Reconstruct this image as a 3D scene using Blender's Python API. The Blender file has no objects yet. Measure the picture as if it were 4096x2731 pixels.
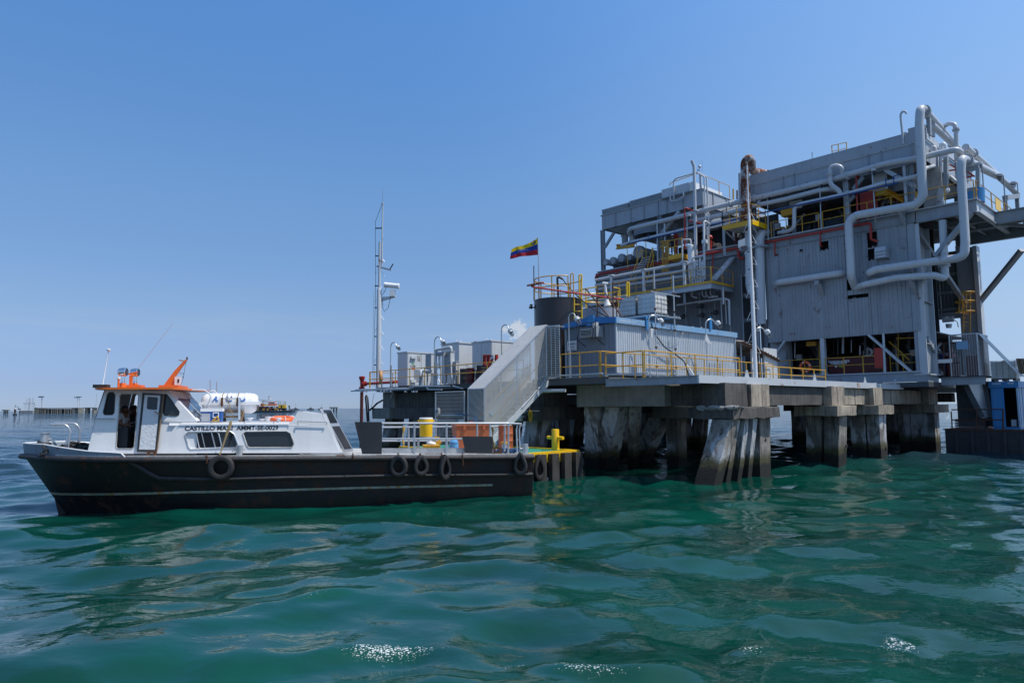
import bpy,bmesh,math,random
import numpy as np
from mathutils import Vector,Matrix,geometry,noise
rnd = random.Random(7)
R = math.radians
sc = bpy.context.scene
col = sc.collection
# ---------------------------------------------------------------- camera
H = 3.0                       # eye height above the sea: the photographer stands in another boat
F,CX,CY = 2731.0,2048.0,1365.5      # 24 mm lens, measurements taken on the 4096 px wide photograph
PITCH,ROLL = R(5.46),R(0.45)
fw = Vector((0,math.cos(PITCH),math.sin(PITCH)))
r0 = Vector((1,0,0)); u0 = r0.cross(fw)
rt = r0*math.cos(ROLL) - u0*math.sin(ROLL)
up = u0*math.cos(ROLL) + r0*math.sin(ROLL)
cam = bpy.data.cameras.new('camera'); co = bpy.data.objects.new('camera',cam); col.objects.link(co)
cam.lens = 24.0; cam.sensor_width = 36.0; cam.clip_start = 0.2; cam.clip_end = 20000
M = Matrix.Identity(4)
for i in range(3):
    M[i][0] = rt[i]; M[i][1] = up[i]; M[i][2] = -fw[i]
M[2][3] = H
co.matrix_world = M
sc.camera = co
# ---------------------------------------------------------------- light
SUN_EL,SUN_AZ = R(62),R(104)          # azimuth clockwise from the view direction (+Y): the sun stands to the right
sun_dir = Vector((math.sin(SUN_AZ)*math.cos(SUN_EL),math.cos(SUN_AZ)*math.cos(SUN_EL),math.sin(SUN_EL)))
sl = bpy.data.lights.new('sun','SUN'); sl.energy = 4.6; sl.angle = R(0.53); sl.color = (1.0,0.95,0.87)
so = bpy.data.objects.new('sun',sl); col.objects.link(so)
so.rotation_euler = (-sun_dir).to_track_quat('-Z','Y').to_euler(); so.location = (60,-20,80)
w = bpy.data.worlds.new('World'); sc.world = w; w.use_nodes = True
nt = w.node_tree; nt.nodes.clear()
N = nt.nodes.new; LK = nt.links.new
sky = N('ShaderNodeTexSky'); sky.sky_type = 'NISHITA'; sky.sun_disc = False
sky.sun_elevation = SUN_EL; sky.sun_rotation = SUN_AZ; sky.altitude = 2000; sky.air_density = 1.0; sky.dust_density = 0.3; sky.ozone_density = 5
bg = N('ShaderNodeBackground'); bg.inputs['Strength'].default_value = 0.13
out = N('ShaderNodeOutputWorld')
tc = N('ShaderNodeTexCoord')
# a small cumulus low behind the platform and a few thin veils of cirrus
def vmath(op,a,b=None):
    n = N('ShaderNodeVectorMath'); n.operation = op
    for i,x in enumerate((a,b)):
        if x is None: continue
        if hasattr(x,'is_linked') or hasattr(x,'links'): LK(x,n.inputs[i])
        else: n.inputs[i].default_value = x
    return n
def smath(op,a,b=None,c=None,clamp=False):
    n = N('ShaderNodeMath'); n.operation = op; n.use_clamp = clamp
    for i,x in enumerate((a,b,c)):
        if x is None: continue
        if hasattr(x,'links'): LK(x,n.inputs[i])
        else: n.inputs[i].default_value = x
    return n.outputs[0]
def ray(u,v):
    return fw + rt*((u-CX)/F) + up*((CY-v)/F)
cdir = ray(2072,1318).normalized()
df = vmath('SUBTRACT',tc.outputs['Generated'],tuple(cdir))
sp = N('ShaderNodeSeparateXYZ'); LK(df.outputs[0],sp.inputs[0])
nz = N('ShaderNodeTexNoise'); nz.inputs['Scale'].default_value = 110; nz.inputs['Detail'].default_value = 5; nz.inputs['Roughness'].default_value = .55
LK(tc.outputs['Generated'],nz.inputs['Vector'])
ex = smath('POWER',smath('DIVIDE',sp.outputs[0],0.020),2.0); ez = smath('POWER',smath('DIVIDE',sp.outputs[2],0.0135),2.0)
rr = smath('SQRT',smath('ADD',ex,ez))
cm = smath('ADD',smath('SUBTRACT',1.0,rr),smath('MULTIPLY',smath('SUBTRACT',nz.outputs[0],.5),2.6))
cm = smath('MULTIPLY',smath('MULTIPLY',cm,2.2,clamp=True),0.8)
dot = vmath('DOT_PRODUCT',tc.outputs['Generated'],tuple(cdir)).outputs['Value']
cm = smath('MULTIPLY',cm,smath('GREATER_THAN',dot,0.9))
mp = N('ShaderNodeMapping'); mp.inputs['Scale'].default_value = (3,3,26); LK(tc.outputs['Generated'],mp.inputs['Vector'])
nz2 = N('ShaderNodeTexNoise'); nz2.inputs['Scale'].default_value = 1.6; nz2.inputs['Detail'].default_value = 6; LK(mp.outputs[0],nz2.inputs['Vector'])
spz = N('ShaderNodeSeparateXYZ'); LK(tc.outputs['Generated'],spz.inputs[0])
low = smath('SUBTRACT',1.0,smath('MULTIPLY',smath('ABSOLUTE',smath('SUBTRACT',spz.outputs[2],0.09)),11.0),clamp=True)
wisp = smath('MULTIPLY',smath('MULTIPLY',smath('SUBTRACT',nz2.outputs[0],.5),2.2,clamp=True),smath('MULTIPLY',low,.45))
# moist tropical air: the band above the horizon is hazier and dimmer than the clear-air model, the upper sky deeper
cr = N('ShaderNodeValToRGB'); LK(spz.outputs[2],cr.inputs[0]); el = cr.color_ramp.elements
stops = [(0.0,(.20,.245,.385)),(.035,(.245,.262,.37)),(.12,(.43,.41,.42)),(.29,(.535,.61,.615)),(.53,(.53,.78,.89)),(.72,(.74,.84,.84)),(1.0,(.85,.88,.86))]
el[0].position = 0; el[0].color = stops[0][1]+(1,); el[1].position = 1; el[1].color = stops[-1][1]+(1,)
for p_,c_ in stops[1:-1]: e_ = el.new(p_); e_.color = c_+(1,)
tint = vmath('MULTIPLY',sky.outputs[0],None); LK(cr.outputs[0],tint.inputs[1]); tint2 = vmath('MULTIPLY',tint.outputs[0],(2,2,2))
# broad aerosol glow on the side where the sun stands
hs = vmath('DOT_PRODUCT',tc.outputs['Generated'],(math.sin(SUN_AZ),math.cos(SUN_AZ),0)).outputs['Value']
gl = N('ShaderNodeMapRange'); gl.interpolation_type = 'SMOOTHSTEP'; gl.inputs[1].default_value = -.38; gl.inputs[2].default_value = .6; LK(hs,gl.inputs[0])
gv = N('ShaderNodeCombineXYZ')
for i_,k_ in enumerate((1.0,1.05,.75)): LK(smath('MULTIPLY',gl.outputs[0],k_),gv.inputs[i_])
tint2 = vmath('ADD',tint2.outputs[0],None); LK(gv.outputs[0],tint2.inputs[1])
mx = N('ShaderNodeMix'); mx.data_type = 'RGBA'; LK(wisp,mx.inputs[0]); LK(tint2.outputs[0],mx.inputs[6]); mx.inputs[7].default_value = (3.6,4.3,5.4,1)
mx2 = N('ShaderNodeMix'); mx2.data_type = 'RGBA'; LK(cm,mx2.inputs[0]); LK(mx.outputs[2],mx2.inputs[6]); mx2.inputs[7].default_value = (4.6,5.0,5.6,1)
LK(mx2.outputs[2],bg.inputs['Color']); LK(bg.outputs[0],out.inputs['Surface'])
vs = sc.view_settings; vs.view_transform = 'Standard'; vs.look = 'None'; vs.exposure = 0.0; vs.gamma = 1.0; vs.use_curve_mapping = False
sc.cycles.max_bounces = 6; sc.cycles.diffuse_bounces = 3; sc.cycles.glossy_bounces = 4; sc.cycles.transparent_max_bounces = 8
sc.cycles.use_denoising = True
# ---------------------------------------------------------------- frames of reference
ES = Vector((.679,-.734,0)).normalized()       # along the long facade, towards the right end
ET = Vector((-ES.y,ES.x,0))                    # away from the camera, to the right and back
O = Vector((7.28,26.5,0))                      # near corner of the platform apron
CAM = Vector((0,0,H))
def W(s,t,z): return O + ES*s + ET*t + Vector((0,0,z))
def PT(u,v,t):                                 # measured point on the vertical plane t = const
    d = ray(u,v); return CAM + d*((t - (CAM-O).dot(ET))/d.dot(ET))
def PS(u,v,s):
    d = ray(u,v); return CAM + d*((s - (CAM-O).dot(ES))/d.dot(ES))
def PZ(u,v,z):
    d = ray(u,v); return CAM + d*((z-H)/d.z)
def PY(u,v,y):
    d = ray(u,v); return CAM + d*(y/d.y)
def loc_(p): q = p-O; return (q.dot(ES),q.dot(ET),q.z)
BP0 = PZ(1000,2030,0)                          # boat: waterline amidships on the near side
BANG = R(14)
BA = Vector((math.cos(BANG),math.sin(BANG),0)); BN = Vector((-BA.y,BA.x,0))
def B(a,o,z): return BP0 + BA*a + BN*o + Vector((0,0,z))
def PB(u,v,o=0.0):
    d = ray(u,v); p = CAM + d*((o-(CAM-BP0).dot(BN))/d.dot(BN)); q = p-BP0
    return (q.dot(BA),q.z)
UZ = Vector((0,0,1))
# ---------------------------------------------------------------- mesh builder
def fillet(pts,rad,k=5):
    pts = [Vector(p) for p in pts]; out = [pts[0]]
    for i in range(1,len(pts)-1):
        a,b,c = pts[i-1],pts[i],pts[i+1]
        d1 = (a-b); d2 = (c-b); l1,l2 = d1.length,d2.length
        if l1 < 1e-6 or l2 < 1e-6: continue
        d1 /= l1; d2 /= l2; ang = d1.angle(d2)
        if ang > 3.05: out.append(b); continue
        cut = min(rad/max(math.tan(ang/2),.05),l1*.49,l2*.49)
        p,q = b+d1*cut,b+d2*cut
        for j in range(k+1):
            f = j/k; out.append((p*(1-f)**2) + b*(2*f*(1-f)) + q*(f*f))
    out.append(pts[-1]); return out
class MB:
    def __init__(s): s.v = []; s.f = []
    def add(s,vs,fs):
        n = len(s.v); s.v += [Vector(x) for x in vs]; s.f += [tuple(i+n for i in f) for f in fs]; return s
    def hexa(s,p):   # 8 points, bottom ring then top ring
        return s.add(p,[(3,2,1,0),(4,5,6,7),(0,1,5,4),(1,2,6,5),(2,3,7,6),(3,0,4,7)])
    def box(s,c,sx,sy,sz,X=Vector((1,0,0)),Y=Vector((0,1,0)),Z=UZ):
        c = Vector(c); x,y,z = X*(sx/2),Y*(sy/2),Z*(sz/2)
        return s.hexa([c-x-y-z,c+x-y-z,c+x+y-z,c-x+y-z,c-x-y+z,c+x-y+z,c+x+y+z,c-x+y+z])
    def st(s,s0,s1,t0,t1,z0,z1):
        return s.hexa([W(s0,t0,z0),W(s1,t0,z0),W(s1,t1,z0),W(s0,t1,z0),W(s0,t0,z1),W(s1,t0,z1),W(s1,t1,z1),W(s0,t1,z1)])
    def bb(s,a0,a1,o0,o1,z0,z1):
        return s.hexa([B(a0,o0,z0),B(a1,o0,z0),B(a1,o1,z0),B(a0,o1,z0),B(a0,o0,z1),B(a1,o0,z1),B(a1,o1,z1),B(a0,o1,z1)])
    def bar(s,p,q,w,h=None,upv=UZ):
        p,q = Vector(p),Vector(q); h = h or w; d = (q-p).normalized()
        x = d.cross(upv)
        if x.length < 1e-4: x = d.cross(Vector((1,0,0)))
        x.normalize(); y = x.cross(d).normalized(); x = x*(w/2); y = y*(h/2)
        return s.hexa([p-x-y,p+x-y,p+x+y,p-x+y,q-x-y,q+x-y,q+x+y,q-x+y])
    def ibeam(s,p,q,h,w,t=.03,upv=UZ):
        p,q = Vector(p),Vector(q); d = (q-p).normalized(); x = d.cross(upv)
        if x.length < 1e-4: x = Vector((1,0,0))
        x.normalize(); y = x.cross(d).normalized()
        s.bar(p+y*(h/2-t/2),q+y*(h/2-t/2),w,t,y); s.bar(p-y*(h/2-t/2),q-y*(h/2-t/2),w,t,y)
        return s.bar(p,q,t,h-2*t,y)
    def tube(s,pts,r,n=10,closed=False,caps=True,rs=None):
        pts = [Vector(p) for p in pts]; m = len(pts); T = []
        for i in range(m):
            a = pts[(i-1) % m] if closed or i > 0 else pts[0]; b = pts[(i+1) % m] if closed or i < m-1 else pts[-1]
            t = b-a; T.append(t.normalized() if t.length > 1e-9 else Vector((0,0,1)))
        x = T[0].cross(UZ)
        if x.length < 1e-3: x = T[0].cross(Vector((1,0,0)))
        x.normalize(); vs = []
        for i in range(m):
            x = (x - T[i]*x.dot(T[i]))
            if x.length < 1e-6: x = T[i].orthogonal()
            x.normalize(); y = T[i].cross(x); rr = rs[i] if rs else r
            for j in range(n):
                a = 2*math.pi*j/n; vs.append(pts[i]+x*(rr*math.cos(a))+y*(rr*math.sin(a)))
        fs = []
        for i in range(m if closed else m-1):
            i2 = (i+1) % m
            for j in range(n):
                j2 = (j+1) % n; fs.append((i*n+j,i*n+j2,i2*n+j2,i2*n+j))
        if caps and not closed: fs += [tuple(range(n-1,-1,-1)),tuple((m-1)*n+j for j in range(n))]
        return s.add(vs,fs)
    def pipe(s,pts,r,bend=None,n=12): return s.tube(fillet(pts,bend or r*2.2),r,n)
    def cyl(s,p,q,r0,r1=None,n=16,caps=True):
        return s.tube([p,q],r0,n,caps=caps,rs=[r0,r0 if r1 is None else r1])
    def lathe(s,base,axis,prof,n=20,caps=True):     # prof: (radius, distance along axis)
        base = Vector(base); axis = Vector(axis).normalized()
        x = axis.cross(UZ)
        if x.length < 1e-3: x = Vector((1,0,0))
        x.normalize(); y = axis.cross(x); vs = []; m = len(prof)
        for r,h in prof:
            for j in range(n):
                a = 2*math.pi*j/n; vs.append(base+axis*h+x*(r*math.cos(a))+y*(r*math.sin(a)))
        fs = [(i*n+j,i*n+(j+1) % n,(i+1)*n+(j+1) % n,(i+1)*n+j) for i in range(m-1) for j in range(n)]
        if caps: fs += [tuple(range(n-1,-1,-1)),tuple((m-1)*n+j for j in range(n))]
        return s.add(vs,fs)
    def torus(s,c,axis,Rr,r,n=28,m=10,sx=1,sz=1):
        axis = Vector(axis).normalized(); x = axis.cross(UZ)
        if x.length < 1e-3: x = Vector((1,0,0))
        x.normalize(); y = x.cross(axis)
        return s.tube([Vector(c)+x*(Rr*sx*math.cos(2*math.pi*i/n))+y*(Rr*sz*math.sin(2*math.pi*i/n)) for i in range(n)],r,m,closed=True)
    def sphere(s,c,r,n=12,m=8,sc3=(1,1,1)):
        c = Vector(c); vs = []; fs = []
        for i in range(m+1):
            th = math.pi*i/m
            for j in range(n):
                a = 2*math.pi*j/n
                vs.append(c+Vector((r*sc3[0]*math.sin(th)*math.cos(a),r*sc3[1]*math.sin(th)*math.sin(a),r*sc3[2]*math.cos(th))))
        for i in range(m):
            for j in range(n): fs.append((i*n+j,(i+1)*n+j,(i+1)*n+(j+1) % n,i*n+(j+1) % n))
        return s.add(vs,fs)
    def prism(s,poly,off):
        n = len(poly); off = Vector(off); poly = [Vector(p) for p in poly]
        fs = [tuple(range(n-1,-1,-1)),tuple(range(n,2*n))] + [(i,(i+1) % n,n+(i+1) % n,n+i) for i in range(n)]
        return s.add(poly+[p+off for p in poly],fs)
    def plate(s,outer,holes,mf,mb):       # 2-D outline with holes -> slab; mf / mb map 2-D to the front / back surface
        loops = [outer]+list(holes); flat = [p for l in loops for p in l]; n = len(flat)
        tris = geometry.tessellate_polygon([[Vector((p[0],p[1],0)) for p in l] for l in loops])
        fs = [tuple(t) for t in tris]+[(n+t[2],n+t[1],n+t[0]) for t in tris]; k = 0
        for l in loops:
            m = len(l)
            for i in range(m): fs.append((k+i,k+(i+1) % m,n+k+(i+1) % m,n+k+i))
            k += m
        return s.add([mf(*p) for p in flat]+[mb(*p) for p in flat],fs)
    def build(s,name,m,parent=None,smooth=40,fixn=True):
        me = bpy.data.meshes.new(name); org = ORG.get(parent.name,Vector()) if parent else (Vector(s.org) if hasattr(s,'org') else Vector())
        me.from_pydata([tuple(v-org) for v in s.v],[],s.f)
        if fixn:
            bm = bmesh.new(); bm.from_mesh(me); bmesh.ops.recalc_face_normals(bm,faces=bm.faces[:]); bm.to_mesh(me); bm.free()
        me.materials.append(m)
        if smooth:
            me.polygons.foreach_set('use_smooth',[True]*len(me.polygons)); me.set_sharp_from_angle(angle=R(smooth))
        o = bpy.data.objects.new(name,me); col.objects.link(o)
        if parent: o.parent = parent; ORG[o.name] = org
        else: o.location = org; ORG[o.name] = org
        return o
ORG = {}
def thing(name,label,cat,p,group=None):
    o = bpy.data.objects.new(name,None); col.objects.link(o); o.location = p; o.empty_display_size = .2
    ORG[o.name] = Vector(p); o['label'] = label; o['category'] = cat
    if group: o['group'] = group
    return o
def tag(o,label,cat,group=None):
    o['label'] = label; o['category'] = cat
    if group: o['group'] = group
    return o
def single(mb,name,m,label,cat,p,group=None,smooth=40):
    mb.org = Vector(p); return tag(mb.build(name,m,None,smooth),label,cat,group)
def copy_thing(r,loc,label=None,rz=None):
    c = r.copy(); col.objects.link(c); c.location = loc; ORG[c.name] = Vector(loc)
    if rz is not None: c.rotation_euler = (0,0,rz)
    if label: c['label'] = label
    for ch in list(r.children):
        d = ch.copy(); col.objects.link(d); d.parent = c
        for g in list(ch.children):
            e = g.copy(); col.objects.link(e); e.parent = d
    return c
def text_mb(body,size,mapf,align='LEFT',bold=0.0,depth=0.0):
    cu = bpy.data.curves.new('t','FONT'); cu.body = body; cu.size = size; cu.align_x = align; cu.offset = bold; cu.resolution_u = 3
    ob = bpy.data.objects.new('t',cu); col.objects.link(ob)
    dg = bpy.context.evaluated_depsgraph_get(); me = bpy.data.meshes.new_from_object(ob.evaluated_get(dg))
    mb = MB(); mb.add([mapf(v.co.x,v.co.y) for v in me.vertices],[tuple(p.vertices) for p in me.polygons])
    bpy.data.objects.remove(ob); bpy.data.curves.remove(cu); bpy.data.meshes.remove(me); return mb
# ---------------------------------------------------------------- materials
def mat(name,c,rough=.5,metal=0.0,dirt=.3,dirtcol=None,rust=0.0,streak=0.0,bump=0.0,sc_=1.0,streakcol=(.05,.045,.04),rustcol=(.16,.055,.02),coat=0):
    m = bpy.data.materials.new(name); m.use_nodes = True; t = m.node_tree; t.nodes.clear()
    N = t.nodes.new; L = t.links.new
    o = N('ShaderNodeOutputMaterial'); b = N('ShaderNodeBsdfPrincipled'); L(b.outputs[0],o.inputs[0])
    g = N('ShaderNodeNewGeometry')
    b.inputs['Metallic'].default_value = metal; b.inputs['Roughness'].default_value = rough
    c4 = tuple(c)+(1,)
    def mixc(fac,a,bcol):
        n = N('ShaderNodeMix'); n.data_type = 'RGBA'
        L(fac,n.inputs[0])
        if hasattr(a,'links'): L(a,n.inputs[6])
        else: n.inputs[6].default_value = a
        n.inputs[7].default_value = bcol; return n.outputs[2]
    def noi(scale,det=6,map_=None,rough_=.6):
        n = N('ShaderNodeTexNoise'); n.inputs['Scale'].default_value = scale; n.inputs['Detail'].default_value = det; n.inputs['Roughness'].default_value = rough_
        if map_:
            k = N('ShaderNodeMapping'); k.inputs['Scale'].default_value = map_; L(g.outputs['Position'],k.inputs['Vector']); L(k.outputs[0],n.inputs['Vector'])
        else: L(g.outputs['Position'],n.inputs['Vector'])
        return n.outputs[0]
    def ramp(x,a,bb):
        n = N('ShaderNodeMapRange'); n.inputs[1].default_value = a; n.inputs[2].default_value = bb; L(x,n.inputs[0]); return n.outputs[0]
    def mul(x,k):
        n = N('ShaderNodeMath'); n.operation = 'MULTIPLY'; L(x,n.inputs[0])
        if hasattr(k,'links'): L(k,n.inputs[1])
        else: n.inputs[1].default_value = k
        return n.outputs[0]
    cur = c4
    if dirt:
        dc = tuple(dirtcol)+(1,) if dirtcol else tuple(x*.45 for x in c)+(1,)
        cur = mixc(mul(ramp(noi(.9*sc_),.38,.72),dirt),cur,dc)
        cur = mixc(mul(ramp(noi(9*sc_,5),.45,.75),dirt*.5),cur,dc)
    if streak:
        cur = mixc(mul(ramp(noi(1.0,5,(5*sc_,5*sc_,.35*sc_)),.45,.7),streak),cur,tuple(streakcol)+(1,))
    if rust:
        f = ramp(noi(1.7*sc_,8,None,.7),.62-.28*rust,.72-.22*rust)
        cur = mixc(f,cur,tuple(rustcol)+(1,))
        rm = N('ShaderNodeMix'); rm.data_type = 'FLOAT'; L(f,rm.inputs[0]); rm.inputs[2].default_value = rough; rm.inputs[3].default_value = .9; L(rm.outputs[0],b.inputs['Roughness'])
    if hasattr(cur,'links'): L(cur,b.inputs['Base Color'])
    else: b.inputs['Base Color'].default_value = cur
    if bump:
        bn = N('ShaderNodeBump'); bn.inputs['Strength'].default_value = bump; bn.inputs['Distance'].default_value = .03
        L(noi(22*sc_,6),bn.inputs['Height']); L(bn.outputs[0],b.inputs['Normal'])
    if coat: b.inputs['Coat Weight'].default_value = coat
    m.diffuse_color = c4
    return m
MT = {}
def mk(k,*a,**kw): MT[k] = mat(k,*a,**kw)
mk('white',(.72,.73,.74),.35,dirt=.18,dirtcol=(.45,.45,.43),streak=.12,streakcol=(.35,.3,.25))
mk('white_clean',(.78,.78,.78),.35,dirt=.1)
mk('orange',(.75,.16,.02),.4,dirt=.2)
mk('hull',(.005,.0055,.008),.5,dirt=.6,dirtcol=(.012,.011,.011),rust=.34,rustcol=(.05,.017,.007),bump=.3,streak=.35,streakcol=(.022,.012,.008))
mk('rub',(.013,.013,.016),.5,dirt=.7,dirtcol=(.045,.042,.042),rust=.3,rustcol=(.06,.03,.022),bump=.5,sc_=2.5)
mk('bulwark',(.24,.30,.36),.45,dirt=.5,dirtcol=(.12,.15,.19),streak=.3,streakcol=(.12,.14,.17),rust=.1)
mk('deckwhite',(.55,.55,.53),.6,dirt=.7,dirtcol=(.15,.13,.12),bump=.5,rust=.15)
mk('galv',(.52,.54,.56),.38,.6,dirt=.3)
mk('alu',(.62,.63,.65),.32,.7,dirt=.25)
mk('chrome',(.8,.8,.8),.12,1.0,dirt=0)
mk('rubber',(.013,.013,.014),.6,dirt=.5,dirtcol=(.035,.033,.032),bump=.3)
mk('blackpaint',(.014,.015,.018),.5,dirt=.5,dirtcol=(.05,.05,.055),sc_=2)
mk('rusty',(.12,.05,.025),.9,dirt=.6,bump=.6,sc_=4)
mk('rope',(.32,.24,.12),.9,dirt=.5,bump=.6,sc_=8)
mk('rope_yellow',(.6,.36,.04),.9,dirt=.4,bump=.6,sc_=8)
mk('rope_blue',(.03,.10,.24),.9,dirt=.4,bump=.6,sc_=8)
mk('yellow',(.72,.38,.015),.42,dirt=.3,dirtcol=(.4,.2,.03),rust=.06)
mk('yellow_rail',(.62,.33,.018),.45,dirt=.35,dirtcol=(.3,.17,.05),rust=.1,sc_=2)
mk('yellow_bright',(.85,.5,.01),.38,dirt=.15)
mk('greendeck',(.03,.28,.20),.6,dirt=.4)
mk('brick_orange',(.46,.12,.04),.5,dirt=.3,dirtcol=(.3,.09,.05),streak=.15)
mk('red',(.42,.03,.02),.42,dirt=.35,rust=.08)
mk('darkred',(.10,.012,.016),.5,dirt=.4)
mk('blue',(.012,.10,.36),.4,dirt=.2)
mk('bluepaint',(.02,.20,.46),.45,dirt=.35,dirtcol=(.05,.16,.3),streak=.2,streakcol=(.2,.3,.4))
mk('bluepipe',(.01,.06,.22),.4,dirt=.2)
mk('lightblue',(.16,.34,.55),.45,dirt=.5,dirtcol=(.3,.36,.42),rust=.15)
mk('grey',(.35,.38,.41),.5,dirt=.35,dirtcol=(.24,.26,.28),streak=.25,streakcol=(.2,.2,.2),rust=.05)
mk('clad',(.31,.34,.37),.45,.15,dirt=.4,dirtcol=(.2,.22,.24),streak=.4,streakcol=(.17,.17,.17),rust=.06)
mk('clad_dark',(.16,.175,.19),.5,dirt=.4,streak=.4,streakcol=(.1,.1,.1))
mk('pipe',(.52,.55,.58),.38,dirt=.22,dirtcol=(.36,.38,.4),rust=.05,streak=.15,streakcol=(.3,.28,.26))
mk('pipe_old',(.55,.55,.54),.5,dirt=.3,rust=.85,rustcol=(.13,.036,.014),sc_=1.1)
mk('steel',(.30,.34,.38),.5,dirt=.35,dirtcol=(.2,.22,.24),streak=.3,streakcol=(.2,.17,.15),rust=.07)
mk('steel_dark',(.07,.08,.09),.6,dirt=.5,rust=.15)
mk('edge',(.48,.51,.54),.45,dirt=.25,dirtcol=(.34,.36,.38),rust=.07)
mk('cont',(.44,.49,.54),.5,dirt=.3,dirtcol=(.26,.3,.34),streak=.25,streakcol=(.22,.22,.22))
mk('darktank',(.025,.02,.022),.3,dirt=.3,dirtcol=(.06,.04,.035))
mk('cabinet',(.55,.58,.60),.42,dirt=.15,streak=.15,streakcol=(.4,.38,.35))
mk('sheet',(.50,.50,.48),.55,.2,dirt=.5,dirtcol=(.36,.36,.35),streak=.2,streakcol=(.3,.28,.26))
mk('concrete',(.22,.20,.175),.88,dirt=.75,dirtcol=(.06,.056,.052),streak=.8,streakcol=(.045,.042,.04),bump=.7,rust=0)
mk('concrete_dark',(.11,.10,.09),.88,dirt=.8,dirtcol=(.035,.033,.032),streak=.7,streakcol=(.025,.025,.026),bump=.7)
mk('concrete_raw',(.42,.36,.28),.9,dirt=.5,dirtcol=(.16,.14,.12),streak=.5,streakcol=(.10,.09,.08),bump=.7)
mk('concrete_far',(.30,.29,.28),.9,dirt=.5)
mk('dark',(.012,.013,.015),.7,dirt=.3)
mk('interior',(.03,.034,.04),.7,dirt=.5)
mk('ibc',(.70,.71,.70),.4,dirt=.6,dirtcol=(.42,.36,.25),sc_=2)
mk('print_black',(.015,.015,.017),.5,dirt=0)
mk('print_blue',(.02,.12,.38),.5,dirt=.2)
mk('print_white',(.75,.75,.75),.5,dirt=0)
mk('print_grey',(.35,.37,.4),.5,dirt=0)
mk('skin',(.22,.10,.06),.5,dirt=.1)
mk('wood',(.18,.12,.07),.8,dirt=.5,sc_=4)
mk('lifering',(.75,.13,.03),.5,dirt=.15)
mk('lifering_old',(.72,.36,.14),.55,dirt=.3)
mk('jug',(.10,.30,.55),.15,dirt=.1)
def glass(name,c=(.02,.025,.03),rough=.04):
    m = bpy.data.materials.new(name); m.use_nodes = True; b = m.node_tree.nodes['Principled BSDF']
    b.inputs['Base Color'].default_value = c+(1,); b.inputs['Roughness'].default_value = rough; b.inputs['IOR'].default_value = 1.5; MT[name] = m
glass('glass'); glass('glass_lit',(.04,.07,.12))
def clear(name,tint=(.6,.65,.7),fac=.75):
    m = bpy.data.materials.new(name); m.use_nodes = True; t = m.node_tree; b = t.nodes['Principled BSDF']; o = [n for n in t.nodes if n.type == 'OUTPUT_MATERIAL'][0]
    b.inputs['Base Color'].default_value = (.03,.035,.04,1); b.inputs['Roughness'].default_value = .04
    tr = t.nodes.new('ShaderNodeBsdfTransparent'); tr.inputs[0].default_value = tint+(1,); mx = t.nodes.new('ShaderNodeMixShader'); mx.inputs[0].default_value = fac
    t.links.new(b.outputs[0],mx.inputs[1]); t.links.new(tr.outputs[0],mx.inputs[2]); t.links.new(mx.outputs[0],o.inputs[0]); MT[name] = m
clear('window_clear'); clear('lamp_glass',(.9,.92,.95),.6); clear('tint_clear',(.35,.38,.42),.7)
# ================================================================ THE SEA
def wave_set(seed=3):
    r = np.random.RandomState(seed); ws = []
    main = R(-70)     # travelling direction of the chop (towards the camera and a little to the right)
    for lam,amp,n,spread in ((9.5,.045,5,18),(5.2,.030,8,26),(3.1,.015,12,36),(1.9,.0070,16,46),(1.15,.0028,20,55),(.66,.0010,22,62),(.36,.00028,16,70)):
        for i in range(n):
            L_ = lam*r.uniform(.78,1.28); th = main + R(r.normal(0,spread)); ws.append((2*math.pi/L_,th,amp*r.uniform(.5,1.3)*1.0,r.uniform(0,6.28),L_))
    return ws
WAVES = wave_set()
CRESTS = [(PZ(1600,2590,0),1.0,.17,.5,R(9)),(PZ(1990,2625,0),.8,.10,.5,R(-6)),(PZ(2440,2680,0),.95,.17,.5,R(-2)),
          (PZ(3010,2560,0),.42,.07,.4,R(4)),(PZ(1290,2410,0),.5,.07,.4,R(24)),(PZ(3590,2560,0),.35,.06,.3,R(-50))]
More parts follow.
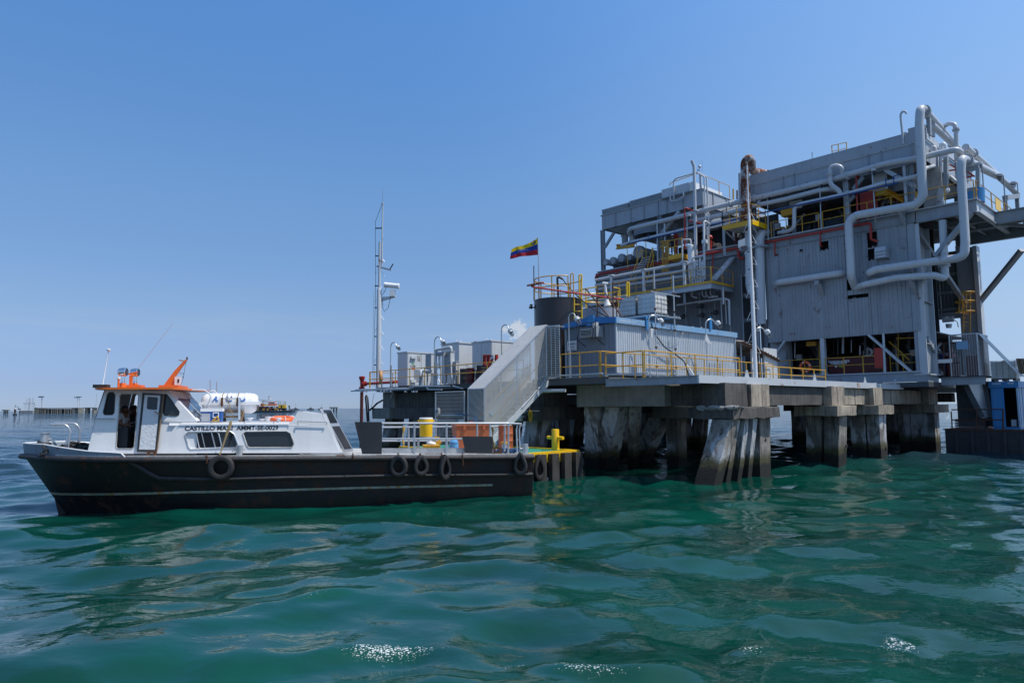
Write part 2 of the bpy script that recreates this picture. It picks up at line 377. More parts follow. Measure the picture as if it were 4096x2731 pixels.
def sea_height(x,y,spacing):
    z = np.zeros_like(x); dx = np.zeros_like(x); dy = np.zeros_like(x)
    # gusts: patches of livelier and of calmer water
    g = 1 + .35*np.sin(x*.11+1.3+.6*np.sin(y*.07))*np.sin(y*.13+.4)
    q_ = np.sqrt(((x-4)/20)**2+((y-14)/24)**2); open_ = np.clip((q_-.85)/.6,0,1)      # outside the lee of boat and platform the wind chop is livelier
    g = g*(1+.9*open_)
    for k,th,a,ph,lam in WAVES:
        fade = np.clip((lam/np.maximum(spacing,1e-3)-2.2)/3.0,0,1)
        c,s = math.cos(th),math.sin(th); p = k*(x*c+y*s)+ph
        aa = a*fade*(g if lam < 4 else 1.0)
        z += aa*np.sin(p); q = aa*.75*np.cos(p); dx += q*c; dy += q*s
    foam = np.zeros_like(x)
    for c,L_,h,wd,ang in CRESTS:
        ux,uy = math.cos(ang),math.sin(ang); lx = (x-c.x)*ux+(y-c.y)*uy; ly = -(x-c.x)*uy+(y-c.y)*ux
        ly = ly + .16*np.sin(lx*1.9+c.x) + .05*lx*lx/L_
        e = np.exp(-(lx/L_)**4)
        prof = np.where(ly < 0,np.exp(-(ly/(wd*.55))**2),np.exp(-(ly/(wd*1.5))**2))
        z += h*e*prof
        foam = np.maximum(foam,np.exp(-(lx/(L_*.8))**4)*np.exp(-((ly+.03)/np.where(ly < 0,.30+.1*np.sin(lx*4.1+c.y),.07))**2)*(.72+.28*np.sin(lx*2.3+c.x*3)))
    # slop along the hull and round the piles
    for ax,ay,bx,by,wd in WATERLINES:
        L2 = (bx-ax)**2+(by-ay)**2; q = np.clip(((x-ax)*(bx-ax)+(y-ay)*(by-ay))/max(L2,1e-6),0,1); d = np.sqrt((x-ax-q*(bx-ax))**2+(y-ay-q*(by-ay))**2)
        f_ = .62*np.exp(-(d/wd)**2)*np.clip(.45+.75*np.sin(x*2.3+y*1.1)*np.sin(x*.9-y*1.7+2),0,1); foam = np.maximum(foam,f_)
    return z,dx,dy,foam
def waterlines():
    o = []; q0 = B(-2.2,1.0,0); pts = [B(-5.9,2.1,0),B(-4.5,1.2,0),B(-2.5,.62,0),B(0,.28,0),B(3,.2,0),B(9.0,.2,0)]
    o += [(a.x,a.y,b.x,b.y,.13) for a,b in zip(pts,pts[1:])]
    for s_,t_,w_,d_ in ((-.55,.25,.85,.6),(-.45,1.35,.62,.4),(-.4,2.15,.62,.4),(-.4,2.95,.62,.4),(-.65,3.95,.95,.95),(-1.28,11.7,1.6,1.0),(-1.1,17.2,1.6,1.0),(-8.05,2.3,.85,.85),(-7.75,2.5,.85,.85),(-8.3,6.1,.85,.85),(-1.7,26.7,2.2,1.0)):
        c = [W(s_,t_,0),W(s_+w_,t_,0),W(s_+w_,t_+d_,0)]; o += [(a.x,a.y,b.x,b.y,.12) for a,b in zip(c,c[1:])]
    a,b = W(-5.4,-4.6,0),W(-5.2,-.9,0); o.append((a.x,a.y,b.x,b.y,.12)); return o
WATERLINES = waterlines()
def build_sea():
    rs = [2.0]
    while rs[-1] < 9000:
        r = rs[-1]; rs.append(r + (max(.045,.0065*r) if r < 70 else (.016*r if r < 400 else .06*r)))
    rs = np.array(rs)
    an = np.concatenate([np.arange(-44,44.01,.22)]); back = np.arange(50,316,7.0)
    an = np.concatenate([an,back]); A = np.radians(an)   # fine in front, coarse all round behind
    RR,AA = np.meshgrid(rs,A,indexing='ij'); x = RR*np.sin(AA); y = RR*np.cos(AA)
    sp = np.maximum(np.gradient(rs)[:,None]*np.ones_like(AA),RR*R(.22)); sp[:,len(an)-len(back):] = 1e3
    z,dx,dy,foam = sea_height(x,y,sp)
    far = np.clip(RR/600,0,1); z *= (1-.6*far)
    X = x+dx; Yv = y+dy; nr,na = x.shape
    v = np.stack([X,Yv,z],-1).reshape(-1,3)
    i = np.arange(nr-1)[:,None]*na; j = np.arange(na)[None,:]; j2 = (j+1) % na
    f = np.stack([i+j,i+j2,i+na+j2,i+na+j],-1).reshape(-1,4)
    f = f[:,::-1]
    me = bpy.data.meshes.new('water'); me.vertices.add(len(v)); me.vertices.foreach_set('co',v.ravel().astype(np.float32))
    me.loops.add(f.size); me.loops.foreach_set('vertex_index',f.ravel().astype(np.int32))
    me.polygons.add(len(f)); me.polygons.foreach_set('loop_start',np.arange(0,f.size,4,dtype=np.int32)); me.update(calc_edges=True)
    me.polygons.foreach_set('use_smooth',[True]*len(f))
    at = me.attributes.new('foam','FLOAT','POINT'); at.data.foreach_set('value',foam.ravel().astype(np.float32))
    o = bpy.data.objects.new('water',me); col.objects.link(o); o['kind'] = 'structure'
    m = bpy.data.materials.new('sea_water'); m.use_nodes = True; t = m.node_tree; t.nodes.clear(); N = t.nodes.new; L = t.links.new
    out = N('ShaderNodeOutputMaterial'); b = N('ShaderNodeBsdfPrincipled'); g = N('ShaderNodeNewGeometry')
    b.inputs['IOR'].default_value = 1.6     # raised above plain water to strengthen the sky's reflection; b.inputs['Roughness'].default_value = .045
    def noi(scale,det,rough=.55,mp=None,dist=0):
        n = N('ShaderNodeTexNoise'); n.inputs['Scale'].default_value = scale; n.inputs['Detail'].default_value = det; n.inputs['Roughness'].default_value = rough; n.inputs['Distortion'].default_value = dist
        if mp:
            k = N('ShaderNodeMapping'); k.inputs['Scale'].default_value = mp; k.inputs['Rotation'].default_value = (0,0,R(14)); L(g.outputs['Position'],k.inputs['Vector']); L(k.outputs[0],n.inputs['Vector'])
        else: L(g.outputs['Position'],n.inputs['Vector'])
        return n.outputs[0]
    def ma(op,a,bb,clamp=False):
        n = N('ShaderNodeMath'); n.operation = op; n.use_clamp = clamp
        for i,q in enumerate((a,bb)):
            if hasattr(q,'links'): L(q,n.inputs[i])
            else: n.inputs[i].default_value = q
        return n.outputs[0]
    # turbid green water in the lee of the platform, greyer open lake outside: distance from the working area
    sep = N('ShaderNodeSeparateXYZ'); L(g.outputs['Position'],sep.inputs[0])
    ddx = ma('DIVIDE',ma('SUBTRACT',sep.outputs[0],4.0),22.0); ddy = ma('DIVIDE',ma('SUBTRACT',sep.outputs[1],16.0),26.0)
    dist = ma('SQRT',ma('ADD',ma('MULTIPLY',ddx,ddx),ma('MULTIPLY',ddy,ddy)),0)
    dist = ma('ADD',dist,ma('MULTIPLY',ma('SUBTRACT',noi(.12,3),.5),.8))
    mr = N('ShaderNodeMapRange'); mr.inputs[1].default_value = .75; mr.inputs[2].default_value = 1.35; L(dist,mr.inputs[0])
    cmx = N('ShaderNodeMix'); cmx.data_type = 'RGBA'; L(mr.outputs[0],cmx.inputs[0]); cmx.inputs[7].default_value = SEA_OPEN
    gm = N('ShaderNodeMix'); gm.data_type = 'RGBA'; gr = N('ShaderNodeMapRange'); gr.inputs[1].default_value = .38; gr.inputs[2].default_value = .66; L(noi(.22,4,.6,(1,1.6,1)),gr.inputs[0]); L(gr.outputs[0],gm.inputs[0]); gm.inputs[6].default_value = SEA_DEEP; gm.inputs[7].default_value = SEA_GREEN; L(gm.outputs[2],cmx.inputs[6])
    tm = N('ShaderNodeMix'); tm.data_type = 'RGBA'; L(mr.outputs[0],tm.inputs[0]); tm.inputs[6].default_value = (1,.62,.42,1); tm.inputs[7].default_value = (1,1,1,1); L(tm.outputs[2],b.inputs['Specular Tint'])   # warm tint put into the reflection near the platform to grey the mirrored sky
    # foam
    fa = N('ShaderNodeAttribute'); fa.attribute_name = 'foam'
    fn = noi(13,7,.75); fn2 = noi(60,4,.7)
    vo = N('ShaderNodeTexVoronoi'); vo.inputs['Scale'].default_value = 34; vo.feature = 'F1'; L(g.outputs['Position'],vo.inputs['Vector'])
    blot = ma('ADD',ma('MULTIPLY',fn,1.5),ma('MULTIPLY',ma('SUBTRACT',.55,vo.outputs['Distance']),.9))
    ff = ma('MULTIPLY',ma('SUBTRACT',ma('ADD',ma('MULTIPLY',fa.outputs['Fac'],.85),blot),1.52),2.4,True)
    ff = ma('MULTIPLY',ma('MULTIPLY',ff,ma('GREATER_THAN',fa.outputs['Fac'],.05)),.85)
    c2 = N('ShaderNodeMix'); c2.data_type = 'RGBA'; L(ff,c2.inputs[0]); L(cmx.outputs[2],c2.inputs[6]); c2.inputs[7].default_value = (.75,.8,.8,1)
    L(c2.outputs[2],b.inputs['Base Color'])
    rm = N('ShaderNodeMix'); rm.data_type = 'FLOAT'; L(ff,rm.inputs[0]); rm.inputs[2].default_value = .04; rm.inputs[3].default_value = .6; L(rm.outputs[0],b.inputs['Roughness'])
    # ripples finer than the mesh; the far sea keeps only the longer ones
    h1 = noi(7.0,3,.5,(1,1.5,1),.4); h2 = noi(1.5,4,.55,(.8,1.6,1),.5); h3 = noi(.22,6,.65,(.7,1.9,1))
    cd = N('ShaderNodeCameraData')
    nearf = N('ShaderNodeMapRange'); nearf.inputs[1].default_value = 12; nearf.inputs[2].default_value = 60; nearf.inputs[3].default_value = 1; nearf.inputs[4].default_value = 0
    ln = N('ShaderNodeVectorMath'); ln.operation = 'LENGTH'; L(g.outputs['Position'],ln.inputs[0]); L(ln.outputs['Value'],nearf.inputs[0])
    t.nodes.remove(cd)
    b1 = N('ShaderNodeBump'); b1.inputs['Distance'].default_value = .006; b1.inputs['Strength'].default_value = .5; L(h1,b1.inputs['Height'])
    b2 = N('ShaderNodeBump'); b2.inputs['Distance'].default_value = .035; b2.inputs['Strength'].default_value = .5; L(h2,b2.inputs['Height']); L(b1.outputs[0],b2.inputs['Normal'])
    b3 = N('ShaderNodeBump'); b3.inputs['Distance'].default_value = 2.6; L(h3,b3.inputs['Height']); L(b2.outputs[0],b3.inputs['Normal'])
    s3 = N('ShaderNodeMapRange'); s3.inputs[1].default_value = 25; s3.inputs[2].default_value = 110; s3.inputs[3].default_value = 0.0; s3.inputs[4].default_value = .8; L(ln.outputs['Value'],s3.inputs[0]); L(s3.outputs[0],b3.inputs['Strength'])
    L(b3.outputs[0],b.inputs['Normal']); L(b.outputs[0],out.inputs[0]); me.materials.append(m)
    return o
SEA_GREEN = (.001,.060,.042,1); SEA_DEEP = (.001,.034,.025,1); SEA_OPEN = (.012,.034,.046,1)
water = build_sea()
# ================================================================ THE CREW BOAT
def K(x0,y0,k): return lambda x,y: (x0+x/k,y0+y/k)
k1 = K(60,1350,2.1475); k2 = K(700,1500,2.8); k3 = K(1350,1250,2.24); kb = K(60,1700,4.355); kw = K(350,1400,3.6465); ks = K(1450,1650,3.36)
def oc(z): return .45 + .10*(z-1.6)                 # lean of the superstructure side
def side(uv,o0=0.0):
    o = oc(2.3)+o0
    for _ in range(4):
        a,z = PB(uv[0],uv[1],o); o = oc(z)+o0
    return (a,z)
def sides(pts,o0=0.0): return [side(p,o0) for p in pts]
boat = thing('crew_boat','white and black steel crew boat with orange wheelhouse roof lying in front of the platform','boat',BP0)
AB,ASTERN = PB(90,1822,2.1)[0],9.0
AW = PB(240,2030,2.1)[0]
def lerp(x,xs,ys): return float(np.interp(x,xs,ys))
def zs(a): return lerp(a,[AB,-5,-3.4,1.8,9],[1.66,1.63,1.60,1.50,1.36])
def os_(a):
    q = max(0.0,min(1.0,(a-AB)/(-1.8-AB))); return 2.1*(1-q)**3.0
def ow(a):
    q = max(0.0,min(1.0,(a-AW)/(0.6-AW))); return .22 + 1.88*(1-q)**2.0
def hull_section(a):          # near half from deck edge down to the keel, as (o, z)
    z = zs(a); o1 = os_(a); aw = max(a,AW); zf = 1.0
    # forward of the waterline stem the section ends on the raked stem
    stemz = 0.0 if a >= AW else z*(AW-a)/(AW-AB)
    pts = []
    for f in (0,.12,.3,.5,.7,.86,1):
        zz = z + (stemz-z)*f; q = f
        o2 = ow(aw) if a >= AW else 2.1
        pts.append((o1 + (o2-o1)*(q**1.25),zz))
    d = .75 if a >= AW else 0
    pts.append((pts[-1][0]+(.35 if a >= AW else 0),stemz-d)); return pts
def hull_mesh():
    st = [AB+.001,AB+.12,AB+.3,AB+.6,AB+.95,AB+1.3] + list(np.linspace(AB+1.7,0,10)) + list(np.linspace(1,ASTERN,9)); vs = []; fs = []
    for a in st:
        sec = hull_section(a); sec = [(o,z) for o,z in sec]; far = [(4.2-o,z) for o,z in reversed(sec)]
        vs += [B(a,o,z) for o,z in sec+far]
    n = 16
    for i in range(len(st)-1):
        for j in range(n): fs.append((i*n+j,i*n+(j+1) % n,(i+1)*n+(j+1) % n,(i+1)*n+j))
    fs.append(tuple((len(st)-1)*n+j for j in range(n))); fs.append(tuple(range(n)))
    m = MB(); m.add(vs,fs); return m
hull_mesh().build('hull',MT['hull'],boat,50)
st_ = [AB-.02] + list(np.linspace(AB+.15,-1.6,14)) + list(np.linspace(-1,9,6))
MB().tube([B(a,os_(max(a,AB))-.05,zs(a)-.07) for a in st_],.085,10).build('rub_rail',MT['rub'],boat)
MB().tube([B(a,4.2-os_(max(a,AB))+.05,zs(a)-.07) for a in st_],.085,10).build('rub_rail',MT['rub'],boat)
def hull_o(a,z):
    s_ = hull_section(a); return float(np.interp(-z,[-q[1] for q in s_],[q[0] for q in s_]))
lo = [PB(*p,.05) for p in (k1(960,1050),k1(1060,1110),k1(1140,1165),k1(1230,1212),k1(1500,1216),k2(300,1170),k2(640,1160),k2(1250,1145),k2(1880,1135),ks(400,842),ks(1250,836),ks(2285,828))]
MB().tube([B(a,hull_o(a,z)-.03,z) for a,z in lo],.07,8).build('lower_strake',MT['rub'],boat)
m = MB(); sa = list(np.linspace(AW-.28,7.6,60))
def zst(a): return lerp(a,[AW-.3,-2,3,8],[.42,.50,.47,.40])
for a0,a1 in zip(sa,sa[1:]):
    q = [(a0,zst(a0)-.035),(a1,zst(a1)-.035),(a1,zst(a1)+.035),(a0,zst(a0)+.035)]
    m.hexa([B(a,hull_o(a,z)-.015,z) for a,z in q]+[B(a,hull_o(a,z)+.03,z) for a,z in q])
mk('stripe',(.30,.32,.28),.6,dirt=.9,dirtcol=(.10,.17,.10),rust=.42,rustcol=(.26,.15,.04),sc_=3)
m.build('waterline_stripe',MT['stripe'],boat)
m = MB()
an_ = [AB+.15,AB+.5,AB+1,AB+1.6,AB+2.2,AB+3,-2,0,9.0]
m.add([B(a,os_(a)+.02,zs(a)+.012) for a in an_]+[B(a,4.18-os_(a),zs(a)+.012) for a in an_],[(i,i+1,len(an_)+i+1,len(an_)+i) for i in range(len(an_)-1)])
m.build('deck',MT['deckwhite'],boat)
m = MB()
for i in range(4,len(st_)-1):
    a0,a1 = st_[i],st_[i+1]
    m.hexa([B(a0,os_(a0)-.01,zs(a0)),B(a1,os_(a1)-.01,zs(a1)),B(a1,os_(a1)+.05,zs(a1)),B(a0,os_(a0)+.05,zs(a0)),B(a0,os_(a0)-.01,zs(a0)+.05),B(a1,os_(a1)-.01,zs(a1)+.05),B(a1,os_(a1)+.05,zs(a1)+.05),B(a0,os_(a0)+.05,zs(a0)+.05)])
m.build('toe_rail',MT['deckwhite'],boat)
# bulwark round the bow
for sgn in (0,1):
    m = MB(); aa = list(np.linspace(AB+.05,-4.6,14)) + [-4.2,-3.9,-3.62,-3.5]
    hh = [.33]*6+[.31,.29,.27,.25,.23,.21,.19,.17,.15,.14,.12,.0]; f = (lambda o: o) if sgn == 0 else (lambda o: 4.2-o)
    for i in range(len(aa)-1):
        a0,a1 = aa[i],aa[i+1]; p = []
        for a,h_ in ((a0,hh[i]),(a1,hh[i+1])):
            o = os_(a); p.append((B(a,f(o+.03),zs(a)-.02),B(a,f(o+.08),zs(a)-.02),B(a-.03,f(o-.02),zs(a)+h_),B(a-.03,f(o+.03),zs(a)+h_)))
        m.hexa([p[0][0],p[1][0],p[1][1],p[0][1],p[0][2],p[1][2],p[1][3],p[0][3]])
    bw = m.build('bulwark',MT['bulwark'],boat)
    MB().tube([B(a-.03,f(os_(a)+.005),zs(a)+h_) for a,h_ in zip(aa,hh)],.025,6).build('cap_rail',MT['white'],bw)
# wheelhouse -------------------------------------------------------
wh_out = sides([kw(-8,1452),kw(115,1010),kw(262,575),kw(1195,590),kw(1235,660),kw(1590,1035),kw(1590,1510),kw(480,1510)])
door_hole = sides([kw(*p) for p in ((415,1410),(470,668),(500,636),(715,636),(745,668),(738,760),(682,1405),(652,1437),(440,1437))])
win_f = sides([kw(*p) for p in ((290,650),(320,618),(370,618),(400,650),(386,915),(360,940),(250,940),(230,912))])
win_a = sides([kw(*p) for p in ((1105,640),(1150,645),(1200,700),(1340,900),(1330,942),(1290,960),(1130,950),(1095,900))])
def near(d): return lambda a,z: B(a,oc(z)+d,z)
def farm(d): return lambda a,z: B(a,4.2-oc(z)-d,z)
wh_out[0] = (wh_out[0][0],zs(-4.8)-.0)
wheel = MB().plate(wh_out,[door_hole,win_f,win_a],near(0),near(.06)).build('wheelhouse_side',MT['white'],boat,30)
far_win = [(wh_out[2][0]+.75+dx,wh_out[2][1]+dz) for dx,dz in ((0,-.15),(.1,-.1),(.45,-.1),(.55,-.15),(.55,-.8),(.5,-.85),(.05,-.85),(0,-.8))]
MB().plate(wh_out,[far_win,[(a,z) for a,z in win_f],[(a,z) for a,z in win_a]],farm(0),farm(.06)).build('wheelhouse_side',MT['white'],boat,30)
# front of the wheelhouse, slightly pointed, with two windscreen panes
fa,fz = zip(*wh_out[:3])
def fr(i,o,d=0): return B(fa[i]-.32*(1-abs(o-2.1)/1.6)-d,o,fz[i])
m = MB(); g = MB()
for o_a,o_b in ((None,2.1),(2.1,None)):
    for i in (0,1):
        q = []
        for i_ in (i,i+1):
            for o_ in (o_a,o_b):
                oo = o_ if o_ else (oc(fz[i_])+.0 if o_a is None else 4.2-oc(fz[i_])); q.append(fr(i_,oo))
        m.add([q[0],q[1],q[3],q[2]],[(0,1,2,3)])
        if i == 1:
            c = (q[0]+q[1]+q[2]+q[3])/4; g.add([c+(x-c)*.82-BA*.02 for x in (q[0],q[1],q[3],q[2])],[(0,1,2,3)])
m.build('wheelhouse_front',MT['white'],boat,0); g.build('windscreen',MT['glass'],boat,0)
# sloping after face with windows, the blue sky reflection put into the glass colour
p0,p1 = wh_out[4],wh_out[5]
def af(f,o): a,z = p0[0]+(p1[0]-p0[0])*f,p0[1]+(p1[1]-p0[1])*f; return B(a,oc(z)+(4.2-2*oc(z))*o,z)
MB().add([af(0,0),af(1,0),af(1,1),af(0,1)],[(0,1,2,3)]).build('wheelhouse_back',MT['white'],boat,0)
nb = (af(1,0)-af(0,0)).cross(BN).normalized(); nb = nb if nb.z > 0 else -nb
MB().prism([af(.12,.12)+nb*.004,af(.86,.12)+nb*.004,af(.86,.46)+nb*.004,af(.12,.46)+nb*.004],nb*.02).build('back_window',MT['glass_lit'],boat,0)
MB().prism([af(.12,.54)+nb*.004,af(.86,.54)+nb*.004,af(.86,.88)+nb*.004,af(.12,.88)+nb*.004],nb*.02).build('back_window',MT['glass_lit'],boat,0)
MB().add([B(wh_out[3][0],oc(3.5),wh_out[3][1]),B(p0[0],oc(3.5),p0[1]),B(p0[0],4.2-oc(3.5),p0[1]),B(wh_out[3][0],4.2-oc(3.5),wh_out[3][1])],[(0,1,2,3)]).build('wheelhouse_head',MT['white'],boat,0)
def pane(poly,name,m_,d=.03,fr_=MT['blackpaint'],r=.016):
    c = MB().plate(poly,[],near(d),near(d+.008)).build(name,m_,boat,0)
    MB().tube([near(-.004)(a,z) for a,z in poly],r,6,closed=True).build('window_frame',fr_,c)
    return c
pane(win_f,'side_window',MT['tint_clear']); pane(win_a,'side_window',MT['glass'])
MB().tube([near(-.0)(a,z) for a,z in door_hole],.016,6,closed=True).build('doorway_trim',MT['deckwhite'],boat)
# the door leaf, slid aft of its opening
dl = sides([kw(*p) for p in ((800,622),(1112,640),(1003,1490),(718,1478))],-.08)
di = sides([kw(*p) for p in ((832,652),(1064,660),(985,1452),(750,1448))],-.08)
dwin = sides([kw(*p) for p in ((872,690),(890,680),(1012,688),(1026,702),(1015,860),(1000,872),(875,862),(862,850))],-.08)
door = MB().plate(dl,[di],near(-.08),near(-.03)).build('door',MT['blackpaint'],boat,30)
mk('quilted',(.62,.64,.66),.4,dirt=.3,dirtcol=(.45,.47,.5),bump=.8,sc_=.6)
MB().plate(di,[dwin],near(-.075),near(-.04)).build('door_panel',MT['quilted'],door,30)
MB().plate(dwin,[],near(-.066),near(-.05)).build('door_window',MT['glass'],door,0)
a_,z_ = side(kw(1050,940),-.12); MB().tube([B(a_,oc(z_)-.14,z_),B(a_-.14,oc(z_)-.16,z_+.11)],.018,6).build('door_handle',MT['rope'],door)
MB().bar(B(dl[1][0]+.005,oc(dl[1][1])-.09,dl[1][1]),B(dl[2][0]+.005,oc(dl[2][1])-.09,dl[2][1]),.035).build('door_edge',MT['wood'],door)
# cabin inside: floor, dark lining, dashboard, seat
m = MB(); m.bb(wh_out[0][0]+.5,wh_out[6][0],.6,3.6,1.36,1.40); m.build('cabin_floor',MT['interior'],boat)
MB().bb(wh_out[0][0]+.45,wh_out[0][0]+1.0,.75,3.4,1.4,2.45).build('dashboard',MT['interior'],boat)
# roof slab
ra,rz = PB(*k1(665,432),.35); rb_,_ = PB(*k1(1425,447),.35)
rr_ = []; c_ = .45
for cx,cy,a0 in ((ra+c_,.2+c_,180),(rb_-.25,.2+.25,270),(rb_-.25+.2,4.0-.25,0),(ra+c_,4.0-c_,90)):
    rd = c_ if cx < ra+1 else .25
    for i in range(6): an = R(a0+i*18); rr_.append(B(cx+rd*math.cos(an),cy+rd*math.sin(an),rz-.05))
roof = MB().prism(rr_,UZ*.06).build('roof',MT['orange'],boat,30)
def rp(uv,o): a,z = PB(*uv,o); return B(a,o,z)
# fittings on the wheelhouse roof
ztop = rz+.012
def onroof(uvx,o): a,_ = PB(uvx,1545,o); return a
for x0,o_,nm in ((kw(515,0)[0],1.2,1),(kw(690,0)[0],1.9,2)):
    a = onroof(x0,o_); zb = PB(x0,kw(0,540)[1],o_)[1]; z0 = max(zb,ztop)
    s_ = MB().cyl(B(a,o_,z0-.02),B(a,o_,z0+.13),.10,.09,14).build('searchlight_base',MT['orange'],boat)
    MB().cyl(B(a,o_,z0+.13),B(a,o_,z0+.2),.06,.05).tube([B(a-.03,o_,z0+.2),B(a-.05,o_,z0+.36)],.012).tube([B(a+.03,o_,z0+.2),B(a+.05,o_,z0+.36)],.012).build('searchlight_bracket',MT['chrome'],s_)
    zl = z0+.47
    MB().lathe(B(a-.10,o_-.06,zl),BA*1.0-BN*.15,[(.06,-.04),(.115,0),(.13,.08),(.135,.2),(.12,.215)],16).build('searchlight_housing',MT['chrome'],s_)
    MB().lathe(B(a-.1,o_-.06,zl),BA*1.0-BN*.15,[(.118,.2),(.118,.222)],16).build('searchlight_lens',MT['glass_lit'],s_)
a = onroof(kw(690,0)[0],1.6); MB().bb(a-.2,a+.26,1.3,1.75,ztop,ztop+.11).build('light_plinth',MT['orange'],boat)
MB().bb(onroof(kw(620,0)[0],1.4)-.02,onroof(kw(650,0)[0],1.4),1.35,1.45,ztop,ztop+.42).prism([B(a-.22,1.35,ztop+.42),B(a+.1,1.35,ztop+.5),B(a+.1,1.35,ztop+.54),B(a-.22,1.35,ztop+.45)],BN*.12).build('sight_stand',MT['orange'],boat)
a = onroof(kw(450,0)[0],1.0); MB().cyl(B(a,1.0,ztop),B(a,1.0,ztop+.26),.03).build('vent_pipe',MT['orange'],boat); MB().lathe(B(a,1,ztop+.26),UZ,[(.02,0),(.055,.03),(.05,.07),(.01,.08)],12).build('vent_cap',MT['white'],boat)
a = onroof(kw(215,0)[0],.8); MB().bb(a-.2,a+.18,.6,.95,ztop,ztop+.1).build('antenna_box',MT['blackpaint'],boat)
tip = rp(k1(803,112),.8); base = B(a,.8,ztop); ant = MB().tube([base,base+(tip-base)*.12,base+(tip-base)*.13,tip],.02,8,rs=[.022,.022,.014,.012]).build('whip_antenna',MT['white'],boat)
MB().lathe(tip,(tip-base),[(.02,-.02),(.055,.0),(.06,.04),(.03,.06)],12).build('antenna_head',MT['white'],ant)
MB().tube([rp(kw(680,345),2.2),rp((692,1292),2.2)],.007,5).build('whip_antenna',mat('pinkwhip',(.6,.42,.42),.5,dirt=0),boat)
# orange mast fin with radar and lamp
pf = [rp(kw(*p),2.0) for p in ((1110,520),(1265,310),(1425,140),(1455,145),(1330,320),(1283,390),(1280,555),(1110,535))]
mast = MB().prism([p-BN*.05 for p in pf],BN*.10).build('mast_fin',MT['orange'],boat,0)
pa = rp(kw(1045,515),1.5); MB().bb(onroof(kw(1045,0)[0],1.3),onroof(kw(1335,0)[0],1.3),1.2,2.6,ztop,ztop+.1).build('mast_foot',MT['orange'],boat)
p = rp(kw(1320,450),2.0); MB().box(p,.17,.2,.27,BA,BN).box(p+Vector((0,0,-.15)),.12,.14,.05,BA,BN).build('radar_unit',MT['white_clean'],mast)
MB().box(p-BN*.105+BA*.03,.05,.01,.12,BA,BN).build('radar_label',MT['print_black'],mast)
p = rp(kw(1375,148),2.0); MB().lathe(p,UZ,[(.02,-.03),(.10,-.01),(.10,.01),(.02,.02)],12).build('gps_disc',MT['deckwhite'],mast)
p = rp(kw(1450,140),2.0); MB().cyl(p,p+UZ*.09,.026,.024,10).build('mast_lamp',MT['blackpaint'],mast)
MB().tube([rp(kw(*q),1.95) for q in ((1330,320),(1370,345),(1400,335),(1405,375),(1375,410))],.008,5).tube([rp(kw(*q),1.95) for q in ((1440,165),(1415,280),(1400,400),(1345,540))],.006,5).build('mast_wiring',MT['print_black'],mast)
# lower deckhouse -------------------------------------------------------
OL = -.05
lh = sides([k1(1205,992),k1(1385,752),k2(60,546),k2(1290,546),k2(1380,404),k2(1640,440),k2(1852,872)],OL)
w1 = sides([k2(*p) for p in ((112,665),(150,635),(622,630),(662,660),(706,780),(690,812),(175,826),(148,800))],OL)
w2 = sides([k2(*p) for p in ((760,655),(792,630),(1250,626),(1292,650),(1332,770),(1310,808),(832,812),(806,790))],OL)
house = MB().plate(lh,[w1,w2],near(OL),near(OL+.06)).build('deckhouse_side',MT['white'],boat,30)
MB().plate(lh,[w1,w2],farm(OL),farm(OL+.06)).build('deckhouse_side',MT['white'],boat,30)
ztp = lh[2][1]
m = MB(); aT0,aT1 = lh[1][0]-.2,lh[3][0]+.55
def hz(a): return lerp(a,[lh[2][0],lh[3][0]],[lh[2][1],lh[3][1]])
m.hexa([B(aT0,oc(2.5)+OL-.01,hz(aT0)-.05),B(aT1,oc(2.5)+OL-.01,hz(aT1)-.05),B(aT1,4.2-oc(2.5)-OL+.01,hz(aT1)-.05),B(aT0,4.2-oc(2.5)-OL+.01,hz(aT0)-.05),
        B(aT0,oc(2.5)+OL+.02,hz(aT0)+.03),B(aT1,oc(2.5)+OL+.02,hz(aT1)+.03),B(aT1,4.2-oc(2.5)-OL-.02,hz(aT1)+.03),B(aT0,4.2-oc(2.5)-OL-.02,hz(aT0)+.03)])
m.build('deckhouse_roof',MT['white_clean'],boat,30)
MB().add([B(lh[4][0]+.08,.6,lh[4][1]-.1),B(lh[5][0]-.1,.6,lh[5][1]-.05),B(lh[5][0]-.1,3.6,lh[5][1]-.05),B(lh[4][0]+.08,3.6,lh[4][1]-.1)],[(0,1,2,3)]).build('companionway_hood',MT['white_clean'],boat,0)
for wpoly,nm in ((w1,0),(w2,1)):
    if nm:
        c = MB().plate(wpoly,[],near(OL+.03),near(OL+.04)).build('cabin_window',MT['glass'],boat,0)
    else:
        c = MB().plate([p for p in sides([k2(*q) for q in ((480,632),(622,630),(662,660),(706,780),(690,812),(500,815))],OL)],[],near(OL+.04),near(OL+.05)).build('cabin_window',MT['glass'],boat,0)
    MB().tube([near(OL-.006)(a,z) for a,z in wpoly],.02,6,closed=True).build('window_frame',MT['alu' if nm == 0 else 'deckwhite'],c)
    if nm == 0:
        sp_ = sides([k2(*q) for q in ((240,660),(262,642),(460,634),(488,655),(520,785),(505,810),(285,822),(268,805))],OL)
        MB().plate(sp_,[],near(OL+.012),near(OL+.02)).build('sliding_pane',MT['window_clear'],c,0)
        MB().tube([near(OL+.01)(a,z) for a,z in sp_],.018,6,closed=True).bar(near(OL+.0)(*side(k2(408,640),OL)),near(OL+.0)(*side(k2(452,815),OL)),.028).bar(near(OL+.0)(*side(k2(298,648),OL)),near(OL+.0)(*side(k2(335,815),OL)),.02).build('pane_frame',MT['alu'],c)
# dark sheet set close behind the slid-back window for a dim interior
MB().bb(w1[0][0]-.5,w2[4][0]+.5,1.1,1.15,1.4,2.52).build('dark_cabin_sheet',mat('cabin_blue',(.02,.05,.10),.7,dirt=.3),boat)
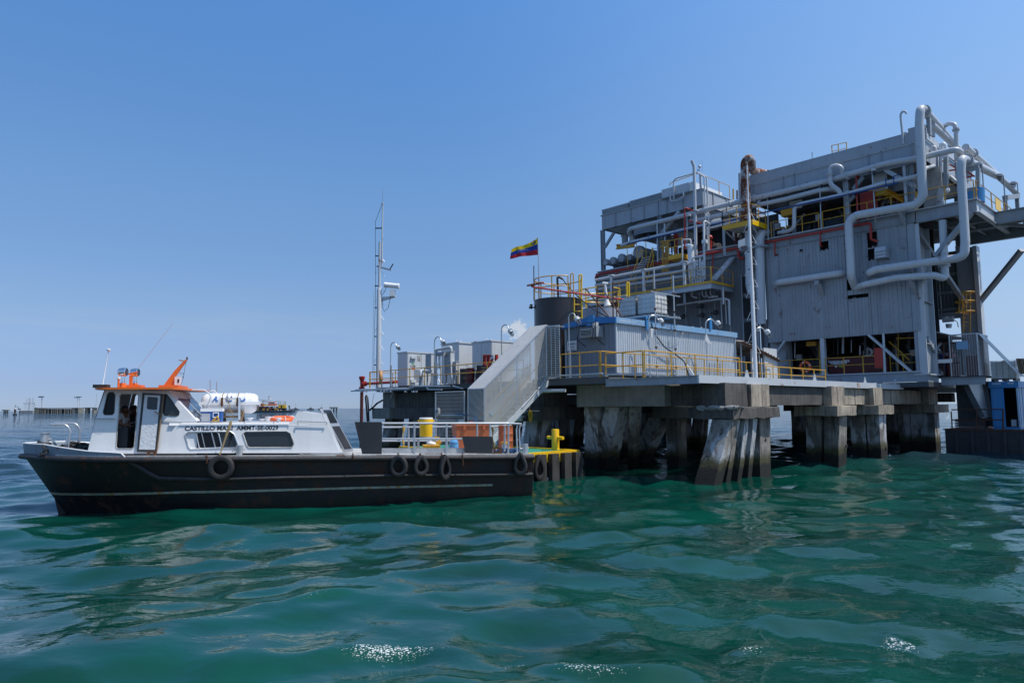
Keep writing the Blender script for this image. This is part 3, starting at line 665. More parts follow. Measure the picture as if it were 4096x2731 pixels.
# lettering
pL,pR = side(k2(105,620),OL),side(k2(1160,607),OL); tl = math.dist(pL,pR)
def lettering(body,uv0,uv1,capz):
    a0,z0 = side(uv0,OL); a1,z1 = side(uv1,OL)
    raw = text_mb(body,1.0,lambda x,y: Vector((x,y,0)),bold=.028); xs = [v.x for v in raw.v]; wd = max(xs)-min(xs); x0 = min(xs); hcap = max(v.y for v in raw.v)
    k = (a1-a0)/wd
    mb = MB(); mb.f = raw.f; mb.v = [near(OL-.006)(a0+(v.x-x0)*k,z0+(z1-z0)*(v.x-x0)/wd + v.y/hcap*capz) for v in raw.v]; return mb
lettering('CASTILLO MAXI  AMMT-SE-0029',k2(108,620),k2(1158,609),.135).build('lettering',MT['print_black'],boat,0,False)
raw = lettering('SERVICIO DE LANCHA',kw(150,1150),kw(245,1150),.03); raw.build('faded_lettering',MT['print_grey'],boat,0,False)
# hand rails on the house
def rl(uvs,o0,r=.014): return [near(o0)(*side(u,o0)) for u in uvs]
h = MB().tube(fillet(rl([k2(52,545),k2(60,525),k2(1285,520),k2(1290,545)],-.1),.03,3),.013,6).build('hand_rail',MT['galv'],boat)
MB().tube(fillet(rl([k2(1378,560),k2(1372,516),k2(1712,526),k2(1690,552)],-.13),.03,3),.016,6).build('hand_rail',MT['alu'],boat)
MB().tube(rl([kw(90,998),kw(405,1000)],-.08),.018,6).build('hand_rail',MT['galv'],boat)
MB().bar(*rl([kw(1070,1035),kw(1385,1050)],-.02),.02).build('side_moulding',MT['galv'],boat)
for x in (770,1100,400): MB().bar(*rl([k2(x,542),k2(x+10,522)],-.1),.03,.02).build('rail_bracket',MT['galv'],boat)
# hoop from the wheelhouse roof down to the deckhouse
MB().pipe([rp(k2(*q),o) for q,o in (((40,166),1.6),((330,166),1.6),((410,225),1.6),((355,372),1.7),((330,420),1.7))],.022,.2,8).build('grab_hoop',MT['white'],boat)
MB().pipe([rp(k2(*q),o) for q,o in (((390,180),2.6),((440,170),2.6),((505,245),2.6),((465,350),2.7),((440,420),2.7))],.02,.2,8).build('grab_hoop',MT['white'],boat)
for x in (395,466): MB().tube([rp(k2(x,60 if x < 400 else 74),2.6),rp(k2(x,190),2.6)],.017,8).build('antenna_stub',MT['galv'],boat)
# vents and stanchions on the deckhouse roof
for x,y0,o_ in ((840,478,1.5),(972,490,2.3),(1040,462,2.6),(1162,478,1.2)):
    a = PB(*k2(x,510),o_)[0]; z0 = hz(a)+.03; h_ = PB(*k2(x,y0),o_)[1]-z0
    if x == 1040: MB().cyl(B(a,o_,z0),B(a,o_,z0+h_),.085,.095,14).build('roof_vent',MT['white'],boat)
    else: MB().lathe(B(a,o_,z0),UZ,[(.06,0),(.055,h_*.75),(.105,h_*.8),(.105,h_)],14).build('roof_vent',MT['white'],boat)
MB().pipe([rp(k2(*q),3.4) for q in ((1080,520),(1110,462),(1335,458),(1345,520))],.018,.1,8).build('roof_rail',MT['white'],boat)
# companionway: open dark door leaf and slanted jamb
pj = [near(0)(*side(k2(*q),0)) for q in ((1655,440),(1690,425),(1870,862),(1850,872))]
MB().prism(pj,BN*.08).build('companionway_jamb',MT['white'],boat,0)
A1,A2 = rp(k2(1622,380),.8),rp(k2(1885,862),.8); wv = BA*.30+BN*.42+UZ*.0; nn = (A2-A1).cross(wv).normalized()
lf = MB().prism([A1,A2,A2+wv,A1+wv],nn*.05).build('companionway_door',MT['alu'],boat,0)
def dq(f0,f1,g0,g1,lift): e = (A2-A1); return [A1+e*f0+wv*g0-nn*lift,A1+e*f1+wv*g0-nn*lift,A1+e*f1+wv*g1-nn*lift,A1+e*f0+wv*g1-nn*lift]
for sg in (1,-1):
    off = 0 if sg == 1 else .05
    MB().prism([p+nn*(off+(.0 if sg == 1 else .004)) for p in dq(.04,.34,.12,.88,.006 if sg == 1 else -.006)],nn*-.004*sg).build('door_glazing',MT['glass'],lf,0)
    MB().prism([p+nn*(off+(.0 if sg == 1 else .004)) for p in dq(.42,.95,.12,.88,.006 if sg == 1 else -.006)],nn*-.004*sg).build('door_lower_panel',MT['blackpaint'],lf,0)
# bow gear
for uvs,o_ in (((( 455,952),(476,800),(440,745),(303,745)),1.6),(((550,957),(558,790),(525,736),(345,733)),2.6)):
    hp = MB().pipe([rp(k1(*q),o_) for q in uvs],.032,.28,10).build('bow_handrail',MT['alu'],boat)
    b0 = rp(k1(*uvs[0]),o_); MB().prism([b0-BA*.16,b0-BA*.02,b0-BA*.0+UZ*.33,b0-BA*.05+UZ*.33],BN*.02).build('rail_gusset',MT['alu'],hp,0)
p = B(PB(*kb(505,390),2.1)[0],2.1,0); p.z = zs(-6)+.02
bit = MB().cyl(p,p+UZ*.62,.14,.125,16).cyl(p+UZ*.62,p+UZ*.64,.15,.15,16).tube([p+UZ*.42-BA*.2,p+UZ*.42+BA*.2],.035,8).build('mooring_bitt',MT['galv'],boat)
for q,g_,nm in (((880,1600),0,0),):
    pass
a0 = PB(*k2(720,900),.25)[0]; p = B(a0,.25,zs(a0)+.01)
MB().cyl(p,p+UZ*.33,.09,.11,14).tube([p+UZ*.2-BA*.22-UZ*.04,p+UZ*.22,p+UZ*.2+BA*.16],.025,8).build('deck_bollard',MT['galv'],boat)
a0 = PB(*ks(2188,545),.3)[0]; p = B(a0,.3,zs(a0)+.01)
MB().cyl(p,p+UZ*.36,.105,.105,14).tube([p+UZ*.2-BA*.2-BN*.05,p+UZ*.21,p+UZ*.21+BA*.12],.03,8).build('deck_bollard',MT['galv'],boat)
a0 = PB(*kw(940,1505),.2)[0]; p = B(a0,.18,zs(a0)); MB().plate([(-.13,0),(.13,0),(.13,.18),(-.13,.18)],[[(-.05,.05),(.04,.05),(.04,.13),(-.05,.13)]],lambda x,y: p+BA*x+UZ*y-BN*.02,lambda x,y: p+BA*x+UZ*y+BN*.02).build('chock_plate',MT['rusty'],boat,0)
# rails, kick plates and black boards round the after deck
OR_ = .22; OF = 3.95
def nr(u,o=OR_): return rp(ks(*u),o)
rail = MB().pipe([nr((262,143)),nr((1950,143)),nr((2135,152),.45),nr((2142,178),.5)],.036,.15,10).build('top_rail',MT['galv'],boat)
MB().tube([nr((262,352)),nr((1345,352))],.03,8).build('mid_rail',MT['galv'],boat)
for x,y1 in ((698,560),(1130,556),(1542,330),(1716,330),(1962,560),(1912,520)):
    MB().tube([nr((x,150 if x != 1912 else 180)),nr((x-3,y1))],.033,8).build('rail_post',MT['galv'],boat)
for x in (700,1135): MB().prism([nr((x-22,480)),nr((x-8,360)),nr((x+8,360)),nr((x+16,520)),nr((x,562))],BN*.02-BN*.05).build('post_gusset',MT['galv'],boat,0)
for x in (2075,2113): MB().pipe([nr((x+8,165),.4),nr((x-6,230),.4),nr((x-2,350),.35),nr((x+5,548),.3)],.026,.1,8).build('rail_post',MT['galv'],boat)
MB().tube([nr((2070,362),.38),nr((2115,362),.38)],.02,8).build('rail_rung',MT['galv'],boat)
MB().tube([nr((262,195),OF),nr((1880,186),OF)],.036,8).tube([nr((1880,186),OF),nr((1935,200),OF-.3)],.03,8).build('top_rail',MT['galv'],boat)
MB().tube([nr((262,378),OF),nr((1250,378),OF)],.03,8).build('mid_rail',MT['galv'],boat)
for x in (620,985): MB().tube([nr((x,195),OF),nr((x,475),OF)],.036,8).build('rail_post',MT['galv'],boat)
for x0,x1 in ((265,678),(712,1112),(1142,1380)):
    MB().prism([nr((x0,548)),nr((x1,548)),nr((x1,476)),nr((x0,476))],BN*.012).build('kick_plate',mat('tread',(.5,.51,.52),.35,.6,dirt=.4,bump=.9,sc_=2.5),boat,0)
mk('board',(.016,.018,.024),.5,dirt=.4,dirtcol=(.05,.05,.055),sc_=1.5)
MB().prism([nr(q,.15) for q in ((-107,124),(245,124),(263,140),(260,556),(-5,556))],BN*.03).build('rail_board',MT['board'],boat,0)
MB().prism([nr(q,.12) for q in ((1338,318),(1735,320),(1752,340),(1752,552),(1385,545))],BN*.03).build('rail_board',MT['board'],boat,0)
MB().prism([nr((840,556),.1),nr((1060,556),.1),nr((1060,548),.1),nr((840,548),.1)],-BN*.02).build('rub_patch',MT['rusty'],boat,0)
for (x,y0,y1) in (((1342,540,700)),): pass
# chains over the side
def chain(p,q,n,r=.022):
    m = MB(); d = (Vector(q)-Vector(p))
    for i in range(n):
        c = Vector(p)+d*((i+.5)/n); ax = BN if i % 2 else BA
        m.torus(c,ax,r*1.1,r*.42,8,5,1,1.5)
    return m
ch = [(ks(1342,540),ks(1352,712),9),(k2(355,890),k2(357,985),6),(k2(1990,870),k2(2000,945),5),(ks(470,545),ks(490,570),3),(ks(770,545),ks(778,575),3),(ks(1062,540),ks(1066,585),3)]
for u0,u1,n in ch: chain(rp(u0,-.1),rp(u1,-.16),n).build('chain',MT['rusty'],boat)
# ================================================================ THINGS ON AND AGAINST THE BOAT
def tyre_mb(c,ax,Rx,Rz,wd,pinch=0.0,thick=.42,n=40):
    # ax: axis through the hole; outer half sizes Rx, Rz; pinch folds the top into a point
    ax = Vector(ax).normalized(); x = UZ.cross(ax).normalized(); m = MB(); vs = []; fs = []
    prof = [(1,-.32),(1.0,0),(1,.32),(.93,.5),(.78,.56),(1-thick,.46),(1-thick-.03,.2),(.70,.15),(.70,-.15),(1-thick-.03,-.2),(1-thick,-.46),(.78,-.56),(.93,-.5)]
    k = len(prof)
    for i in range(n):
        a = 2*math.pi*i/n; sx,cz = math.sin(a),math.cos(a)
        top = ((1+cz)/2)**2.2
        for r,h in prof:
            rr = r + .012*math.sin(a*26)*(1 if r > .98 else 0)
            px = Rx*sx*rr*(1-pinch*top); pz = Rz*cz*rr*(1+.12*pinch*top)
            if pinch and r < .9: px *= (1-.55*pinch*top)
            vs.append(Vector(c)+x*px+UZ*pz+ax*(h*wd))
    for i in range(n):
        i2 = (i+1) % n
        for j in range(k): fs.append((i*k+j,i*k+(j+1) % k,i2*k+(j+1) % k,i2*k+j))
    return m.add(vs,fs)
mk('tyre',(.014,.014,.015),.62,dirt=.5,dirtcol=(.05,.048,.046),bump=.2,sc_=2)
def tyre(uv,rx,rz,wd,pinch,label,top_uv,ax=None,o=-.14):
    c = rp(uv,o); t = thing('tyre_fender',label,'tyre',c-UZ*rz,'old tyres hung as fenders')
    tyre_mb(c,ax or -BN,rx,rz,wd,pinch).build('tyre',MT['tyre'],t,50)
    if top_uv: chain(rp(top_uv,-.06),c+UZ*(rz*.93),3).build('hanging_chain',MT['rusty'],t)
    return t
tyre(k2(515,1035),.38,.38,.17,0,'round tyre fender under the deckhouse windows, hanging from a rope',None)
tyre(ks(487,722),.30,.36,.16,.12,'black tyre fender nearest the black board, first of three close together',ks(475,575),(-BN*.95-BA*.3))
tyre(ks(785,712),.28,.34,.15,.38,'black tyre fender with pointed top, middle one of three close together',ks(778,580),(-BN*.95+BA*.3))
tyre(ks(1105,742),.25,.41,.17,.60,'folded teardrop tyre fender with ribbed tread below the orange bin',ks(1066,585),(-BN*.85+BA*.52))
tyre(ks(2122,692),.26,.40,.15,.60,'folded tyre fender at the stern corner of the boat',ks(2110,550),(-BN*.95-BA*.3))
for t in ('hanging_rope',):
    P = [rp(k2(625,515),.15),rp(k2(618,560),.1),rp(k2(585,640),.06),rp(k2(560,720),.0),rp(k2(505,885),-.1),rp(k2(488,905),-.16),rp(k2(490,945),-.2)]
    single(MB().tube(P,.02,6,rs=[.035,.05,.045,.03,.018,.018,.016]).torus(rp(k2(500,888),-.12),BA,.05,.016,10,5),'fender_rope',MT['rope'],'frayed rope running over the small sliding window to the round tyre','rope',P[0])
# life raft canister ----------------------------------------------
oR = 2.6; (aR0,zT),(aR1,zB) = PB(*k2(300,205),oR),PB(*k2(935,425),oR)
rc = (zT+zB)/2; rad = (zT-zB)/2; mid = (aR0+aR1)/2; Lr = aR1-aR0
raft = thing('life_raft','white barrel shaped life raft canister lying in its cradle on the deckhouse roof','life raft',B(mid,oR,zB))
def half_barrel(sgn):
    n = 14; prof = [(-Lr/2,.62),(-Lr/2+.04,.8),(-Lr/2+.14,.95),(-Lr/2+.26,1)]
    for i in range(5):
        c_ = -Lr/2+.38+i*(Lr-.76)/4; prof += [(c_-.035,1),(c_-.02,1.025),(c_+.02,1.025),(c_+.035,1)]
    prof += [(Lr/2-.26,1),(Lr/2-.14,.95),(Lr/2-.04,.8),(Lr/2,.62)]
    vs = []; fs = []
    for h,r in prof:
        for j in range(n+1):
            an = math.pi*j/n; q = .97 if sgn > 0 else .93
            vs.append(B(mid+h*q,oR-rad*r*q*math.cos(an),rc+sgn*(rad*r*.98*math.sin(an)**.85+.012)))
    k = n+1
    fs = [(i*k+j,i*k+j+1,(i+1)*k+j+1,(i+1)*k+j) for i in range(len(prof)-1) for j in range(n)] + [tuple(range(k)),tuple((len(prof)-1)*k+j for j in range(k))]
    m = MB(); m.add(vs,fs); return m
half_barrel(1).build('upper_shell',MT['white_clean'],raft,50); half_barrel(-1).build('lower_shell',MT['white'],raft,50)
MB().prism([B(mid-Lr/2-.02,oR-rad*.98,rc-.05),B(mid+Lr/2+.02,oR-rad*.98,rc-.05),B(mid+Lr/2+.02,oR+rad*.98,rc-.05),B(mid-Lr/2-.02,oR+rad*.98,rc-.05)],UZ*.1).build('seam_flange',MT['white_clean'],raft,0)
for ch_,x in (('R',445),('C',600),('U',752)):
    a,z = PB(*k2(x,292),oR-rad)
    raw = text_mb(ch_,.24,lambda x,y: Vector((x,y,0)),'CENTER',.012)
    m = MB(); m.f = raw.f; m.v = [B(a+v.x*1.25,oR-rad*math.sqrt(max(.05,1-((z+v.y-rc)/(rad*1.0))**2))-.012,z+v.y) for v in raw.v]
    m.build('lettering',MT['print_blue'],raft,0,False)
for x in (525,700):
    a = PB(*k2(x,300),oR-rad)[0]
    MB().tube([B(a,oR-(rad+.02)*math.cos(R(q)),rc+(rad*.98+.02)*math.sin(R(q))) for q in range(-20,170,12)],.016,6).build('lashing',MT['wood'],raft)
cr = thing('raft_cradle','weathered timber and steel cradle carrying the white life raft canister','cradle',B(mid,oR,hz(mid)))
for x in (535,750):
    a = PB(*k2(x,500),oR)[0]; zb = hz(a)+.03
    MB().bar(B(a,oR-.42,zb),B(a+.05,oR-.3,zB+.02),.08).bar(B(a,oR+.42,zb),B(a-.05,oR+.3,zB+.02),.08).bar(B(a,oR-.45,zB-.0),B(a,oR+.45,zB-.0),.08,.09).build('trestle',MT['wood'],cr,0)
for y in (405,465):
    p = rp(k2(525,y),oR-.36); q = rp(k2(760,y),oR-.36); MB().bar(p,q,.06,.07).build('rail_timber',MT['wood'],cr,0)
MB().bar(rp(k2(718,248),oR-.42),rp(k2(718,500),oR-.5),.07,.05).build('upright',MT['alu'],cr,0)
MB().tube([rp(k2(520,262),oR-.4),rp(k2(718,262),oR-.42)],.02,6).build('cross_bar',MT['galv'],cr)
for x in (525,700): MB().box(rp(k2(x,300),oR-.42),.07,.05,.28,BA,BN).build('ratchet',MT['rusty'],cr,0)
MB().tube([rp(k2(*q),oR-.45) for q in ((590,210),(570,260),(610,330),(600,385),(640,400))],.012,5).tube([rp(k2(*q),oR-.47) for q in ((640,225),(600,290),(615,390),(650,440),(655,500))],.01,5).build('loose_line',MT['rope'],cr)
# blue cooler ------------------------------------------------------------
o1 = 1.1; a0,z1 = PB(*k2(288,372),o1); a1,z0 = PB(*k2(515,545),o1); z0 = hz(a0)+.03; wC = .42
cl = thing('cooler_box','blue cooler box with white lid and handle on the deckhouse roof','cooler',B((a0+a1)/2,o1+.2,z0))
yw = BA*.80+BN*-.6; xw = BN*.8+BA*.6       # turned so that two sides show
c0 = B((a0+a1)/2,o1+.25,0); hh_ = z1-z0
MB().box(c0+UZ*(z0+hh_*.39),.60,.40,hh_*.78,BA,BN).build('tub',MT['blue'],cl,0)
MB().box(c0+UZ*(z0+hh_*.885),.645,.44,hh_*.23,BA,BN).build('lid',MT['white_clean'],cl,0)
MB().box(c0+UZ*(z0+hh_*.36)-BA*.16-BN*.202,.26,.005,hh_*.55,BA,BN).build('label',MT['print_grey'],cl,0)
hc = c0+UZ*(z0+hh_*.52)+BA*.14-BN*.225
MB().tube([hc-BA*.08-UZ*.07,hc+BA*.08-UZ*.07,hc+BA*.08+UZ*.07,hc-BA*.08+UZ*.07],.018,6,closed=True).build('handle',MT['white_clean'],cl)
single(MB().tube([B(a0+.35,o1-.02,z0+.02),B(a0+.45,o1-.06,z0+.12),B(a0+.5,o1,z0+.2),B(a0+.56,o1-.06,z0+.06),B(a0+.42,o1-.08,z0+.02)],.03,6),'rope',MT['rope_yellow'],'short yellow rope knotted in front of the blue cooler box','rope',B(a0+.4,o1,z0))
# orange ring buoy lying on the roof
a,z = PB(*k2(1200,495),2.2); lb = thing('life_ring','orange life ring lying flat on the deckhouse roof behind the white vents','life ring',B(a,2.2,hz(a)+.03))
MB().torus(B(a,2.2,hz(a)+.12),UZ+BN*-.12,.33,.085,28,10).build('ring',MT['lifering'],lb)
for q in (20,110,200,290):
    p = B(a+.33*math.cos(R(q)),2.2+.33*math.sin(R(q)),hz(a)+.12); MB().torus(p,Vector((-math.sin(R(q)+BANG),math.cos(R(q)+BANG),0)),.086,.012,12,6).build('band',MT['white_clean'],lb)
# after-deck cargo ---------------------------------------------------------
def deckz(a): return zs(a)+.015
o2 = 1.5; a0,zt = PB(*ks(760,68),o2); a1,zb = PB(*ks(948,335),o2); rD = (a1-a0)/2; cD = B((a0+a1)/2,o2,0)
stn = thing('drum_stand','low grey steel stand under the yellow drink drum','stand',cD+UZ*deckz(4.8))
MB().box(cD+UZ*(zb-.03),.62,.5,.05,BA,BN).build('top',MT['galv'],stn,0)
for sx in (-1,1):
    for sy in (-1,1): MB().bar(cD+BA*.27*sx+BN*.21*sy+UZ*deckz(4.8),cD+BA*.27*sx+BN*.21*sy+UZ*(zb-.05),.04).build('leg',MT['galv'],stn,0)
dr = thing('drink_drum','yellow insulated drink drum with white lid behind the boat railing','drum',cD+UZ*zb)
hD = zt-zb
MB().lathe(cD+UZ*zb,UZ,[(rD*.86,0),(rD*.9,.03),(rD*.92,hD*.7),(rD*.98,hD*.72),(rD,hD*.9),(rD*.98,hD*.93)],24).build('body',MT['yellow_bright'],dr)
MB().lathe(cD+UZ*(zb+hD*.93),UZ,[(rD*.97,0),(rD*.97,hD*.05),(rD*.9,hD*.07)],24).build('lid',MT['white_clean'],dr)
MB().lathe(cD+UZ*zb,UZ,[(rD*.94,0),(rD*.94,hD*.06)],24).build('base_ring',MT['galv'],dr)
for sx in (-1,1): MB().box(cD+BA*rD*1.02*sx+UZ*(zb+hD*.84),.07,.09,.06,BA,BN).build('handle',MT['yellow_bright'],dr,0)
# orange bin
o3 = 2.3; a0,zt = PB(*ks(1256,160),o3); a1,_ = PB(*ks(1712,160),o3); zb = deckz(6)
bn = thing('storage_bin','large orange plastic bin on the after deck of the boat','bin',B((a0+a1)/2,o3+.5,zb))
def tapered(a0,a1,o0,o1,z0,z1,tp): return [B(a0+tp,o0+tp,z0),B(a1-tp,o0+tp,z0),B(a1-tp,o1-tp,z0),B(a0+tp,o1-tp,z0),B(a0,o0,z1),B(a1,o0,z1),B(a1,o1,z1),B(a0,o1,z1)]
MB().hexa(tapered(a0,a1,o3,o3+1.0,zb,zt-.06,.05)).build('tub',MT['brick_orange'],bn,0)
MB().bb(a0-.03,a1+.03,o3-.03,o3+1.03,zt-.06,zt).build('rim',MT['brick_orange'],bn,0)
for f in (.25,.82): MB().bb(a0+(a1-a0)*f-.05,a0+(a1-a0)*f+.05,o3-.05,o3+.01,zt-.2,zt-.02).build('latch',MT['brick_orange'],bn,0)
p = rp(ks(1462,118),o3+.4); single(MB().bb(PB(*ks(1430,118),o3+.4)[0],PB(*ks(1498,118),o3+.4)[0],o3+.3,o3+.6,zt+.005,zt+.08),'small_crate',MT['lifering'],'small bright orange crate standing on the orange bin','crate',p,None,0)
# orange steel drum
o4 = 3.55; a0,zt = PB(*ks(1828,175),o4); a1,_ = PB(*ks(2018,175),o4); cB = B((a0+a1)/2,o4,0); rB = (a1-a0)/2; zb = deckz(8)
bd = thing('steel_drum','orange ribbed steel drum at the stern of the boat','drum',cB+UZ*zb); hB = zt-zb
MB().lathe(cB+UZ*zb,UZ,[(rB,0),(rB,hB*.31),(rB*1.04,hB*.33),(rB,hB*.35),(rB,hB*.62),(rB*1.04,hB*.64),(rB,hB*.66),(rB,hB-.01),(rB*1.02,hB),(rB*.95,hB),(rB*.95,hB-.03)],26).build('shell',MT['brick_orange'],bd)
MB().lathe(cB+UZ*(zb+hB-.035),UZ,[(rB*.94,0),(rB*.94,.012)],24).build('lid',MT['yellow'],bd)
# smaller clutter
a,z = PB(*ks(930,470),1.0); tr = thing('tray','yellow tray with a crumpled white cloth on the after deck','tray',B(a,1.0,deckz(4.9)))
zt_ = deckz(4.9); hT = PB(*ks(930,432),1.0)[1]
a0 = PB(*ks(825,450),1.0)[0]; a1 = PB(*ks(1030,450),1.0)[0]
MB().bb(a0,a1,.8,1.4,zt_,hT-.03).build('box',MT['yellow'],tr,0); MB().bb(a0-.02,a1+.02,.78,1.42,hT-.03,hT).build('rim',MT['yellow'],tr,0)
m = MB(); m.sphere(B(a-.0,1.0,hT+.05),.16,10,6,(1.0,.7,.45)); m.v = [v+Vector((noise.noise(v*9)*.05,noise.noise(v*7+Vector((3,1,0)))*.05,noise.noise(v*8)*.05)) for v in m.v]
single(m,'cloth',MT['white_clean'],'crumpled white cloth lying on the yellow tray','cloth',B(a,1.0,hT),None,60)
a,z = PB(*ks(1005,440),2.0); cn = thing('wheel_barrow_frame','yellow steel bracket standing behind the tray','bracket',B(a,2.0,deckz(5))); cn.name = 'steel_bracket'; ORG['steel_bracket'] = ORG['wheel_barrow_frame']
MB().bar(rp(ks(960,335),2.0),rp(ks(1030,335),2.0),.06).bar(rp(ks(1028,335),2.0),B(PB(*ks(1028,400),2.0)[0],2.0,deckz(5)),.06).bar(rp(ks(980,400),2.0),rp(ks(1058,395),2.0),.09).build('bar',MT['yellow'],cn,0)
a,z = PB(*ks(1228,470),1.7); zt_ = deckz(6); ju = thing('water_bottle','blue water cooler bottle beside the orange bin','bottle',B(a,1.7,zt_)); hJ = PB(*ks(1228,322),1.7)[1]-zt_; rJ = .17
MB().lathe(B(a,1.7,zt_),UZ,[(rJ*.92,0),(rJ,.03),(rJ,.1),(rJ*.95,.12),(rJ,.14),(rJ,.22),(rJ*.95,.24),(rJ,.26),(rJ*.98,hJ*.66),(rJ*.5,hJ*.82),(rJ*.25,hJ*.88),(rJ*.25,hJ*.94)],20).build('body',MT['jug'],ju)
MB().cyl(B(a,1.7,zt_+hJ*.94),B(a,1.7,zt_+hJ),rJ*.3).build('cap',MT['blue'],ju)
for uv0,uv1,mm,lab in (((550,185),(545,470),'rope_yellow','frayed yellow rope hanging from the far railing'),((1745,190),(1765,480),'rope','brown rope hanging beside the black board with scratches')):
    P = [rp(ks(uv0[0]+(uv1[0]-uv0[0])*f+6*math.sin(f*9),uv0[1]+(uv1[1]-uv0[1])*f),3.85 if lab[0] == 'f' else .5) for f in np.linspace(0,1,9)]
    single(MB().tube(P,.02,6,rs=[.045,.05,.03,.02,.018,.018,.045,.03,.012]),'rope',MT[mm],lab,'rope',P[-1])
P = [B(8.0+.3*math.sin(i*2.1)+.03*i,.9+.22*math.cos(i*1.7),deckz(8)+.03+.03*(i % 5)) for i in range(26)]
single(MB().tube(P,.03,6),'mooring_rope',MT['rope_blue'],'tangled blue mooring rope on deck by the stern railing','rope',P[0])
a,z = PB(*ks(1820,530),.7); single(MB().plate([(-.16,0),(.14,0),(.14,.22),(-.16,.22)],[[(-.07,.08),(.05,.08),(.05,.16),(-.07,.16)]],lambda x,y: B(a+x,.7,deckz(8)+y),lambda x,y: B(a+x,.76,deckz(8)+y)),'chock',MT['rusty'],'rusty chock with a square hole on the deck by the blue rope','chock',B(a,.7,deckz(8)),None,0)
a,z = PB(*ks(1905,480),1.3); yb = thing('bollard','short grey mooring bollard with yellow cap near the orange drum','bollard',B(a,1.3,deckz(8)))
MB().cyl(B(a,1.3,deckz(8)),B(a,1.3,deckz(8)+.3),.11,.1).build('post',MT['galv'],yb); MB().cyl(B(a,1.3,deckz(8)+.3),B(a,1.3,deckz(8)+.37),.12).tube([B(a-.25,1.3,deckz(8)+.14),B(a+.2,1.3,deckz(8)+.14)],.04).build('cap',MT['yellow'],yb)
m = MB()
for i in range(34):
    p = B(-5.7+rnd.gauss(.25,.3),2.1+rnd.gauss(-.3,.3),zs(-6)+.05+abs(rnd.gauss(0,.09)))
    m.torus(p,Vector((rnd.gauss(0,.5),rnd.gauss(0,.5),1)),rnd.uniform(.12,.24),.035,14,5)
m.torus(B(PB(*kb(505,390),2.1)[0],2.1,zs(-6)+.33),UZ+BA*.2,.15,.05,14,6).torus(B(PB(*kb(505,390),2.1)[0]-.02,2.08,zs(-6)+.24),UZ,.165,.05,14,6)
single(m,'mooring_lines',MT['tyre'],'heap of dark mooring lines around the bitt on the bow','rope',B(-5.6,1.9,zs(-6)))
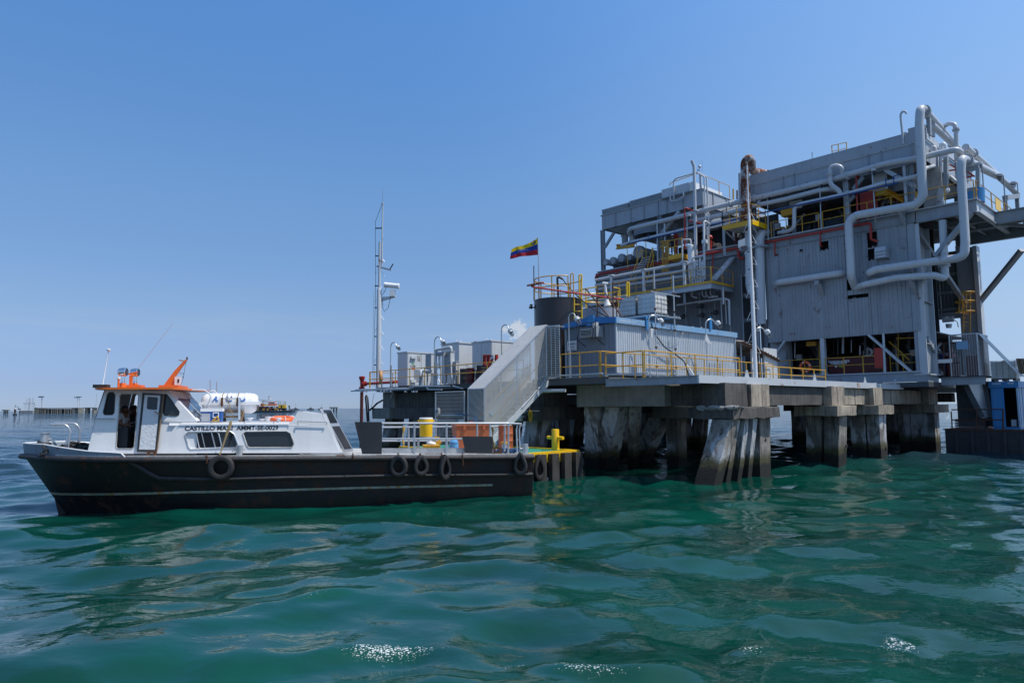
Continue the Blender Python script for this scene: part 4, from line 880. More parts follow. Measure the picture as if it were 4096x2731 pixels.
# ================================================================ PEOPLE
def person(name_label,p,yaw,joints,cols,cat='person',helmet=None,hair=True,group=None):
    """joints: metres, x to the figure's left, y forward, z up; one skin-modifier body with cloth colours by region"""
    J = dict(pelvis=(0,0,.95),waist=(0,0,1.12),chest=(0,.0,1.36),neck=(0,.02,1.50),head=(0,.04,1.62),crown=(0,.03,1.72),
             shl=(.19,0,1.43),ell=(.24,.02,1.14),wrl=(.25,.12,.90),hal=(.25,.16,.82),shr=(-.19,0,1.43),elr=(-.24,.02,1.14),wrr=(-.25,.12,.90),har=(-.25,.16,.82),
             hil=(.10,0,.92),knl=(.11,.03,.50),anl=(.12,0,.09),tol=(.13,.16,.04),hir=(-.10,0,.92),knr=(-.11,.03,.50),anr=(-.12,0,.09),tor=(-.13,.16,.04))
    J.update(joints)
    RAD = dict(pelvis=.15,waist=.14,chest=.155,neck=.06,head=.095,crown=.075,shl=.075,ell=.05,wrl=.034,hal=.035,shr=.075,elr=.05,wrr=.034,har=.035,hil=.10,knl=.065,anl=.05,tol=.04,hir=.10,knr=.065,anr=.05,tor=.04)
    E_ = [('pelvis','waist'),('waist','chest'),('chest','neck'),('neck','head'),('head','crown')]
    for s_ in 'lr': E_ += [('chest','sh'+s_),('sh'+s_,'el'+s_),('el'+s_,'wr'+s_),('wr'+s_,'ha'+s_),('pelvis','hi'+s_),('hi'+s_,'kn'+s_),('kn'+s_,'an'+s_),('an'+s_,'to'+s_)]
    names = list(J); me = bpy.data.meshes.new('b'); me.from_pydata([J[n] for n in names],[(names.index(a),names.index(b)) for a,b in E_],[])
    ob = bpy.data.objects.new('b',me); col.objects.link(ob); md = ob.modifiers.new('s','SKIN'); md.use_smooth_shade = True
    for i,n in enumerate(names):
        r_ = RAD[n]; me.skin_vertices[0].data[i].radius = (r_,r_*.85 if n in ('chest','waist','pelvis') else r_); me.skin_vertices[0].data[i].use_root = (n == 'pelvis')
    s2 = ob.modifiers.new('u','SUBSURF'); s2.levels = 1; s2.render_levels = 1
    dg = bpy.context.evaluated_depsgraph_get(); bm_ = bpy.data.meshes.new_from_object(ob.evaluated_get(dg)); bpy.data.objects.remove(ob)
    t = thing('person',name_label,cat,p,group); t.rotation_euler = (0,0,yaw)
    bm_.materials.clear(); mats = ['shirt','trousers','skin','shoes']
    for k_ in mats: bm_.materials.append(cols[k_])
    reg = {}
    for n in names: reg[n] = 0 if n in ('chest','waist','shl','shr') else (2 if n in ('neck','head','crown','wrl','wrr','hal','har') else (3 if n[:2] in ('an','to') else 1))
    reg['ell'] = reg['elr'] = 2 if cols.get('short') else 0
    if not cols.get('short'): reg['wrl'] = reg['wrr'] = 0
    jv = [(Vector(J[n]),n) for n in names]
    for f in bm_.polygons:
        c = f.center; n = min(jv,key=lambda q: (q[0]-c).length_squared)[1]; f.material_index = reg[n]; f.use_smooth = True
    bo = bpy.data.objects.new('body',bm_); col.objects.link(bo); bo.parent = t
    hd = Vector(J['head'])
    def child(mb,nm,m_):
        me_ = bpy.data.meshes.new(nm); me_.from_pydata([tuple(v) for v in mb.v],[],mb.f); me_.materials.append(m_)
        me_.polygons.foreach_set('use_smooth',[True]*len(me_.polygons)); o_ = bpy.data.objects.new(nm,me_); col.objects.link(o_); o_.parent = t
    # face: nose, eyes, mouth, ears; five fingers on each hand
    fc = MB(); fc.lathe(hd+Vector((0,.075,.015)),Vector((0,.5,-.6)),[(.004,0),(.014,.035),(.004,.045)],8)
    for sx in (-1,1): fc.sphere(hd+Vector((.092*sx,-.005,.0)),.03,8,6,(.35,.8,1))
    for s_ in ('l','r'):
        h_ = Vector(J['ha'+s_]); w_ = Vector(J['wr'+s_]); d = (h_-w_).normalized(); sd = d.cross(Vector((0,0,1)) if abs(d.z) < .8 else Vector((0,1,0))).normalized()
        for i,ln in enumerate((.07,.085,.08,.062)): q = h_+sd*(-.027+.018*i)+d*.015; fc.tube([q,q+d*ln*.5,q+d*ln*.85-sd.cross(d)*.018],.0085,6)
        fc.tube([h_-d*.02+sd*.03,h_+sd*.05+d*.03,h_+sd*.045+d*.06],.009,6)
    child(fc,'face_and_fingers',cols['skin'])
    ey = MB()
    for sx in (-1,1): ey.sphere(hd+Vector((.033*sx,.083,.025)),.011,8,6)
    ey.tube([hd+Vector((-.025,.086,-.038)),hd+Vector((0,.092,-.04)),hd+Vector((.025,.086,-.038))],.005,5); child(ey,'eyes_and_mouth',MT['print_black'])
    if helmet:
        hm = MB().lathe(hd+Vector((0,0,.045)),UZ,[(.135,0),(.122,.01),(.118,.05),(.09,.1),(.04,.125),(.0,.13)],16); hm.box(hd+Vector((0,.13,.05)),.15,.09,.012); child(hm,'helmet',helmet)
    elif hair:
        child(MB().lathe(hd+Vector((0,-.012,.03)),UZ+Vector((0,-.25,0)),[(.102,0),(.1,.04),(.075,.085),(.0,.1)],14),'hair',MT['print_black'])
    return t
cols_a = dict(shirt=mat('tshirt',(.52,.52,.52),.85,dirt=.15),trousers=mat('trousers',(.012,.016,.022),.85,dirt=.3),skin=MT['skin'],shoes=MT['print_black'],short=True)
a,z = PB(*kw(505,1000),1.25)
person('person in a white t-shirt standing in the wheelhouse doorway',B(a+.02,1.25,1.40),BANG-R(112),dict(ell=(.26,.10,1.16),wrl=(.12,.30,1.12),hal=(.05,.34,1.10),head=(0,.07,1.60),crown=(0,.06,1.70)),cols_a)
a,z = PB(*kw(640,1000),1.9)
cols_b = dict(shirt=MT['print_black'],trousers=MT['dark'],skin=MT['skin'],shoes=MT['print_black'],short=True)
person('person in dark clothes with a raised arm inside the wheelhouse',B(a+.03,1.9,1.40),BANG-R(75),dict(elr=(-.30,.22,1.52),wrr=(-.08,.30,1.60),har=(.0,.30,1.58),ell=(.32,.16,1.50),wrl=(.14,.30,1.66),hal=(.06,.32,1.68)),cols_b)
sa,sz = PB(*kw(480,1300),1.0)
single(MB().tube([rp(kw(445,1215),1.0),rp(kw(470,1300),.95),rp(kw(500,1370),.9),rp(kw(515,1425),.9)],.035,8),'green_hose',mat('greenhose',(.01,.25,.14),.5,dirt=.1),'green strap hanging in front of the trousers in the doorway','strap',B(sa,.9,1.4))
chs = thing('helm_seat','dark seat with a bent tube frame inside the wheelhouse','seat',B(a+.1,1.5,1.4))
MB().pipe([rp(kw(700,1050),1.4),rp(kw(620,1060),1.4),rp(kw(610,1120),1.4),rp(kw(650,1195),1.4),rp(kw(700,1205),1.4)],.018,.1,6).build('frame',MT['galv'],chs)
q_ = B(a+.15,1.5,1.4); MB().box(q_+UZ*.45,.5,.5,.1,BA,BN).box(q_+UZ*.8-BA*-.25,.1,.5,.6,BA,BN).build('cushion',MT['print_black'],chs,0)
MB().cyl(q_,q_+UZ*.4,.05).build('pedestal',MT['galv'],chs)
# ================================================================ CONCRETE SUBSTRUCTURE
def pile_mat():
    m = bpy.data.materials.new('pile_concrete'); m.use_nodes = True; t = m.node_tree; b = t.nodes['Principled BSDF']; N = t.nodes.new; L = t.links.new
    g = N('ShaderNodeNewGeometry'); sep = N('ShaderNodeSeparateXYZ'); L(g.outputs['Position'],sep.inputs[0])
    def noi(s_,mp=None,d=6,r_=.6):
        n = N('ShaderNodeTexNoise'); n.inputs['Scale'].default_value = s_; n.inputs['Detail'].default_value = d; n.inputs['Roughness'].default_value = r_
        if mp: k = N('ShaderNodeMapping'); k.inputs['Scale'].default_value = mp; L(g.outputs['Position'],k.inputs['Vector']); L(k.outputs[0],n.inputs['Vector'])
        else: L(g.outputs['Position'],n.inputs['Vector'])
        return n.outputs[0]
    def rmp(x,a,bb):
        n = N('ShaderNodeMapRange'); n.interpolation_type = 'SMOOTHSTEP'; n.inputs[1].default_value = a; n.inputs[2].default_value = bb; L(x,n.inputs[0]); return n.outputs[0]
    def mix(f,a,c):
        n = N('ShaderNodeMix'); n.data_type = 'RGBA'; L(f,n.inputs[0])
        if hasattr(a,'links'): L(a,n.inputs[6])
        else: n.inputs[6].default_value = a+(1,)
        n.inputs[7].default_value = c+(1,); return n.outputs[2]
    c = mix(rmp(noi(1.1),.42,.68),(.15,.138,.12),(.33,.30,.26))
    c = mix(rmp(noi(.55,(1.5,1.5,.7)),.46,.54),c,(.44,.45,.46))        # remains of a pale coating
    c = mix(rmp(noi(1,(5,5,.4)),.5,.7),c,(.055,.052,.05))
    zz = N('ShaderNodeMath'); zz.operation = 'MULTIPLY_ADD'; L(noi(2.2),zz.inputs[0]); zz.inputs[1].default_value = -.7; L(sep.outputs[2],zz.inputs[2])
    c = mix(rmp(zz.outputs[0],.75,.35),c,(.06,.055,.022))                 # algae
    c = mix(rmp(zz.outputs[0],.32,.1),c,(.010,.010,.008))                 # wet, shells
    L(c,b.inputs['Base Color']); b.inputs['Roughness'].default_value = .85
    bp = N('ShaderNodeBump'); bp.inputs['Strength'].default_value = .8; bp.inputs['Distance'].default_value = .04; L(noi(14,None,8,.7),bp.inputs['Height']); L(bp.outputs[0],b.inputs['Normal'])
    MT['pile'] = m
pile_mat()
def rough(mb,amp=.012,step=.45,chips=.0):
    """subdivide a builder's faces and wear the edges a little"""
    me = bpy.data.meshes.new('r'); me.from_pydata([tuple(v) for v in mb.v],[],mb.f); bm = bmesh.new(); bm.from_mesh(me)
    for _ in range(4):
        es = [e for e in bm.edges if e.calc_length() > step]
        if not es: break
        bmesh.ops.subdivide_edges(bm,edges=es,cuts=1,use_grid_fill=True)
    bmesh.ops.remove_doubles(bm,verts=bm.verts[:],dist=.0005)
    for v in bm.verts:
        d = noise.noise_vector(v.co*1.9)*amp + noise.noise_vector(v.co*6.3)*amp*.7; v.co += d
        if chips and len([f for f in v.link_faces]) and v.calc_shell_factor() > 1.15 and noise.noise(v.co*1.3+Vector((5,2,9))) > .08:
            v.co -= v.normal*chips*rnd.uniform(.3,1)
    o = MB(); bm.verts.ensure_lookup_table(); o.v = [v.co.copy() for v in bm.verts]; o.f = [tuple(v.index for v in f.verts) for f in bm.faces]; bm.free(); bpy.data.meshes.remove(me); return o
def cblock(s0,s1,t0,t1,z0,z1,name,m_,parent,amp=.012,chips=0.0): return rough(MB().st(s0,s1,t0,t1,z0,z1),amp,.5,chips).build(name,m_,parent,40)
def pile(parent,b0,t0,w=.85,d=None,name='pile'):
    """square pile from (s, t) at the water to (s, t, z) under its cap"""
    d = d or w; (s0,q0),(s1,q1,z1) = b0,t0; k = -1.2
    f = lambda z: (s0+(s1-s0)*z/z1,q0+(q1-q0)*z/z1); sb,tb = f(k)
    p = [W(sb,tb,k),W(sb+w,tb,k),W(sb+w,tb+d,k),W(sb,tb+d,k),W(s1,q1,z1),W(s1+w,q1,z1),W(s1+w,q1+d,z1),W(s1,q1+d,z1)]
    return rough(MB().hexa(p),.014,.45,.02).build(name,MT['pile'],parent,40)
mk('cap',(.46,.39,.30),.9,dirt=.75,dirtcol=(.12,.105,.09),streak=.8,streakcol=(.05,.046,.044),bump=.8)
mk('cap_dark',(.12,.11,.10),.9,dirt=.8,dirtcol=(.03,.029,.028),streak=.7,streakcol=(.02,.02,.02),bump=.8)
# near corner pier -----------------------------------------------------
p1 = thing('concrete_pier','weathered concrete pier with slanted piles at the near corner of the platform','pier',W(0,2,0),'concrete piers under the platform edge')
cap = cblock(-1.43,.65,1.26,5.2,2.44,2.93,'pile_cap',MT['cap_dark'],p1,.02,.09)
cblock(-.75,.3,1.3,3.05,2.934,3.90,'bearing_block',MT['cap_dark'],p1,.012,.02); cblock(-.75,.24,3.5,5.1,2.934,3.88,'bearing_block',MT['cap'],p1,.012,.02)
m = MB()
for i in range(26):   # broken edge where pale concrete shows
    a = rnd.uniform(-1.0,.6); m.sphere(W(a,1.28,2.90+rnd.uniform(-.05,.02)),rnd.uniform(.08,.17),9,6,(1.5,.22,.55))
for i in range(14): m.sphere(W(.63,1.28+rnd.uniform(0,.9),2.9+rnd.uniform(-.03,.02)),rnd.uniform(.08,.15),9,6,(.22,1.5,.55))
m.build('broken_concrete',mat('spall',(.32,.32,.31),.9,dirt=.5,bump=.8),p1,60)
pile(p1,(-.55,.25),(-.35,1.35,2.44),.84,.6); pile(p1,(-.45,1.35),(-.25,1.95,2.44),.62,.34); pile(p1,(-.4,2.15),(-.2,2.6,2.44),.62,.34); pile(p1,(-.4,2.95),(-.2,3.25,2.44),.62,.34)
pile(p1,(-.65,3.95),(-.65,4.1,2.44),.9,.95)
for s_,t_,z_,ax in ((-.22,.72,.95,'L'),(.23,4.55,1.5,'R')):
    c = W(s_,t_,z_); MB().cyl(c-(ET if ax == 'L' else -ES)*.02,c+(ET if ax == 'L' else -ES)*-.012,.09,n=14).build('lifting_hole',MT['dark'],p1)
# second and third pier ---------------------------------------------------
def edge_pier(t,label,t2,wide=True):
    q = thing('concrete_pier',label,'pier',W(0,t,0),'concrete piers under the platform edge')
    cblock(-1.5,.65,t-.35,t2+.55,2.42,2.93,'pile_cap',MT['cap'],q,.015,.04); cblock(-.9,.3,t,t2,2.934,3.9,'bearing_block',MT['cap'],q,.012,.03); return q
p2 = edge_pier(11.45,'concrete pier second from the near corner, dark stains on its right face',13.0)
pile(p2,(-1.28,11.75),(-1.2,11.8,2.42),.72,.9); pile(p2,(-.42,11.8),(-.3,11.85,2.42),.72,1.0)
p3 = edge_pier(16.95,'concrete pier third from the near corner with a cracked cap end',18.4)
pile(p3,(-1.1,17.2),(-1.1,17.2,2.41),.75,.9); pile(p3,(-.25,17.25),(-.25,17.25,2.41),.66,1.0)
p4_ = thing('concrete_pier','concrete pier below the right end of the process building','pier',W(0,27,0),'concrete piers under the platform edge')
cblock(-3.6,.65,26.3,29.2,2.41,2.93,'pile_cap',MT['cap'],p4_,.015,.04); cblock(-1.0,.3,26.4,28.2,2.934,3.9,'bearing_block',MT['cap'],p4_,.012,.02)
for s_ in (-1.7,-.95,-.25): pile(p4_,(s_,26.7),(s_,26.7,2.4),.7,1.0)
for t_,p_ in ((12.6,p2),(17.95,p3)):
    c = W(.43,t_,.55 if p_ == p3 else .9); MB().lathe(c,ES,[(.05,-.05),(.085,.0),(.08,.02)],12).build('lifting_hole',MT['dark'],p_)
# edge beams between the piers
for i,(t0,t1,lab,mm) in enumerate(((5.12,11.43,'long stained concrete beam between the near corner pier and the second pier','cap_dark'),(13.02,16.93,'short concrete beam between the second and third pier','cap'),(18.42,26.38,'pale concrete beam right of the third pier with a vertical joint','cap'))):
    o = rough(MB().st(-.75,-.12,t0,t1,2.97,3.82),.012,.6,.02); o.org = W(-.4,(t0+t1)/2,2.97); tag(o.build('edge_beam',MT[mm],None,40),lab,'beam','concrete edge beams')
# left front pier (below the apron's left end) -------------------------------
p5 = thing('concrete_pier','concrete pier with leaning piles left of the near corner, mesh shadows on it','pier',W(-6,2,0),'concrete piers under the platform edge')
mk('cap_grey',(.24,.235,.21),.9,dirt=.6,dirtcol=(.09,.095,.075),streak=.35,streakcol=(.06,.065,.05),bump=.7)
cblock(-7.3,-2.35,1.0,2.2,2.97,3.98,'cap_beam',MT['cap_grey'],p5,.01,.015)
pile(p5,(-8.05,2.3),(-7.15,1.35,2.96),.85,.8); pile(p5,(-7.75,2.55),(-6.0,1.5,2.96),.85,.85); pile(p5,(-6.9,4.2),(-5.0,2.0,2.96),.35,.5)
cblock(-5.6,-3.1,4.6,6.4,2.4,2.95,'pile_cap',MT['cap_grey'],p5,.012,.02); pile(p5,(-8.3,6.1),(-6.1,5.0,2.4),.85,.8); pile(p5,(-5.1,5.0),(-5.1,5.0,2.4),.7,.7)
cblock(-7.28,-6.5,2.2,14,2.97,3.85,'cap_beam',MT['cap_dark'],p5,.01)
c = W(-7.05,2.22,1.45); MB().cyl(c,c-ET*.03,.08,n=12).build('lifting_hole',MT['dark'],p5)
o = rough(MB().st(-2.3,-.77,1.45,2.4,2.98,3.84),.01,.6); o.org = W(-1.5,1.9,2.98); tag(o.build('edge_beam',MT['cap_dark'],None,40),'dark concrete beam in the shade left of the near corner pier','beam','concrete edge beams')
# left pier below the equipment deck ------------------------------------------
p6 = thing('concrete_pier','dark stepped concrete pier below the left end of the equipment deck','pier',W(-22,1,0),'concrete piers under the platform edge')
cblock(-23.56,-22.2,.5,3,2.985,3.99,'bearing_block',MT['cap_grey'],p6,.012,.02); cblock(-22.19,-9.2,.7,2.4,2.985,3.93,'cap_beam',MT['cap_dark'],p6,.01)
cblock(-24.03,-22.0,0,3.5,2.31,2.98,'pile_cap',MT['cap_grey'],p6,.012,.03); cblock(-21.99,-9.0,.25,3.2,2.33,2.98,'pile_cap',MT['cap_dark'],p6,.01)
for s_,t_ in ((-23.6,.7),(-22.9,2.2),(-20.9,.7),(-18.6,1.2),(-15.6,.9),(-13,1.2),(-10.6,.8)): pile(p6,(s_-.3,t_-.2),(s_,t_,2.33),.9)
# inner rows, standing in the shade
inner = [(-23.1,29.0,1.2),(-12.8,16.7,1.05),(-11.6,17.6,.8),(-10.7,30.3,1.35),(-9.6,32.6,.8),(-12.2,43.8,1.0),(-18.3,56,1.6),(-5.2,34.9,1.0),(-4.9,38.3,.9),(-16.5,17.5,1.2),(-20.5,12.5,1.2),(-23.6,17.5,1.3),(-15.5,31.5,1.1),(-21.5,40,1.1),(-2.2,46,1.0),(-13,10.5,1.0),(-9.4,21.5,.9)]
pl0 = None
for i,(s_,t_,wd) in enumerate(inner):
    q = thing('concrete_pile',('dark inner pile behind the left front pier, seen through its right gap','wide dark inner pile left of the near corner pier','slim dark inner pile just behind the near corner pier','wide dark inner pile in the gap right of the near corner pier','slim dark inner pile in the gap right of the near corner pier',
     'pale distant inner pile seen beside the second pier','broad distant inner pile seen between second and third pier','dark inner pile left of the pier under the process building','slim dark inner pile touching the pier under the process building','dark inner pile behind the boat landing bollard','dark inner pile behind the caged stairs',
     'dark inner pile at the right of the boat landing','dark inner pile hidden deep behind the left front pier','far dark inner pile behind the boat landing','far inner pile at the water gap beside the barge','dark inner pile behind the slanted piles of the left front pier','dark inner pile behind the slanted piles of the near corner pier')[i],'pile',W(s_,t_,0),'inner piles in the shade under the platform')
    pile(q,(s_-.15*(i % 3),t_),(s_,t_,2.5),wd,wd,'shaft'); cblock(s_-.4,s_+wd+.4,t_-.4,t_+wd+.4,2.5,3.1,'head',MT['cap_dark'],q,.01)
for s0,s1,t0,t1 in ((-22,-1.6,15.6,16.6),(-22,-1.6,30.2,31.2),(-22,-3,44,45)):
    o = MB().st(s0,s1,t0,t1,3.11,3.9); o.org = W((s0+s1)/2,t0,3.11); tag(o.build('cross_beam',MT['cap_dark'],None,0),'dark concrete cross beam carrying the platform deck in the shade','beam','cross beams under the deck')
for u,v0,v1,s_,lab in ((K(2600,1250,2.24)(330,0)[0],1625,1788,-3.2,'pale grey riser pipe behind the near corner pier'),(K(3050,1480,2.94)(1545,0)[0],1650,1768,-2.5,'thin grey riser pipe beside the pier below the process building')):
    b_ = PZ(u,v1,0); a_ = b_.copy(); b_.z = -.5
    single(MB().cyl(Vector((a_.x,a_.y,3.9)),b_,.10 if s_ < -3 else .05,n=12),'riser_pipe',MT['pipe'],lab,'pipe',b_)
# ================================================================ DECKS
ZD = 4.28
dk = thing('platform_deck','grey steel and concrete working deck carrying the equipment, container and process building','platform',W(-12,10,ZD))
def plate_part(s0,s1,t0,t1,z0,z1,nm,mm): return MB().st(s0,s1,t0,t1,z0,z1).build(nm,MT[mm],dk,0)
plate_part(-23.4,-4.62,.1,21.9,3.99,ZD,'deck_slab','steel_dark'); plate_part(-23.4,1.6,22.0,50,3.99,ZD,'deck_slab','steel_dark')
MB().ibeam(W(-10.4,.25,4.2),W(-4.85,.25,4.2),.26,.2).build('edge_channel',MT['steel'],dk,0)
MB().ibeam(W(-23.4,-.05,4.14),W(-10.5,-.05,4.14),.26,.2).build('edge_channel',MT['steel_dark'],dk,0)
# apron: steel frame with plates and gratings
ap = thing('deck_apron','flat grey steel apron with lifting lugs along the right edge of the platform','platform',W(-2,10,4.1))
MB().ibeam(W(-4.6,-.1,4.0),W(0,-.1,4.0),.32,.14).build('front_beam',MT['steel'],ap,0)
MB().st(-.03,.06,-.17,15.35,3.86,4.17).build('edge_beam',MT['edge'],ap,0); MB().st(-.03,.06,15.75,22.6,3.86,4.17).build('edge_beam',MT['edge'],ap,0)
MB().st(-.05,.075,15.35,15.75,3.84,4.165).build('splice_plate',mat('splice',(.5,.47,.42),.6,dirt=.4,rust=.45),ap,0)
for t_ in np.arange(1.8,22,1.8):
    if 7 < t_ or t_ > 6: MB().ibeam(W(-4.5,t_,3.98),W(-.03,t_,3.98),.2,.1).build('joist',MT['steel'],ap,0)
MB().st(-4.6,-.04,6.2,21.9,4.10,4.14).build('deck_plate',MT['steel'],ap,0)
for s0,s1 in ((-2.2,-.04),(-4.6,-4.1)): MB().st(s0,s1,0,6.2,4.1,4.14).build('deck_plate',MT['steel'],ap,0)
m = MB()
for s_ in np.arange(-4.1,-2.2,.075): m.st(s_,s_+.01,.0,6.2,4.09,4.14)
for t_ in np.arange(.1,6.2,.12): m.st(-4.1,-2.2,t_,t_+.012,4.12,4.135)
g_ = m.build('grating',MT['galv'],ap,0); g_['kind'] = 'stuff'
for t_ in (3.6,10.2,16.6,21.3):
    p = W(.02,t_,4.17); MB().plate([(-.18,0),(.18,0),(.09,.2),(.05,.3),(-.05,.3),(-.09,.2)],[[(-.035,.17),(.035,.17),(.035,.24),(-.035,.24)]],lambda x,y: p+ET*x+UZ*y+ES*.015,lambda x,y: p+ET*x+UZ*y-ES*.015).build('lifting_lug',MT['edge'],ap,0)
MB().tube([W(-4.8,.12,4.36),W(-2.5,.12,4.36)],.035,8).build('kerb_pipe',MT['galv'],dk)
MB().tube([W(-9.0,.1,4.34),W(-8.6,.0,4.42),W(-8.1,-.02,4.43),W(-4.9,.05,4.43)],.04,8).build('kerb_pipe',MT['galv'],dk)
# pipes and trays along the front edge of the equipment deck
k8 = K(1380,1500,4.523)
def front(uv,t=-.35): return PT(uv[0],uv[1],t)
MB().pipe([front(k8(110,287)),front(k8(1170,252)),front(k8(1270,205)),front(k8(1900,200))],.045,.2,8).build('edge_pipe',MT['galv'],dk)
MB().pipe([front(k8(190,262),-.2),front(k8(1130,236),-.2),front(k8(1230,188),-.2)],.035,.2,8).build('edge_pipe',MT['pipe'],dk)
MB().pipe([front(k8(1950,195)),front(k8(2020,215)),front(k8(2130,245))],.04,.2,8).build('edge_pipe',MT['galv'],dk)
MB().pipe([front(k8(1750,262)),front(k8(1500,262)),front(k8(1480,215))],.04,.12,8).build('edge_pipe',MT['pipe'],dk)
for x in (300,380,650,710,765,830,1095,1225,1285): MB().box(front(k8(x,296),-.4),.10,.12,.1,ES,ET).build('pipe_clip',MT['edge'],dk,0)
MB().prism([front(k8(*q),.3) for q in ((855,310),(865,318),(825,430),(818,425))],ET*.03).build('drip_plate',MT['edge'],dk,0)
# boat landing -------------------------------------------------------------
ZL = 1.1
ld = thing('boat_landing','low boat landing with green deck and yellow kerb at the stern of the crew boat','landing',W(-9,-2.5,0))
MB().st(-14,-5.75,-4.3,-1.15,.75,ZL-.02).build('deck',MT['greendeck'],ld,0)
for a in ((-14,-5.5,-4.55,-4.3),(-14,-5.5,-1.15,-.9),(-5.75,-5.5,-4.3,-1.15)): MB().st(*a,.7,ZL+.03).build('kerb',MT['yellow_bright'],ld,0)
MB().st(-14,-5.6,-4.45,-1.0,.1,.74).build('frame',MT['blackpaint'],ld,0)
mk('timber',(.03,.028,.026),.85,dirt=.7,dirtcol=(.09,.085,.08),streak=.6,streakcol=(.012,.012,.012),bump=.7,sc_=1.5)
for t_ in (-4.35,-3.6,-2.85,-2.1,-1.4): MB().st(-5.49,-5.25,t_,t_+.42,-.6,ZL-.05).build('fender_timber',MT['timber'],ld,30)
for s_ in np.arange(-13.5,-5.8,.9): MB().st(s_,s_+.4,-4.8,-4.56,-.6,ZL-.05).build('fender_timber',MT['timber'],ld,30)
q = W(-6.35,-1.5,ZL+.02); yb = thing('mooring_bollard','bright yellow mooring bollard with cross pin on the corner of the boat landing','bollard',q)
MB().lathe(q,UZ,[(.19,0),(.19,.03),(.165,.04),(.165,.86),(.15,.89),(0,.9)],20).build('post',MT['yellow_bright'],yb); MB().cyl(q+UZ*.52-ES*.46-ET*.0,q+UZ*.52+ES*.46,.075,n=14).build('cross_pin',MT['yellow_bright'],yb)
c = PS(2157,1872,-5.2); t = thing('tyre_fender','black tyre fender with pointed top hanging on the corner of the boat landing','tyre',c-UZ*.5,'old tyres hung as fenders')
tyre_mb(c,ES*.9-ET*.1,.30,.52,.16,.55).build('tyre',MT['tyre'],t,50)
# far barge at the right edge -------------------------------------------------
bg_ = thing('work_barge','dark ribbed barge moored behind the platform at the right edge','barge',W(8,26,0))
MB().st(1.66,16,24.25,31,-.6,1.4).build('hull',MT['blackpaint'],bg_,0); MB().st(1.6,16,24.18,31.1,1.4,1.47).build('deck_edge',MT['rusty'],bg_,0)
kr = K(3640,1380,3.485)
for i,s_ in enumerate(np.arange(2.2,12,.8)): MB().hexa([W(s_,24.05,-.5),W(s_+.16,24.05,-.5),W(s_+.16,24.25,-.5),W(s_,24.25,-.5),W(s_,24.2,1.35),W(s_+.16,24.2,1.35),W(s_+.16,24.26,1.35),W(s_,24.26,1.35)]).build('rib',MT['blackpaint'],bg_,0)
MB().tube([PT(*kr(575,925),24.3),PT(*kr(590,1175),24.3)],.035,8).build('rail_post',MT['rusty'],bg_); MB().tube([PT(*kr(930,900),24.3),PT(*kr(930,1175),24.3)],.035,8).build('rail_post',MT['rusty'],bg_); MB().tube([PT(*kr(1297,893),24.3),PT(*kr(1300,1185),24.3)],.045,8).build('rail_post',MT['rusty'],bg_)
for y0,y1 in ((900,893),(1042,1040)): MB().tube([PT(*kr(578,y0),24.3),PT(*kr(1300,y1),24.3)],.035,8).build('rail',MT['rusty'],bg_)
bc = thing('blue_container','blue site cabin with an open door standing on the barge at the right edge','container',W(5,25,1.47))
MB().st(3.98,5.3,24.95,28,1.48,1.6).st(3.98,5.3,27.9,28.0,1.6,4.2).st(3.98,4.06,24.95,27.9,1.6,4.2).build('shell',MT['bluepaint'],bc,0)
MB().st(5.22,5.3,24.95,28.0,1.6,4.2).build('end_wall',mat('sunlit_blue',(.30,.44,.58),.5,dirt=.6,dirtcol=(.40,.48,.54),streak=.5,streakcol=(.12,.22,.34),rust=.1),bc,0)  # end wall's paler blue has the sunlight put into the colour
MB().st(3.9,5.36,24.9,28.1,3.88,4.25).build('roof',MT['bluepaint'],bc,0); MB().st(4.05,4.62,24.92,24.97,1.62,3.86).build('door',MT['bluepaint'],bc,0)
MB().st(4.7,5.2,24.95,27.8,1.6,1.64).build('floor',MT['dark'],bc,0); MB().st(4.1,5.2,27.6,27.65,1.6,3.9).build('dark_backing',MT['dark'],bc,0)
for t0 in (25.2,25.9,26.6): MB().st(5.305,5.33,t0,t0+.05,1.7,3.9).build('rib',MT['lightblue'],bc,0)
for body,s0 in (('SIN AGUA NO',4.1),('HAY VIDA',4.85)):
    text_mb(body,.12,lambda x,y,s0=s0: W(s0+x*.55,24.89,4.1+y*.7),bold=.01).build('lettering',MT['print_white'],bc,0,False)
MB().box(W(4.9,25.6,1.82),.25,.3,.4,ES,ET).build('white_box',MT['white'],bc,0)
# ================================================================ EQUIPMENT DECK (left)
def railing(label,base,h=1.1,m_='yellow_rail',posts=None,mid=.55,toe=False,group='yellow guard rails on the platform',r=.026,name='guard_rail',skip=()):
    """base: points along the foot of the rail; a post at every point not in skip"""
    base = [Vector(p) for p in base]; t = thing(name,label,'guard rail',base[0],group)
    MB().tube([p+UZ*h for p in base],r,7).build('top_rail',MT[m_],t)
    if mid: MB().tube([p+UZ*mid for p in base],r*.85,7).build('mid_rail',MT[m_],t)
    if toe: 
        for a,b in zip(base,base[1:]): MB().bar(a+UZ*.06,b+UZ*.06,.012,.11).build('toe_plate',MT[m_],t,0)
    pm = None
    for i,p in enumerate(base):
        if i in skip: continue
        MB().bar(p,p+UZ*h,r*1.8).build('post',MT[m_],t,0)
    return t
def line(a,b,n): a,b = Vector(a),Vector(b); return [a+(b-a)*(i/n) for i in range(n+1)]
def onz(u,v,t,z=None):                   # point at image column u on plane t, dropped to height z
    p = PT(u,v,t)
    if z is not None: p.z = z
    return p
def onzs(u,v,s,z=None):
    p = PS(u,v,s)
    if z is not None: p.z = z
    return p
c4 = K(1560,1300,4.704)
tR = -.15
bx = [c4(x,1150)[0] for x in (100,370,650,950,1280,1830)]
